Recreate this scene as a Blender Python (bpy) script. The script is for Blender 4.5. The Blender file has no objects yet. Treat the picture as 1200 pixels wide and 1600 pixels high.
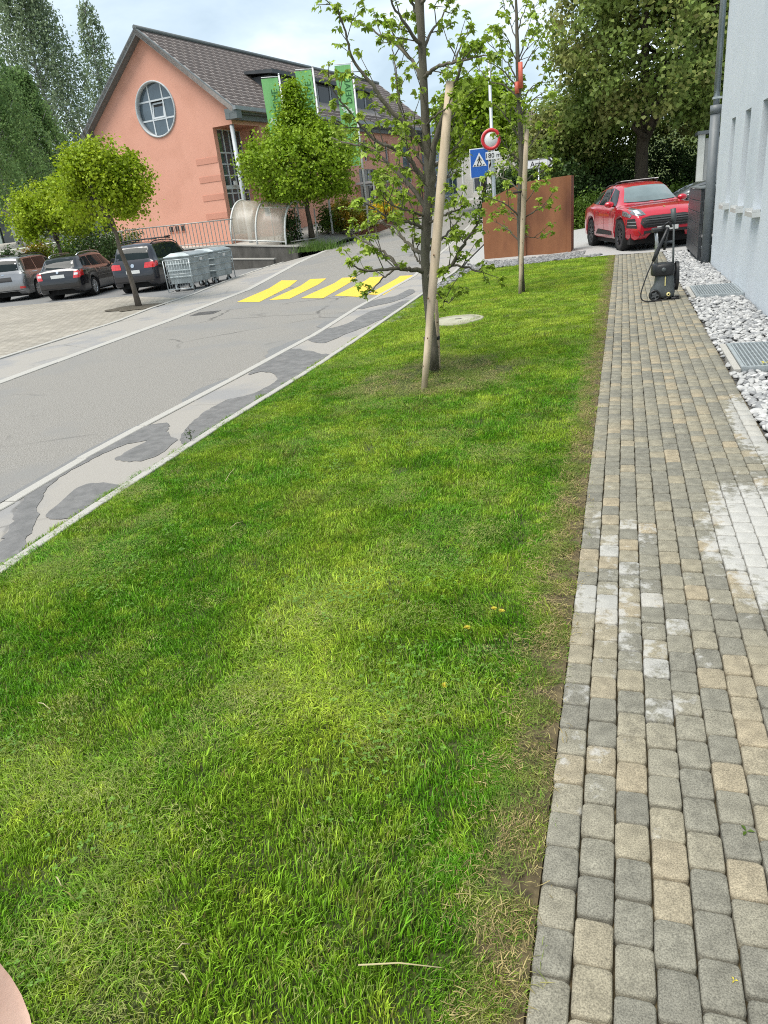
import bpy, bmesh, math, random
import numpy as np
from mathutils import Vector, Matrix
from mathutils.bvhtree import BVHTree

random.seed(7)
RNG = np.random.default_rng(11)
SC = bpy.context.scene
COL = SC.collection
R = math.radians

# ------------------------------------------------------------------ camera, world, sun, exposure
CAM_H = 1.65
PSI, PITCH, ROLL = R(-19.62), R(22.95), R(-6.4)
FPX = 1110.0
FW = Vector((math.sin(PSI) * math.cos(PITCH), math.cos(PSI) * math.cos(PITCH), -math.sin(PITCH)))
_r0 = Vector((math.cos(PSI), -math.sin(PSI), 0))
_u0 = _r0.cross(FW)
RT = math.cos(ROLL) * _r0 + math.sin(ROLL) * _u0
UP = -math.sin(ROLL) * _r0 + math.cos(ROLL) * _u0
EYE = Vector((0, 0, CAM_H))
cd = bpy.data.cameras.new('camera')
cam = bpy.data.objects.new('camera', cd)
COL.objects.link(cam)
cam.matrix_world = Matrix(((RT.x, UP.x, -FW.x, 0), (RT.y, UP.y, -FW.y, 0), (RT.z, UP.z, -FW.z, CAM_H), (0, 0, 0, 1)))
cd.sensor_fit = 'HORIZONTAL'
cd.sensor_width = 36
cd.lens = FPX / 1200 * 36
cd.clip_start = 0.02
cd.clip_end = 3000
SC.camera = cam

SUN_EL, SUN_AZ = R(65), R(216)          # azimuth clockwise from +y
world = bpy.data.worlds.new('World')
SC.world = world
world.use_nodes = True
_wt = world.node_tree
_wt.nodes.clear()


def _n(t, kind, **kw):
    nd = t.nodes.new(kind)
    for k, v in kw.items():
        setattr(nd, k, v)
    return nd


def build_world():
    t = _wt
    L = t.links.new
    sky = _n(t, 'ShaderNodeTexSky', sky_type='NISHITA', sun_disc=False)
    sky.sun_elevation = SUN_EL
    sky.sun_rotation = SUN_AZ
    tc = _n(t, 'ShaderNodeTexCoord')
    sep = _n(t, 'ShaderNodeSeparateXYZ')
    L(tc.outputs['Generated'], sep.inputs[0])
    za = _n(t, 'ShaderNodeMath', operation='MAXIMUM')
    L(sep.outputs['Z'], za.inputs[0]); za.inputs[1].default_value = 0.0
    zb = _n(t, 'ShaderNodeMath', operation='ADD')
    L(za.outputs[0], zb.inputs[0]); zb.inputs[1].default_value = 0.22
    dv = _n(t, 'ShaderNodeVectorMath', operation='SCALE')
    inv = _n(t, 'ShaderNodeMath', operation='DIVIDE')
    inv.inputs[0].default_value = 1.0
    L(zb.outputs[0], inv.inputs[1])
    L(tc.outputs['Generated'], dv.inputs[0]); L(inv.outputs[0], dv.inputs['Scale'])
    no = _n(t, 'ShaderNodeTexNoise')
    no.inputs['Scale'].default_value = 1.7
    no.inputs['Detail'].default_value = 7
    no.inputs['Roughness'].default_value = 0.52
    no.inputs['Distortion'].default_value = 0.35
    L(dv.outputs[0], no.inputs['Vector'])
    ramp = _n(t, 'ShaderNodeValToRGB')
    e = ramp.color_ramp.elements
    e[0].position, e[0].color = 0.36, (1.95, 2.40, 2.75, 1)
    e[1].position, e[1].color = 0.70, (4.1, 4.25, 4.35, 1)
    m = e.new(0.52); m.color = (2.65, 3.1, 3.4, 1)
    L(no.outputs['Fac'], ramp.inputs['Fac'])
    mix = _n(t, 'ShaderNodeMix', data_type='RGBA')
    mix.inputs['Factor'].default_value = 0.88
    L(sky.outputs[0], mix.inputs['A']); L(ramp.outputs['Color'], mix.inputs['B'])
    bg = _n(t, 'ShaderNodeBackground')
    bg.inputs['Strength'].default_value = 0.1
    L(mix.outputs['Result'], bg.inputs['Color'])
    out = _n(t, 'ShaderNodeOutputWorld')
    L(bg.outputs[0], out.inputs['Surface'])


build_world()
sd = bpy.data.lights.new('sun', 'SUN')
sd.energy = 1.5
sd.angle = R(38)
sd.color = (1.0, 0.95, 0.87)
sun = bpy.data.objects.new('sun', sd)
COL.objects.link(sun)
_sdir = Vector((math.sin(SUN_AZ) * math.cos(SUN_EL), math.cos(SUN_AZ) * math.cos(SUN_EL), math.sin(SUN_EL)))
sun.rotation_euler = (-_sdir).to_track_quat('-Z', 'Y').to_euler()
sun.location = _sdir * 60
SC.cycles.use_denoising = False
SC.cycles.filter_width = 1.05
SC.view_settings.view_transform = 'Standard'
SC.view_settings.look = 'None'
SC.view_settings.gamma = 1.0
SC.view_settings.use_curve_mapping = False
SC.view_settings.exposure = 1.62


# ------------------------------------------------------------------ surveying: photo point -> place on the terrain
def ray(px, py):
    return (FW * FPX + RT * (px - 600) - UP * (py - 800)).normalized()


def T(x, y):
    """height of the terrain"""
    if x < -4.2:
        z = -0.15
    elif x > -0.3:
        z = 0.0
    else:
        z = -0.15 * (-0.3 - x) / 3.9
    if y > 20:
        k = (0.05 * max(0.0, min(1.0, (x + 15) / 3.5))) if x < -4.2 else (0.01 if x > -3 else 0.01 + 0.04 * (-3 - x) / 1.2)
        z += k * (min(y, 60) - 20)
    return z


def P(px, py, off=0.0):
    """where the photo's point lies on the terrain"""
    d = ray(px, py)
    z = 0.0
    for _ in range(25):
        t = (z + off - CAM_H) / d.z
        p = EYE + d * t
        z = T(p.x, p.y)
    return Vector((p.x, p.y, z + off))


def AZ(px, py, z):
    d = ray(px, py)
    return EYE + d * ((z - CAM_H) / d.z)


def AD(px, py, dist):
    d = ray(px, py)
    return EYE + d * (dist / math.hypot(d.x, d.y))


def AY(px, py, y):
    d = ray(px, py)
    return EYE + d * (y / d.y)


# ------------------------------------------------------------------ materials
MATS = {}


def mat(name, c1, c2=None, scale=6.0, rough=0.7, bump=0.0, bscale=None, metal=0.0, detail=6, coat=0.0, lo=0.35, hi=0.65, trans=0.0,
        island=0.0, spec=0.5, world_space=False, rough2=None, stretch=None, alpha=None, c3=None, c3scale=0.5, c3lo=0.5, c3hi=0.65):
    if name in MATS:
        return MATS[name]
    m = bpy.data.materials.new(name)
    m.use_nodes = True
    t = m.node_tree
    L = t.links.new
    b = t.nodes['Principled BSDF']
    b.inputs['Roughness'].default_value = rough
    b.inputs['Metallic'].default_value = metal
    b.inputs['Specular IOR Level'].default_value = spec
    b.inputs['Coat Weight'].default_value = coat
    b.inputs['Coat Roughness'].default_value = 0.05
    c2 = c2 or tuple(min(1, v * 1.18) for v in c1)
    if world_space:
        g = _n(t, 'ShaderNodeNewGeometry')
        vec = g.outputs['Position']
    else:
        tc = _n(t, 'ShaderNodeTexCoord')
        vec = tc.outputs['Object']
    if stretch:
        mp = _n(t, 'ShaderNodeMapping')
        mp.inputs['Scale'].default_value = stretch
        L(vec, mp.inputs['Vector'])
        vec = mp.outputs[0]
    no = _n(t, 'ShaderNodeTexNoise')
    no.inputs['Scale'].default_value = scale
    no.inputs['Detail'].default_value = detail
    no.inputs['Roughness'].default_value = 0.62
    L(vec, no.inputs['Vector'])
    rp = _n(t, 'ShaderNodeValToRGB')
    e = rp.color_ramp.elements
    e[0].position, e[0].color = lo, (*c1, 1)
    e[1].position, e[1].color = hi, (*c2, 1)
    L(no.outputs['Fac'], rp.inputs['Fac'])
    col = rp.outputs['Color']
    if c3:
        n3 = _n(t, 'ShaderNodeTexNoise')
        n3.inputs['Scale'].default_value = c3scale
        n3.inputs['Detail'].default_value = 5
        L(vec, n3.inputs['Vector'])
        r3 = _n(t, 'ShaderNodeValToRGB')
        r3.color_ramp.elements[0].position = c3lo
        r3.color_ramp.elements[1].position = c3hi
        L(n3.outputs['Fac'], r3.inputs['Fac'])
        mx = _n(t, 'ShaderNodeMix', data_type='RGBA')
        L(r3.outputs['Color'], mx.inputs['Factor']); L(col, mx.inputs['A'])
        mx.inputs['B'].default_value = (*c3, 1)
        col = mx.outputs['Result']
    if island:
        g2 = _n(t, 'ShaderNodeNewGeometry')
        mr = _n(t, 'ShaderNodeMapRange')
        mr.inputs['To Min'].default_value = 1 - island
        mr.inputs['To Max'].default_value = 1 + island
        L(g2.outputs['Random Per Island'], mr.inputs['Value'])
        sc = _n(t, 'ShaderNodeVectorMath', operation='SCALE')
        L(col, sc.inputs[0]); L(mr.outputs[0], sc.inputs['Scale'])
        col = sc.outputs[0]
    L(col, b.inputs['Base Color'])
    if rough2 is not None:
        mr = _n(t, 'ShaderNodeMapRange')
        mr.inputs['To Min'].default_value = rough
        mr.inputs['To Max'].default_value = rough2
        L(no.outputs['Fac'], mr.inputs['Value'])
        L(mr.outputs[0], b.inputs['Roughness'])
    if bump:
        nb = _n(t, 'ShaderNodeTexNoise')
        nb.inputs['Scale'].default_value = bscale or scale * 4
        nb.inputs['Detail'].default_value = 4
        L(vec, nb.inputs['Vector'])
        bp = _n(t, 'ShaderNodeBump')
        bp.inputs['Strength'].default_value = min(1.0, bump)
        bp.inputs['Distance'].default_value = 0.01
        L(nb.outputs['Fac'], bp.inputs['Height'])
        L(bp.outputs[0], b.inputs['Normal'])
    if trans:
        tr = _n(t, 'ShaderNodeBsdfTranslucent')
        L(col, tr.inputs['Color'])
        ms = _n(t, 'ShaderNodeMixShader')
        ms.inputs['Fac'].default_value = trans
        L(b.outputs[0], ms.inputs[1]); L(tr.outputs[0], ms.inputs[2])
        L(ms.outputs[0], t.nodes['Material Output'].inputs['Surface'])
    if alpha is not None:
        b.inputs['Alpha'].default_value = alpha
    MATS[name] = m
    return m


def glass(name, tint, rough=0.04):
    """dark vehicle / window glass: opaque tint under a sharp reflection"""
    return mat(name, tint, tuple(v * 1.5 for v in tint), scale=1.5, rough=rough, spec=0.9, coat=0.6)


# ------------------------------------------------------------------ mesh builder
class MB:
    def __init__(self):
        self.v, self.f, self.mi, self.sm = [], [], [], []
        self.mats = []

    def m(self, material):
        if material not in self.mats:
            self.mats.append(material)
        return self.mats.index(material)

    def add(self, verts, faces, mi=0, smooth=False):
        b = len(self.v)
        self.v += [tuple(p) for p in verts]
        for f in faces:
            self.f.append([i + b for i in f]); self.mi.append(mi); self.sm.append(smooth)
        return self

    def box(self, lo, hi, mi=0, M=None, bevel=0.0):
        x0, y0, z0 = lo; x1, y1, z1 = hi
        if bevel:
            b = bevel
            vs, fs = [], []
            for z, e in ((z0, b), (z0 + b, 0), (z1 - b, 0), (z1, b)):
                xs = [(x0 + b + e * .4, y0 + e), (x1 - b - e * .4, y0 + e), (x1 - e, y0 + b + e * .4), (x1 - e, y1 - b - e * .4),
                      (x1 - b - e * .4, y1 - e), (x0 + b + e * .4, y1 - e), (x0 + e, y1 - b - e * .4), (x0 + e, y0 + b + e * .4)]
                vs += [(x, y, z) for x, y in xs]
            for k in range(3):
                for i in range(8):
                    j = (i + 1) % 8
                    fs.append([k * 8 + i, k * 8 + j, k * 8 + 8 + j, k * 8 + 8 + i])
            fs.append(list(range(7, -1, -1))); fs.append([24 + i for i in range(8)])
        else:
            vs = [(x0, y0, z0), (x1, y0, z0), (x1, y1, z0), (x0, y1, z0), (x0, y0, z1), (x1, y0, z1), (x1, y1, z1), (x0, y1, z1)]
            fs = [[3, 2, 1, 0], [4, 5, 6, 7], [0, 1, 5, 4], [1, 2, 6, 5], [2, 3, 7, 6], [3, 0, 4, 7]]
        if M is not None:
            vs = [M @ Vector(p) for p in vs]
        return self.add(vs, fs, mi)

    def tube(self, pts, rad, n=8, mi=0, cap=True, smooth=True):
        pts = [Vector(p) for p in pts]
        if not hasattr(rad, '__len__'):
            rad = [rad] * len(pts)
        vs, fs = [], []
        ref = None
        for i, p in enumerate(pts):
            d = (pts[min(i + 1, len(pts) - 1)] - pts[max(i - 1, 0)])
            d = d.normalized() if d.length > 1e-9 else Vector((0, 0, 1))
            if ref is None:
                a = Vector((0, 0, 1)) if abs(d.z) < .9 else Vector((1, 0, 0))
                ref = d.cross(a).normalized()
            else:
                ref = (ref - d * ref.dot(d))
                ref = ref.normalized() if ref.length > 1e-6 else d.orthogonal().normalized()
            q = d.cross(ref)
            for k in range(n):
                a = 2 * math.pi * k / n
                vs.append(p + (ref * math.cos(a) + q * math.sin(a)) * rad[i])
        for i in range(len(pts) - 1):
            for k in range(n):
                j = (k + 1) % n
                fs.append([i * n + k, i * n + j, (i + 1) * n + j, (i + 1) * n + k])
        self.add(vs, fs, mi, smooth)
        if cap:
            b = len(self.v) - len(vs)
            self.f.append([b + k for k in range(n - 1, -1, -1)]); self.mi.append(mi); self.sm.append(False)
            e = b + (len(pts) - 1) * n
            self.f.append([e + k for k in range(n)]); self.mi.append(mi); self.sm.append(False)
        return self

    def lathe(self, prof, n=24, M=None, mi=0, smooth=True, closed=False):
        """prof: (radius, height) along z"""
        vs, fs = [], []
        for r, z in prof:
            for k in range(n):
                a = 2 * math.pi * k / n
                vs.append(Vector((r * math.cos(a), r * math.sin(a), z)))
        m = len(prof)
        for i in range(m if closed else m - 1):
            for k in range(n):
                j = (k + 1) % n
                i2 = (i + 1) % m
                fs.append([i * n + k, i * n + j, i2 * n + j, i2 * n + k])
        if not closed:
            fs.append([k for k in range(n - 1, -1, -1)]); fs.append([(m - 1) * n + k for k in range(n)])
        if M is not None:
            vs = [M @ v for v in vs]
        return self.add(vs, fs, mi, smooth)

    def prism(self, poly, axis_vec, mi=0):
        """poly: 3d points (planar), extruded by axis_vec"""
        a = Vector(axis_vec)
        n = len(poly)
        vs = [Vector(p) for p in poly] + [Vector(p) + a for p in poly]
        fs = [list(range(n - 1, -1, -1)), [n + i for i in range(n)]]
        for i in range(n):
            j = (i + 1) % n
            fs.append([i, j, n + j, n + i])
        return self.add(vs, fs, mi)

    def mesh(self, name, mats, smooth=None, fix=True):
        me = bpy.data.meshes.new(name)
        me.from_pydata(self.v, [], self.f)
        if not isinstance(mats, (list, tuple)):
            mats = [mats]
        for x in mats:
            me.materials.append(x)
        me.polygons.foreach_set('material_index', self.mi)
        me.polygons.foreach_set('use_smooth', [bool(s) if smooth is None else smooth for s in self.sm])
        if fix:
            bm = bmesh.new(); bm.from_mesh(me)
            bmesh.ops.recalc_face_normals(bm, faces=bm.faces)
            bm.to_mesh(me); bm.free()
        me.update()
        return me

    def build(self, name, mats, parent=None, smooth=None, fix=True):
        return link(name, self.mesh(name, mats, smooth, fix), parent)


def link(name, me, parent=None):
    o = bpy.data.objects.new(name, me)
    COL.objects.link(o)
    if parent is not None:
        o.parent = parent
    return o


def np_mesh(name, V, F, material, smooth=False):
    """V (n,3), F (m,k) numpy -> mesh"""
    me = bpy.data.meshes.new(name)
    V = np.asarray(V, np.float32); F = np.asarray(F, np.int32)
    me.vertices.add(len(V)); me.vertices.foreach_set('co', V.ravel())
    me.loops.add(F.size); me.loops.foreach_set('vertex_index', F.ravel())
    me.polygons.add(len(F))
    me.polygons.foreach_set('loop_start', np.arange(0, F.size, F.shape[1], dtype=np.int32))
    if smooth:
        me.polygons.foreach_set('use_smooth', np.ones(len(F), bool))
    if material:
        me.materials.append(material)
    me.update(calc_edges=True)
    return me


def thing(name, label, cat, loc=(0, 0, 0), rz=0.0, group=None):
    o = bpy.data.objects.new(name, None)
    o.empty_display_size = 0.2
    COL.objects.link(o)
    o.location = loc
    o.rotation_euler = (0, 0, rz)
    return tag(o, label, cat, group)


def tag(o, label, cat, group=None):
    o['label'] = label
    o['category'] = cat
    if group:
        o['group'] = group
    return o


def struct(o, label=None, cat=None):
    o['kind'] = 'structure'
    if label:
        o['label'] = label
    if cat:
        o['category'] = cat
    return o


def stuff(o, label=None, cat=None):
    o['kind'] = 'stuff'
    if label:
        o['label'] = label
    if cat:
        o['category'] = cat
    return o


def copy_tree(o, parent=None):
    c = o.copy()
    COL.objects.link(c)
    c.parent = parent
    for ch in o.children:
        copy_tree(ch, c)
    return c


def smooth_loop(pts, k=5):
    out = []
    n = len(pts)
    for i in range(n):
        p0, p1, p2, p3 = (Vector(pts[(i + j - 1) % n]) for j in range(4))
        for s in range(k):
            t = s / k
            out.append(0.5 * ((2 * p1) + (p2 - p0) * t + (2 * p0 - 5 * p1 + 4 * p2 - p3) * t * t + (3 * p1 - p0 - 3 * p2 + p3) * t ** 3))
    return out


def drape(name, poly, off, material, zf=None, step=1.0, parent=None):
    """a sheet over the terrain: flat polygon cut along a one metre grid, then lifted to the terrain's height"""
    zf = zf or T
    bm = bmesh.new()
    bm.faces.new([bm.verts.new((p[0], p[1], 0)) for p in poly])
    xs = [p[0] for p in poly]; ys = [p[1] for p in poly]
    for ax, lo, hi in ((0, min(xs), max(xs)), (1, min(ys), max(ys))):
        c = math.ceil(lo / step) * step
        while c < hi:
            co = [0, 0, 0]; no = [0, 0, 0]; co[ax] = c; no[ax] = 1
            bmesh.ops.bisect_plane(bm, geom=bm.verts[:] + bm.edges[:] + bm.faces[:], plane_co=co, plane_no=no, dist=1e-5)
            c += step
    bmesh.ops.triangulate(bm, faces=bm.faces[:])
    for v in bm.verts:
        v.co.z = zf(v.co.x, v.co.y) + off
    bmesh.ops.recalc_face_normals(bm, faces=bm.faces)
    for f in bm.faces:
        if f.normal.z < 0:
            f.normal_flip()
    me = bpy.data.meshes.new(name)
    bm.to_mesh(me); bm.free()
    me.materials.append(material)
    return link(name, me, parent)


def scatter(name, variants, pts, rot, scl, idx, label, cat=None):
    """one stuff object that repeats small meshes over many points"""
    col = bpy.data.collections.new(name + '_pieces')
    for i, me in enumerate(variants):
        o = bpy.data.objects.new('%s_piece_%02d' % (name, i), me)
        col.objects.link(o)
    me = bpy.data.meshes.new(name)
    n = len(pts)
    me.vertices.add(n)
    me.vertices.foreach_set('co', np.asarray(pts, np.float32).ravel())
    for an, ty, key, dat in (('rot', 'FLOAT_VECTOR', 'vector', rot), ('scl', 'FLOAT_VECTOR', 'vector', scl), ('idx', 'INT', 'value', idx)):
        a = me.attributes.new(an, ty, 'POINT')
        a.data.foreach_set(key, np.asarray(dat, np.int32 if ty == 'INT' else np.float32).ravel())
    o = link(name, me)
    ng = bpy.data.node_groups.new(name, 'GeometryNodeTree')
    ng.interface.new_socket('Geometry', in_out='INPUT', socket_type='NodeSocketGeometry')
    ng.interface.new_socket('Geometry', in_out='OUTPUT', socket_type='NodeSocketGeometry')
    gi = ng.nodes.new('NodeGroupInput'); go = ng.nodes.new('NodeGroupOutput')
    ip = ng.nodes.new('GeometryNodeInstanceOnPoints')
    ci = ng.nodes.new('GeometryNodeCollectionInfo')
    ci.inputs['Collection'].default_value = col
    ci.inputs['Separate Children'].default_value = True
    ci.inputs['Reset Children'].default_value = True
    L = ng.links.new
    L(gi.outputs[0], ip.inputs['Points'])
    L(ci.outputs[0], ip.inputs['Instance'])
    ip.inputs['Pick Instance'].default_value = True

    def na(nm, ty):
        x = ng.nodes.new('GeometryNodeInputNamedAttribute')
        x.data_type = ty
        x.inputs['Name'].default_value = nm
        return x.outputs['Attribute']
    L(na('idx', 'INT'), ip.inputs['Instance Index'])
    er = ng.nodes.new('FunctionNodeEulerToRotation')
    L(na('rot', 'FLOAT_VECTOR'), er.inputs[0])
    L(er.outputs[0], ip.inputs['Rotation'])
    L(na('scl', 'FLOAT_VECTOR'), ip.inputs['Scale'])
    L(ip.outputs[0], go.inputs[0])
    md = o.modifiers.new('pieces', 'NODES')
    md.node_group = ng
    stuff(o, label, cat)
    return o


def text_mesh(s, size, depth, material):
    cu = bpy.data.curves.new('lettering', 'FONT')
    cu.body = s
    cu.size = size
    cu.extrude = depth
    cu.align_x = 'CENTER'; cu.align_y = 'CENTER'
    cu.resolution_u = 3
    o = bpy.data.objects.new('lettering', cu)
    COL.objects.link(o)
    dg = bpy.context.evaluated_depsgraph_get()
    me = bpy.data.meshes.new_from_object(o.evaluated_get(dg))
    bpy.data.objects.remove(o)
    me.materials.clear(); me.materials.append(material)
    return me


def inpoly(x, y, poly):
    c = False
    n = len(poly)
    for i in range(n):
        x0, y0 = poly[i][0], poly[i][1]; x1, y1 = poly[(i + 1) % n][0], poly[(i + 1) % n][1]
        if (y0 > y) != (y1 > y) and x < (x1 - x0) * (y - y0) / (y1 - y0) + x0:
            c = not c
    return c
# ------------------------------------------------------------------ ground, road, pavements
M_asph = mat('asphalt', (0.155, 0.145, 0.128), (0.295, 0.28, 0.255), scale=85, rough=0.9, bump=0.4, bscale=120, detail=2, lo=.40, hi=.60, world_space=True,
             c3=(0.205, 0.2, 0.19), c3scale=0.5, c3lo=.5, c3hi=.62)
M_walk = mat('walkway_asphalt', (0.27, 0.252, 0.226), (0.34, 0.32, 0.288), scale=140, rough=0.85, bump=0.2, bscale=300, detail=3, world_space=True,
             c3=(0.25, 0.245, 0.24), c3scale=0.9, c3lo=.5, c3hi=.6)
M_wet = mat('wet_asphalt', (0.115, 0.112, 0.108), (0.175, 0.17, 0.165), scale=9, rough=0.5, rough2=.75, bump=0.3, bscale=140, detail=8, world_space=True, c3=(.22, .212, .2), c3scale=4, c3lo=.62, c3hi=.78)
M_dark_asph = mat('dark_asphalt', (0.15, 0.15, 0.15), (0.21, 0.21, 0.205), scale=90, rough=0.9, bump=.2, world_space=True)
M_kerb = mat('kerb_granite', (0.33, 0.318, 0.29), (0.44, 0.425, 0.39), scale=90, rough=0.85, bump=0.2)
M_soil = mat('soil', (0.055, 0.042, 0.022), (0.14, 0.11, 0.055), scale=25, rough=1, bump=0.6, world_space=True)
M_lawnbase = mat('lawn_soil', (0.025, 0.035, 0.008), (0.06, 0.075, 0.018), scale=14, rough=1, bump=0.6, world_space=True)
M_yellow = mat('yellow_road_paint', (0.62, 0.42, 0.03), (0.72, 0.52, 0.06), scale=40, rough=0.75, bump=.1, world_space=True, c3=(.42, .33, .1), c3scale=30, c3lo=.58, c3hi=.72)
M_conc = mat('concrete', (0.30, 0.29, 0.27), (0.42, 0.41, 0.385), scale=8, rough=0.9, bump=0.2)
M_field = mat('field_green', (0.05, 0.075, 0.02), (0.09, 0.12, 0.035), scale=3, rough=1, bump=.5, world_space=True)


def grid_sheet(name, xs, ys, off, material, zf):
    V = [(x, y, zf(x, y) + off) for y in ys for x in xs]
    nx = len(xs)
    F = [[j * nx + i, j * nx + i + 1, (j + 1) * nx + i + 1, (j + 1) * nx + i] for j in range(len(ys) - 1) for i in range(nx - 1)]
    return link(name, np_mesh(name, V, F, material))


_xs = [-900, -400, -200, -120, -80, -60, -45, -36, -30, -25, -20, -15, -13.25, -11.5, -8, -6, -4.2, -3, -0.3, 2, 6, 12, 20, 40, 80, 200, 400, 900]
_ys = [-400, -100, -30, -10, 0, 5, 10, 15, 20, 25, 30, 35, 40, 45, 50, 60, 80, 150, 400, 1400]
struct(grid_sheet('ground', _xs, _ys, -0.11, M_field, T))

# road: between the flush kerb of the pavement and the pale gutter stones
walk_line = [(-4.05, -6), (-4.5, 3.9), (-4.66, 5.4), (-4.72, 8.2), (-4.87, 11.4), (-5.16, 14.3), (-5.5, 20), (-5.9, 26), (-6.6, 34), (-7.6, 44), (-9, 60)]
lawn_line = [(-3.35, -6), (-3.55, 3.0), (-3.62, 4.0), (-3.70, 6.0), (-3.74, 8.6), (-3.82, 10.4), (-4.12, 15.6), (-4.3, 19), (-4.45, 22.5), (-4.6, 26), (-5.0, 34), (-5.9, 44)]
gut_line = [(-7.3, -6), (-8.45, 5.0), (-8.79, 8.3), (-9.03, 10.1), (-9.59, 14.27), (-10.42, 18.95), (-11.3, 25), (-12.0, 30), (-12.9, 38), (-13.9, 48), (-15, 60)]
park_line = [(-9.2, -6), (-10.6, 7.6), (-10.92, 10.49), (-11.45, 14.65), (-12.12, 17.23), (-12.85, 21.75), (-13.6, 27), (-14.1, 30.2)]


def interp(line, y):
    for (x0, y0), (x1, y1) in zip(line, line[1:]):
        if y0 <= y <= y1:
            return x0 + (x1 - x0) * (y - y0) / (y1 - y0)
    return line[0][0] if y < line[0][1] else line[-1][0]


def offs(line, d):
    return [(x + d, y) for x, y in line]


TR = lambda x, y: T(min(x, -4.3), y)
def add_cracks(m, scale, width, amount):
    """fine wandering cracks and darker seams in a worn surface"""
    t = m.node_tree; L = t.links.new
    b = t.nodes['Principled BSDF']
    src = b.inputs['Base Color'].links[0].from_socket
    g = _n(t, 'ShaderNodeNewGeometry')
    nz = _n(t, 'ShaderNodeTexNoise'); nz.inputs['Scale'].default_value = 2.2; nz.inputs['Detail'].default_value = 5
    L(g.outputs['Position'], nz.inputs['Vector'])
    mx = _n(t, 'ShaderNodeMix', data_type='VECTOR'); mx.inputs['Factor'].default_value = .22
    L(g.outputs['Position'], mx.inputs['A']); L(nz.outputs['Color'], mx.inputs['B'])
    vo = _n(t, 'ShaderNodeTexVoronoi', feature='DISTANCE_TO_EDGE'); vo.inputs['Scale'].default_value = scale
    L(mx.outputs['Result'], vo.inputs['Vector'])
    r = _n(t, 'ShaderNodeMapRange'); r.inputs['From Min'].default_value = width * .3; r.inputs['From Max'].default_value = width
    r.inputs['To Min'].default_value = amount; r.inputs['To Max'].default_value = 0
    L(vo.outputs['Distance'], r.inputs['Value'])
    n2 = _n(t, 'ShaderNodeTexNoise'); n2.inputs['Scale'].default_value = .45; n2.inputs['Detail'].default_value = 3
    L(g.outputs['Position'], n2.inputs['Vector'])
    r2 = _n(t, 'ShaderNodeMapRange'); r2.inputs['From Min'].default_value = .48; r2.inputs['From Max'].default_value = .6
    L(n2.outputs['Fac'], r2.inputs['Value'])
    mu = _n(t, 'ShaderNodeMath', operation='MULTIPLY'); L(r.outputs[0], mu.inputs[0]); L(r2.outputs[0], mu.inputs[1])
    mm = _n(t, 'ShaderNodeMix', data_type='RGBA'); L(mu.outputs[0], mm.inputs['Factor']); L(src, mm.inputs['A'])
    mm.inputs['B'].default_value = (.07, .066, .06, 1)
    L(mm.outputs['Result'], b.inputs['Base Color'])


add_cracks(M_asph, .55, .018, .75)
add_cracks(M_walk, .8, .016, .5)
struct(drape('road', walk_line + gut_line[::-1], -0.004, M_asph, zf=TR, step=2.0))
struct(drape('pavement', [(x, y) for x, y in lawn_line] + [p for p in offs(walk_line, .01) if p[1] < 45][::-1], 0.0,
             M_walk, zf=lambda x, y: TR(x, y), step=2.0))
struct(drape('cycle_strip', gut_line[:8] + [(-13.9, 31.2), (-14.1, 30.2)] + park_line[:-1][::-1], -0.008, M_walk, zf=TR, step=2.0))

# kerb stones, one by one
stone_mesh = {}


def kerb_row(parent_name, line, y0, y1, w, length, top, zf=TR, gap=0.012):
    ys = list(np.arange(y0, y1, 1.0)) + [y1]
    V = [(interp(line, q) + s * w / 2, q, zf(interp(line, q), q) - .035) for q in ys for s in (-1, 1)]
    root = link(parent_name, np_mesh(parent_name, V, [[2 * i, 2 * i + 1, 2 * i + 3, 2 * i + 2] for i in range(len(ys) - 1)], M_soil))
    struct(root)
    key = (w, length)
    if key not in stone_mesh:
        b = MB(); b.box((-w / 2, -(length - gap) / 2, -0.09), (w / 2, (length - gap) / 2, 0), bevel=0.006)
        stone_mesh[key] = b.mesh('kerb_stone', M_kerb)
    y = y0
    while y < y1:
        ym = y + length / 2
        x = interp(line, ym)
        dx = interp(line, ym + .3) - interp(line, ym - .3)
        o = link('kerb_stone', stone_mesh[key], root)
        o.location = (x, ym, zf(x, ym) + top + random.uniform(-.002, .002))
        o.rotation_euler = (math.atan2(zf(x, ym + .3) - zf(x, ym - .3), .6), 0, -math.atan2(dx, .6) + random.uniform(-.004, .004))
        y += length
    return root


kerb_row('pavement_kerb', walk_line, -2, 36, 0.11, 1.0, 0.012)
kerb_row('lawn_kerb', offs(lawn_line, -.02), -2, 22.4, 0.08, 1.0, 0.03)
kerb_row('gutter_stones', offs(gut_line, -.10), 2, 46, 0.20, 0.6, 0.010)
kerb_row('parking_kerb', park_line, 4, 30, 0.12, 1.0, 0.014)


def shade_line(line, y0, y1, d0, d1):
    ys = np.arange(y0, y1 + .01, 1.0)
    return [(interp(line, y) + d0, y) for y in ys] + [(interp(line, y) + d1, y) for y in ys[::-1]]


# wet patches left on the pavement by the washing
def crop3(pts):
    return [tuple(P(x / 2.4, 500 + y / 2.4)[:2]) for x, y in pts]


def ragged(pl, amp=.011):
    out, a_, c_ = [], 0.0, 0.0
    for i, p in enumerate(pl):
        a_ = a_ * .6 + random.gauss(0, amp); c_ = c_ * .6 + random.gauss(0, amp)
        out.append(Vector((p.x + a_ * .8, p.y + c_ * 1.6, 0)))
    return out


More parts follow.
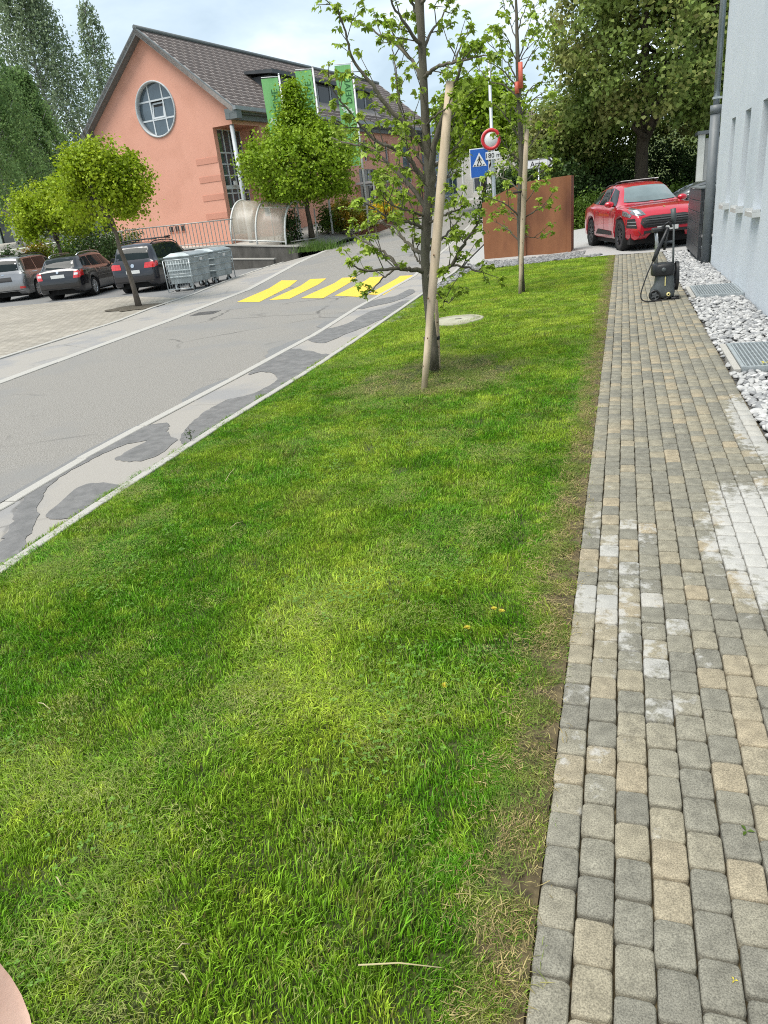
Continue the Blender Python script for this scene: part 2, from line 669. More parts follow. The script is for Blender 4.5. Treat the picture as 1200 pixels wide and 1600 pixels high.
wet = [
    [(0, 820), (40, 760), (75, 680), (130, 620), (220, 570), (330, 510), (420, 465), (540, 402), (640, 388), (628, 415), (662, 442), (600, 500), (500, 526), (440, 521), (470, 495),
     (542, 456), (430, 482), (320, 536), (220, 597), (160, 662), (125, 760), (100, 820), (75, 875), (60, 915), (-30, 960), (-60, 900)],
    [(170, 733), (230, 680), (285, 632), (360, 608), (440, 613), (458, 630), (440, 660), (400, 683), (360, 695), (300, 728), (220, 739)],
    [(545, 592), (620, 548), (690, 490), (676, 445), (700, 402), (760, 352), (850, 302), (950, 272), (1030, 232), (1036, 206), (985, 194), (935, 203), (1000, 150), (1090, 110),
     (1200, 125), (1240, 130), (1210, 168), (1110, 235), (1000, 300), (905, 345), (850, 366), (818, 398), (800, 432), (720, 490), (640, 545), (575, 592)],
    [(250, 752), (330, 728), (350, 738), (270, 756)],
    [(500, 598), (560, 572), (600, 560), (560, 590), (510, 604)],
]
wet_px = [
    [(478, 528), (505, 516), (545, 505), (575, 488), (600, 482), (632, 470), (640, 474), (610, 492), (575, 508), (540, 522), (505, 536)],
    [(560, 478), (590, 468), (620, 462), (640, 452), (648, 456), (620, 470), (585, 478), (565, 483)],
    [(598, 500), (625, 486), (650, 470), (655, 474), (630, 492), (606, 506)],
]
for k, w in enumerate(wet):
    pl = ragged(smooth_loop([(*p, 0) for p in crop3(w)], 7), .011 if k in (0, 2) else .0035)
    struct(drape('wet_patch', [(p.x, p.y) for p in pl], 0.004 + .0006 * k, M_wet, zf=TR, step=50))
for k, w in enumerate(wet_px):
    pl = ragged(smooth_loop([(*P(*p)[:2], 0) for p in w], 7))
    struct(drape('wet_patch', [(p.x, p.y) for p in pl], 0.0045 + .0006 * k, M_wet, zf=TR, step=50))

# darker repairs and stains along the kerb
for (y0, y1, a, b) in ((2, 6.4, -.11, -.02), (6.9, 8.2, -.2, -.02), (9.3, 10.9, -.3, -.02), (11.8, 12.8, -.28, -.03)):
    pts = []
    for s in np.linspace(0, 1, 9):
        y = y0 + (y1 - y0) * s
        pts.append((interp(walk_line, y) - .06 + a * math.sin(math.pi * s) ** .6 * random.uniform(.6, 1), y, 0))
    pts += [(interp(walk_line, y1) - .058, y1, 0), (interp(walk_line, y0) - .058, y0, 0)]
    struct(drape('tar_patch', [(p[0], p[1]) for p in pts], 0.0008, M_dark_asph, zf=TR, step=50))

# the yellow crossing: five bars
for k, q in enumerate([((370, 472), (405, 472), (465, 438), (440, 438)), ((420, 469), (452, 467), (510, 435), (485, 436)), ((470, 466), (505, 466), (557, 433), (535, 434)),
                       ((523, 462), (565, 464), (600, 432), (578, 433)), ((575, 460), (600, 461), (648, 430), (625, 431))]):
    o = drape('crossing_bar', [tuple(P(*p)[:2]) for p in q], 0.001, M_yellow, zf=TR, step=2.0)
    struct(o)
M_white = mat('white_road_paint', (.6, .59, .56), (.7, .69, .66), scale=20, rough=.8, world_space=True)

# street gully by the gutter
t = thing('street_drain', 'dark iron street drain cover beside the pale gutter stones', 'drain cover', (-9.25, 15.1, -0.15), R(9))
b = MB(); b.box((-.28, -.28, -.05), (.28, .28, .004)); b.build('frame', mat('iron', (.08, .078, .075), (.13, .125, .12), scale=30, rough=.7, bump=.2), t)
for k in range(6):
    b = MB(); b.box((-.22, -.22 + k * .08, .004), (.22, -.18 + k * .08, .012)); b.build('bar', MATS['iron'], t)

# parking court: small grey concrete blocks, then asphalt under the cars
def paving_material():
    m = bpy.data.materials.new('court_paving')
    m.use_nodes = True
    t = m.node_tree; L = t.links.new
    b = t.nodes['Principled BSDF']; b.inputs['Roughness'].default_value = .9
    g = _n(t, 'ShaderNodeNewGeometry')
    mp = _n(t, 'ShaderNodeMapping'); mp.inputs['Rotation'].default_value = (0, 0, R(8)); mp.inputs['Scale'].default_value = (1, 1, 1)
    L(g.outputs['Position'], mp.inputs['Vector'])
    br = _n(t, 'ShaderNodeTexBrick')
    br.inputs['Scale'].default_value = 1
    br.inputs['Brick Width'].default_value = .24
    br.inputs['Row Height'].default_value = .16
    br.inputs['Mortar Size'].default_value = .012
    br.inputs['Color1'].default_value = (.36, .325, .27, 1)
    br.inputs['Color2'].default_value = (.45, .41, .345, 1)
    br.inputs['Mortar'].default_value = (.24, .215, .17, 1)
    L(mp.outputs[0], br.inputs['Vector'])
    no = _n(t, 'ShaderNodeTexNoise'); no.inputs['Scale'].default_value = .8; no.inputs['Detail'].default_value = 6
    L(g.outputs['Position'], no.inputs['Vector'])
    mx = _n(t, 'ShaderNodeMix', data_type='RGBA', blend_type='MULTIPLY'); mx.inputs['Factor'].default_value = .5
    L(br.outputs['Color'], mx.inputs['A']); L(no.outputs['Fac'], mx.inputs['B'])
    L(mx.outputs['Result'], b.inputs['Base Color'])
    bp = _n(t, 'ShaderNodeBump'); bp.inputs['Strength'].default_value = .5; bp.inputs['Distance'].default_value = .01
    L(br.outputs['Fac'], bp.inputs['Height']); bp.invert = True
    L(bp.outputs[0], b.inputs['Normal'])
    return m


M_court = paving_material()
court = [(-60, -6), (-9.25, -6)] + [(x - .05, y) for x, y in park_line[1:5]] + [(-12.4, 19.2), (-16.0, 21.4), (-21.0, 21.2), (-60, 21.2)]
struct(drape('parking_court', court, -0.012, M_court, zf=TR, step=60))
struct(drape('parking_asphalt', [(-60, 21.2), (-21, 21.2), (-16, 21.4), (-12.4, 19.2), (-12.9, 21.75), (-13.6, 27), (-14.1, 31.0), (-60, 31.0)], -0.014, M_dark_asph, zf=TR, step=3))

# driveway by the red car
M_drive = mat('driveway', (.31, .305, .295), (.40, .395, .38), scale=40, rough=.9, bump=.2, world_space=True)
struct(drape('driveway', [(-4.25, 20.6), (-3.0, 20.42), (-1.4, 20.3), (-0.15, 19.95), (1.1, 19.75), (12, 19.7), (12, 50), (-6.2, 50), (-5.85, 44), (-4.95, 34), (-4.55, 26), (-4.4, 22.5)], -0.006, M_drive, step=2.0))

# lawn bed
LAWN = [(-3.3, -3), (-3.5, 3.0), (-3.66, 6.0), (-3.70, 8.6), (-3.78, 10.4), (-4.08, 15.6), (-4.2, 19), (-4.05, 20.2), (-3.0, 20.15), (-1.4, 20.1), (-0.6, 20.0), (-0.30, 19.8), (-0.30, -3)]
struct(drape('lawn', LAWN, -0.02, M_lawnbase, step=1.0))
struct(drape('soil_edge', [(-.30, -3), (-.163, -3), (-.163, 19.8), (-.30, 19.8)], -0.016, M_soil, step=1.0))

# ------------------------------------------------------------------ the paved path
PX0, PW, PL, NC = -0.160, 0.0915, 0.1222, 12


def paver_material(name, per_object):
    m = bpy.data.materials.new(name)
    m.use_nodes = True
    t = m.node_tree; L = t.links.new
    b = t.nodes['Principled BSDF']; b.inputs['Roughness'].default_value = .88
    b.inputs['Specular IOR Level'].default_value = .35
    g = _n(t, 'ShaderNodeNewGeometry')
    if per_object:
        oi = _n(t, 'ShaderNodeObjectInfo'); rnd = oi.outputs['Random']
    else:
        rnd = g.outputs['Random Per Island']
    rp = _n(t, 'ShaderNodeValToRGB'); rp.color_ramp.interpolation = 'LINEAR'
    e = rp.color_ramp.elements
    e[0].position, e[0].color = 0, (.175, .168, .138, 1)
    e[1].position, e[1].color = 1, (.305, .258, .178, 1)
    for p, c in ((.35, (.205, .196, .157, 1)), (.62, (.235, .220, .170, 1)), (.80, (.262, .236, .172, 1)), (.92, (.285, .247, .175, 1))):
        q = e.new(p); q.color = c
    L(rnd, rp.inputs['Fac'])
    no = _n(t, 'ShaderNodeTexNoise'); no.inputs['Scale'].default_value = 260; no.inputs['Detail'].default_value = 2
    L(g.outputs['Position'], no.inputs['Vector'])
    n2 = _n(t, 'ShaderNodeTexNoise'); n2.inputs['Scale'].default_value = 22; n2.inputs['Detail'].default_value = 6
    L(g.outputs['Position'], n2.inputs['Vector'])
    mr = _n(t, 'ShaderNodeMapRange'); mr.inputs['From Min'].default_value = .28; mr.inputs['From Max'].default_value = .72
    mr.inputs['To Min'].default_value = .58; mr.inputs['To Max'].default_value = 1.42
    L(no.outputs['Fac'], mr.inputs['Value'])
    m2 = _n(t, 'ShaderNodeMapRange'); m2.inputs['From Min'].default_value = .3; m2.inputs['From Max'].default_value = .7
    m2.inputs['To Min'].default_value = .8; m2.inputs['To Max'].default_value = 1.2
    L(n2.outputs['Fac'], m2.inputs['Value'])
    mu = _n(t, 'ShaderNodeMath', operation='MULTIPLY'); L(mr.outputs[0], mu.inputs[0]); L(m2.outputs[0], mu.inputs[1])
    sc = _n(t, 'ShaderNodeVectorMath', operation='SCALE'); L(rp.outputs['Color'], sc.inputs[0]); L(mu.outputs[0], sc.inputs['Scale'])
    col = sc.outputs[0]
    # pale bloom left by washing: one broad area by the stones and splashes on single pavers
    sep = _n(t, 'ShaderNodeSeparateXYZ'); L(g.outputs['Position'], sep.inputs[0])

    def M(op, a, bb=None, clamp=False):
        n = _n(t, 'ShaderNodeMath', operation=op); n.use_clamp = clamp
        for i, v in enumerate((a, bb)):
            if v is None:
                continue
            if isinstance(v, (int, float)):
                n.inputs[i].default_value = v
            else:
                L(v, n.inputs[i])
        return n.outputs[0]

    def ell(cx, cy, rx, ry):
        ax = M('DIVIDE', M('SUBTRACT', sep.outputs['X'], cx), rx)
        ay = M('DIVIDE', M('SUBTRACT', sep.outputs['Y'], cy), ry)
        return M('SUBTRACT', 1.0, M('SQRT', M('ADD', M('MULTIPLY', ax, ax), M('MULTIPLY', ay, ay))))
    n3 = _n(t, 'ShaderNodeTexNoise'); n3.inputs['Scale'].default_value = 17; n3.inputs['Detail'].default_value = 6
    n3.inputs['Roughness'].default_value = .65
    L(g.outputs['Position'], n3.inputs['Vector'])
    nz = M('SUBTRACT', n3.outputs['Fac'], .5)
    n4 = _n(t, 'ShaderNodeTexNoise'); n4.inputs['Scale'].default_value = 6; n4.inputs['Detail'].default_value = 3
    L(g.outputs['Position'], n4.inputs['Vector'])
    broad = M('MULTIPLY', M('ADD', M('ADD', ell(BLOOM[0], BLOOM[1], BLOOM[2], BLOOM[3]), M('MULTIPLY', nz, 1.6)), M('MULTIPLY', M('SUBTRACT', n4.outputs['Fac'], .5), .8)), 3.6, True)
    b2 = M('MULTIPLY', M('ADD', M('ADD', ell(.90, 5.35, .16, .9), M('MULTIPLY', nz, 2.0)), -.15), 6.0, True)
    rr = M('FRACT', M('MULTIPLY', rnd, 37.7))
    pick = M('MULTIPLY', M('SUBTRACT', rr, .56), 3.0, True)
    spl = M('MULTIPLY', M('ADD', M('ADD', M('MULTIPLY', ell(.03, 2.85, .27, .95), .8), M('MULTIPLY', nz, 2.6)), M('SUBTRACT', M('MULTIPLY', pick, .65), .62)), 3.2, True)
    msk = M('MAXIMUM', M('MAXIMUM', M('MULTIPLY', broad, .85), M('MULTIPLY', b2, .7)), M('MULTIPLY', spl, .68))
    mx = _n(t, 'ShaderNodeMix', data_type='RGBA')
    wh = _n(t, 'ShaderNodeVectorMath', operation='SCALE'); wh.inputs[0].default_value = (.48, .475, .45)
    m5 = _n(t, 'ShaderNodeMapRange'); m5.inputs['From Min'].default_value = .55; m5.inputs['From Max'].default_value = 1.5; m5.inputs['To Min'].default_value = .8; m5.inputs['To Max'].default_value = 1.08
    L(mu.outputs[0], m5.inputs['Value']); L(m5.outputs[0], wh.inputs['Scale'])
    L(msk, mx.inputs['Factor']); L(col, mx.inputs['A']); L(wh.outputs[0], mx.inputs['B'])
    L(mx.outputs['Result'], b.inputs['Base Color'])
    bp = _n(t, 'ShaderNodeBump'); bp.inputs['Strength'].default_value = .7; bp.inputs['Distance'].default_value = .003
    ad = M('ADD', no.outputs['Fac'], n2.outputs['Fac'])
    L(ad, bp.inputs['Height']); L(bp.outputs[0], b.inputs['Normal'])
    return m


_bc = P(1195, 838)
BLOOM = (_bc.x + .05, _bc.y - .02, .33, .78)
M_pav = paver_material('paver_concrete', True)
M_pav2 = paver_material('paver_concrete_far', False)


def paver_geo(rng, n_edge, gap):
    """rounded block seen from above with a worn chamfer; local origin at its centre, top at z 0"""
    w, l = PW / 2 - gap, PL / 2 - gap * 1.5
    r = .013
    out = []
    if n_edge:
        for cx, cy, a0 in ((w - r, l - r, 0), (-(w - r), l - r, 90), (-(w - r), -(l - r), 180), (w - r, -(l - r), 270)):
            for a in (5, 45, 85):
                out.append([cx + r * math.cos(R(a0 + a)), cy + r * math.sin(R(a0 + a))])
    else:
        c = .010
        out = [[w, l - c], [w - c, l], [-w + c, l], [-w, l - c], [-w, -l + c], [-w + c, -l], [w - c, -l], [w, -l + c]]
    out = np.array(out) + rng.normal(0, .0009, (len(out), 2))
    n = len(out)
    rings = [(1.0, -.05), (1.0, -.0065), (.955, -.0018), (.88, 0)] if n_edge else [(1.0, -.03), (1.0, -.005), (.93, 0)]
    V = np.concatenate([np.c_[out * s, np.full(n, z)] for s, z in rings])
    F = [[k * n + i, k * n + (i + 1) % n, (k + 1) * n + (i + 1) % n, (k + 1) * n + i] for k in range(len(rings) - 1) for i in range(n)]
    top = [(len(rings) - 1) * n + i for i in range(n)]
    return V, F, top


path = link('path', np_mesh('path', [(PX0 - .01, -3, -.035), (PX0 + NC * PW + .02, -3, -.035), (PX0 + NC * PW + .02, 19.85, -.035), (PX0 - .01, 19.85, -.035)], [[0, 1, 2, 3]], M_soil))
struct(path)
_vars = []
for k in range(8):
    V, F, top = paver_geo(np.random.default_rng(100 + k), True, .0016)
    b = MB(); b.add(V, F, 0, True); b.add(V[-len(top):], [list(range(len(top)))], 0, True)
    me = bpy.data.meshes.new('paver')
    me.from_pydata([tuple(v) for v in V], [], F + [top]); me.polygons.foreach_set('use_smooth', [True] * (len(F) + 1))
    me.materials.append(M_pav)
    _vars.append(me)
spots = []
for c in range(NC):
    off = (c % 2) * .5 * PL + random.uniform(-.02, .02)
    y = -2.5 + off
    yy = y
    while yy < 19.75:
        jit = random.uniform(-.003, .003)
        spots.append((PX0 + (c + .5) * PW + random.uniform(-.0012, .0012), yy + jit + .004 * math.sin(yy * 3 + c * 2), random.uniform(-.002, .0015), random.gauss(0, .008)))
        yy += PL
vis = []
for s in spots:
    d = Vector((s[0], s[1], 0)) - EYE
    zc = d.dot(FW)
    px = 600 + FPX * d.dot(RT) / zc if zc > .1 else 9e9
    py = 800 - FPX * d.dot(UP) / zc if zc > .1 else 9e9
    vis.append((0 if (zc > .1 and -40 < px < 1230 and py < 1640) else 1, d.length))
order = sorted(range(len(spots)), key=lambda i: vis[i])
for i in order[:300]:
    x, y, z, rz = spots[i]
    o = link('paver', random.choice(_vars), path)
    o.location = (x, y, z); o.rotation_euler = (random.gauss(0, .006), random.gauss(0, .006), rz)
VV, FF4, FF8 = [], [], []
bm_v, bm_f = [], []
for i in order[300:]:
    x, y, z, rz = spots[i]
    V, F, top = paver_geo(RNG, False, .0018 if y < 8 else .0022)
    c, s = math.cos(rz), math.sin(rz)
    base = len(bm_v)
    for vx, vy, vz in V:
        bm_v.append((x + vx * c - vy * s, y + vx * s + vy * c, z + vz))
    bm_f += [[a + base for a in f] for f in F] + [[a + base for a in top]]
me = bpy.data.meshes.new('pavers_beyond')
me.from_pydata(bm_v, [], bm_f); me.materials.append(M_pav2)
me.polygons.foreach_set('use_smooth', [True] * len(bm_f))
o = link('pavers_beyond', me, path); stuff(o)

# ------------------------------------------------------------------ gravel bed with light-well gratings
GX0, GX1 = PX0 + NC * PW + .01, 1.695
struct(drape('gravel_bed', [(GX0, -3), (GX1, -3), (GX1, 16.9), (1.75, 19.8), (GX0, 19.8)], -0.05, mat('gravel_sand', (.06, .058, .055), (.11, .107, .1), scale=30, rough=1, bump=.6), step=60))
M_peb = mat('pebble', (.42, .42, .41), (.62, .62, .61), scale=18, rough=.75, bump=.15, island=0)


def pebble_material():
    m = bpy.data.materials.new('pebble_stone'); m.use_nodes = True
    t = m.node_tree; L = t.links.new
    b = t.nodes['Principled BSDF']; b.inputs['Roughness'].default_value = .75
    oi = _n(t, 'ShaderNodeObjectInfo')
    rp = _n(t, 'ShaderNodeValToRGB'); e = rp.color_ramp.elements
    e[0].position, e[0].color = 0, (.19, .195, .2, 1)
    e[1].position, e[1].color = 1, (.56, .555, .545, 1)
    for p, c in ((.15, (.27, .275, .28, 1)), (.5, (.38, .38, .375, 1)), (.9, (.49, .49, .48, 1))):
        q = e.new(p); q.color = c
    L(oi.outputs['Random'], rp.inputs['Fac'])
    tc = _n(t, 'ShaderNodeTexCoord'); no = _n(t, 'ShaderNodeTexNoise'); no.inputs['Scale'].default_value = 1.6; no.inputs['Detail'].default_value = 6
    L(tc.outputs['Object'], no.inputs['Vector'])
    mr = _n(t, 'ShaderNodeMapRange'); mr.inputs['From Min'].default_value = .3; mr.inputs['From Max'].default_value = .7; mr.inputs['To Min'].default_value = .78; mr.inputs['To Max'].default_value = 1.15
    L(no.outputs['Fac'], mr.inputs['Value'])
    sc = _n(t, 'ShaderNodeVectorMath', operation='SCALE'); L(rp.outputs['Color'], sc.inputs[0]); L(mr.outputs[0], sc.inputs['Scale'])
    L(sc.outputs[0], b.inputs['Base Color'])
    return m


M_pebble = pebble_material()
M_pebble_d = pebble_material()
for _nd in M_pebble_d.node_tree.nodes:
    if _nd.type == 'VALTORGB':
        for _e in _nd.color_ramp.elements:
            _e.color = tuple(c * .55 for c in _e.color[:3]) + (1,)
peb = []
for k in range(9):
    bm = bmesh.new(); bmesh.ops.create_icosphere(bm, subdivisions=2, radius=1)
    rng = np.random.default_rng(40 + k)
    ks = [(Vector(rng.normal(0, 1, 3)).normalized(), rng.uniform(.55, .9)) for _ in range(7)]
    for v in bm.verts:
        for d, h in ks:
            x = v.co.dot(d)
            if x > h:
                v.co -= d * (x - h) * .85
    for f in bm.faces:
        f.smooth = True
    me = bpy.data.meshes.new('pebble'); bm.to_mesh(me); bm.free(); me.materials.append(M_pebble)
    peb.append(me)


peb_dark = []
for me in peb:
    me2 = me.copy(); me2.materials.clear(); me2.materials.append(M_pebble_d); peb_dark.append(me2)


def pebbles(name, boxes, n_per_m2, smin, smax, label, holes=(), variants=None):
    pts, rot, scl, idx = [], [], [], []
    for (x0, x1, y0, y1, zf) in boxes:
        n = int((x1 - x0) * (y1 - y0) * n_per_m2)
        for _ in range(n):
            x, y = random.uniform(x0, x1), random.uniform(y0, y1)
            if any(a < x < b and c < y < d for a, b, c, d in holes):
                continue
            s = random.uniform(smin, smax)
            pts.append((x, y, zf(x, y) + random.uniform(-.012, .016)))
            rot.append((random.uniform(-.5, .5), random.uniform(-.5, .5), random.uniform(0, 6.28)))
            scl.append((s * random.uniform(.8, 1.35), s * random.uniform(.65, 1.0), s * random.uniform(.4, .7)))
            idx.append(random.randrange(9))
    return scatter(name, variants or peb, pts, rot, scl, idx, label)


GR = [(1.05, 1.69, 7.02, 8.10), (1.05, 1.69, 11.68, 12.80)]
pebbles('gravel', [(GX0 + .02, GX1 - .02, 2.0, 16.9, lambda x, y: -.028), (GX0 + .02, 1.49, 16.9, 19.7, lambda x, y: -.028)], 640, .021, .044,
        'pale grey crushed stones filling the strip between the paved path and the white wall', holes=[(a - .07, b, c - .03, d + .03) for a, b, c, d in GR])

M_galv = mat('galvanised', (.40, .44, .45), (.52, .56, .57), scale=20, rough=.45, metal=.6)
M_pit = mat('pit_dark', (.02, .02, .02), (.04, .04, .04), rough=1)
for k, (x0, x1, y0, y1) in enumerate(GR):
    t = thing('light_well_grating', ('galvanised grating in the gravel nearest the camera, with a bare concrete edge', 'farther galvanised grating in the gravel, level with the pressure washer')[k], 'grating',
              (x0, y0, 0), 0, 'gratings in the gravel strip')
    w, l = x1 - x0, y1 - y0
    b = MB()
    for q in ((0, 0, w, .03), (0, l - .03, w, l), (0, .031, .03, l - .031), (w - .03, .031, w, l - .031)):
        b.box((q[0], q[1], -.03), (q[2], q[3], .022))
    b.build('frame', M_galv, t)
    b = MB(); b.box((.0, .0, -.06), (w, l, -.035)); b.build('shaft', M_pit, t)
    nb = 17
    for i in range(nb):
        xx = .045 + (w - .09) * i / (nb - 1)
        b = MB(); b.box((xx - .006, .032, -.012), (xx + .006, l - .032, .019)); b.build('bar', M_galv, t)
    b = MB()
    for i in range(28):
        yy = .05 + (l - .1) * i / 27
        b.box((.031, yy - .003, -.006), (w - .031, yy + .003, .015))
    stuff(b.build('cross_wires', M_galv, t))
    b = MB(); b.box((-.065, -.03, -.06), (-.004, l + .03, .012), bevel=.006); b.build('concrete_edge', M_kerb, t)

# bare soil round the nearest street maple
_c = P(214, 480)
rr_ = random.Random(4)
struct(drape('soil_patch', [(_c.x + .95 * math.cos(a) * rr_.uniform(.75, 1.1), _c.y + .8 * math.sin(a) * rr_.uniform(.7, 1.1)) for a in np.linspace(0, 6.28, 22)[:-1]], .004,
             mat('dark_soil', (.055, .045, .03), (.13, .11, .08), scale=18, rough=1, bump=.8, world_space=True), zf=TR, step=50))

# green bank rising behind the shrubs at the end of the driveway
_xs2 = [-2.5, -1, 1, 4, 8, 14, 22, 40, 80]; _ys2 = [45, 48, 51, 55, 60, 70, 100]
struct(grid_sheet('bank', _xs2, _ys2, 0, M_field, lambda x, y: .25 + 5.5 * min(1, max(0, (y - 45) / 14)) * min(1, max(0, (x + 2.5) / 4))))
# ------------------------------------------------------------------ wall helper: a rectangle of wall with real openings
def frame3(O, U, V, N):
    O, U, V, N = Vector(O), Vector(U), Vector(V), Vector(N)
    return lambda u, v, n=0.0: O + U * u + V * v + N * n


def wall_holes(mb, f, u0, u1, v0, v1, holes, depth, mi=0, mi_rev=0):
    us = sorted({u0, u1, *[h[0] for h in holes], *[h[1] for h in holes]})
    vs = sorted({v0, v1, *[h[2] for h in holes], *[h[3] for h in holes]})
    for i in range(len(us) - 1):
        for j in range(len(vs) - 1):
            cu, cv = (us[i] + us[i + 1]) / 2, (vs[j] + vs[j + 1]) / 2
            if any(h[0] < cu < h[1] and h[2] < cv < h[3] for h in holes):
                continue
            mb.add([f(us[i], vs[j]), f(us[i + 1], vs[j]), f(us[i + 1], vs[j + 1]), f(us[i], vs[j + 1])], [[0, 1, 2, 3]], mi)
    for a, b, c, d in holes:
        for p, q in (((a, c), (b, c)), ((b, c), (b, d)), ((b, d), (a, d)), ((a, d), (a, c))):
            mb.add([f(*p), f(*q), f(*q, -depth), f(*p, -depth)], [[0, 1, 2, 3]], mi_rev)


def bar(mb, f, u0, u1, v0, v1, n0, n1, mi=0):
    vs = [f(u, v, n) for n in (n0, n1) for v in (v0, v1) for u in (u0, u1)]
    mb.add(vs, [[0, 1, 3, 2], [4, 6, 7, 5], [0, 4, 5, 1], [2, 3, 7, 6], [0, 2, 6, 4], [1, 5, 7, 3]], mi)


M_grey = mat('grey_sheet_metal', (.125, .14, .142), (.155, .17, .172), scale=5, rough=.5, metal=.1)
M_dkgrey = mat('anthracite', (.035, .038, .043), (.05, .054, .06), scale=6, rough=.45)
M_winglass = glass('window_glass', (.05, .07, .085), .03)
M_winframe = mat('window_frame_white', (.55, .58, .60), (.62, .65, .67), scale=4, rough=.4)
M_cladding = mat('dormer_cladding', (.045, .05, .056), (.07, .076, .083), scale=3, rough=.55)

# ------------------------------------------------------------------ the white house on the right
M_render = mat('white_render', (.56, .605, .645), (.62, .66, .695), scale=1.2, rough=.95, bump=.35, bscale=180, lo=.3, hi=.7, world_space=True, c3=(.52, .562, .60), c3scale=.7, c3lo=.52, c3hi=.75)
WH = thing('white_house', 'white rendered house wall with a row of narrow deep windows along the paved path', 'house', (1.7, 16.35, 0))
fW = frame3((0, 0, 0), (0, -1, 0), (0, 0, 1), (-1, 0, 0))
holes = [(16.35 - 14.72, 16.35 - 14.22, 1.12, 2.44), (16.35 - 13.16, 16.35 - 12.6, 1.12, 2.44), (16.35 - 11.62, 16.35 - 11.05, 1.12, 2.44)]
b = MB()
wall_holes(b, fW, 0, 22, -.1, 8.6, holes, .30)
# north face and top
b.add([(0, 0, -.1), (9, 0, -.1), (9, 0, 8.6), (0, 0, 8.6)], [[0, 1, 2, 3]])
b.add([(0, 0, 8.6), (9, 0, 8.6), (9, -22, 8.6), (0, -22, 8.6)], [[0, 1, 2, 3]])
b.add([(0, -22, -.1), (9, -22, -.1), (9, -22, 8.6), (0, -22, 8.6)], [[3, 2, 1, 0]])
b.add([(9, 0, -.1), (9, -22, -.1), (9, -22, 8.6), (9, 0, 8.6)], [[0, 1, 2, 3]])
b.build('wall', M_render, WH, fix=False)
for a, c, d, e in holes:
    w = MB(); bar(w, fW, a + .002, c - .002, d + .002, e - .002, -.30, -.27)
    wo = w.build('window', M_winglass, WH)
    w = MB()
    for q in ((a + .004, a + .05, d + .004, e - .004), (c - .05, c - .004, d + .004, e - .004), (a + .052, c - .052, d + .004, d + .05), (a + .052, c - .052, e - .05, e - .004)):
        bar(w, fW, *q, -.268, -.235)
    w.build('frame', M_winframe, wo)
    w = MB(); bar(w, fW, a - .04, c + .04, d - .065, d - .004, -.2, .10)
    bar(w, fW, a - .04, a - .012, d - .002, d + .03, .003, .10); bar(w, fW, c + .012, c + .04, d - .002, d + .03, .003, .10)
    w.build('window_sill', mat('sill_aluminium', (.55, .56, .55), (.62, .63, .62), rough=.45, metal=.3), WH)
b = MB(); bar(b, fW, -.1, 22, 8.6, 8.75, -9.2, .25); b.build('roof_edge', M_grey, WH)
b = MB()
b.tube([(-.09, .10, 2.78), (-.09, .10, 8.5)], .055, 14)
b.build('downpipe', mat('zinc', (.26, .30, .33), (.34, .38, .41), scale=3, rough=.4, metal=.5), WH)
b = MB()
b.tube([(-.09, .10, -.03), (-.09, .10, 2.70)], .088, 16)
b.tube([(-.09, .10, 2.66), (-.09, .10, 2.80)], .10, 16)
b.build('standpipe', mat('standpipe_grey', (.12, .135, .145), (.16, .175, .185), scale=3, rough=.5), WH)
for z in (2.9, 5.2, 7.4):
    b = MB(); b.box((-.16, .03, z), (-.001, .17, z + .035)); b.build('pipe_clip', M_galv, WH)

# dark panelled bin screen by the house corner
BS = thing('bin_screen', 'anthracite bin enclosure clad in wide horizontal panels at the corner of the white house', 'bin enclosure', (1.50, 17.0, 0))
ln = 3.0
for k in range(6):
    z = .03 + k * .222
    b = MB(); b.box((0, 0.0, z), (.035, ln, z + .214), bevel=.004); b.build('panel', M_dkgrey, BS)
for k in range(6):
    z = .03 + k * .222
    b = MB(); b.box((.065, -.012, z + .02), (.60, .02, z + .19), bevel=.004); b.build('panel', mat('anthracite_end', (.012, .016, .022), (.02, .024, .03), rough=.4), BS)
for q in ((.038, -.02, .062, .03), (.60, -.02, .66, .03), (.036, ln - .03, .06, ln)):
    b = MB(); b.box((q[0], q[1], 0), (q[2], q[3], 1.36)); b.build('post', M_dkgrey, BS)
b = MB(); b.box((-.01, -.03, 1.365), (.68, ln + .01, 1.39)); b.build('cap', M_grey, BS)

# ------------------------------------------------------------------ the salmon community building
M_salmon = mat('salmon_render', (.655, .325, .235), (.70, .36, .265), scale=.5, rough=.95, bump=.15, bscale=90, lo=.3, hi=.7, c3=(.60, .295, .21), c3scale=.9, c3lo=.5, c3hi=.8)
M_salmon_d = mat('salmon_render_groove', (.56, .26, .185), (.60, .285, .205), scale=.8, rough=.95)
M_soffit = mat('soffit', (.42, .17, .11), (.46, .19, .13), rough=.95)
BAZ = R(7.83)
BU = Vector((-math.cos(BAZ), math.sin(BAZ), 0)); BV = Vector((math.sin(BAZ), math.cos(BAZ), 0)); BZ = Vector((0, 0, 1))
BC = Vector((-17.36, 33.80, 0))
OB = thing('community_building', 'salmon pink gabled building with round window, brown tiled roof and grey eaves', 'building', BC)
fG = frame3((0, 0, 0), BU, BZ, -BV)       # gable: u to the left, z up, n towards the viewer
fS = frame3((0, 0, 0), BV, BZ, -BU)       # long side: u away along the street, n towards the street
EAVE, APEX, WID, LEN, ZB = 6.55, 10.30, 8.56, 25.5, 0.3
CU, CZ, CR = 4.28, 7.20, 1.16


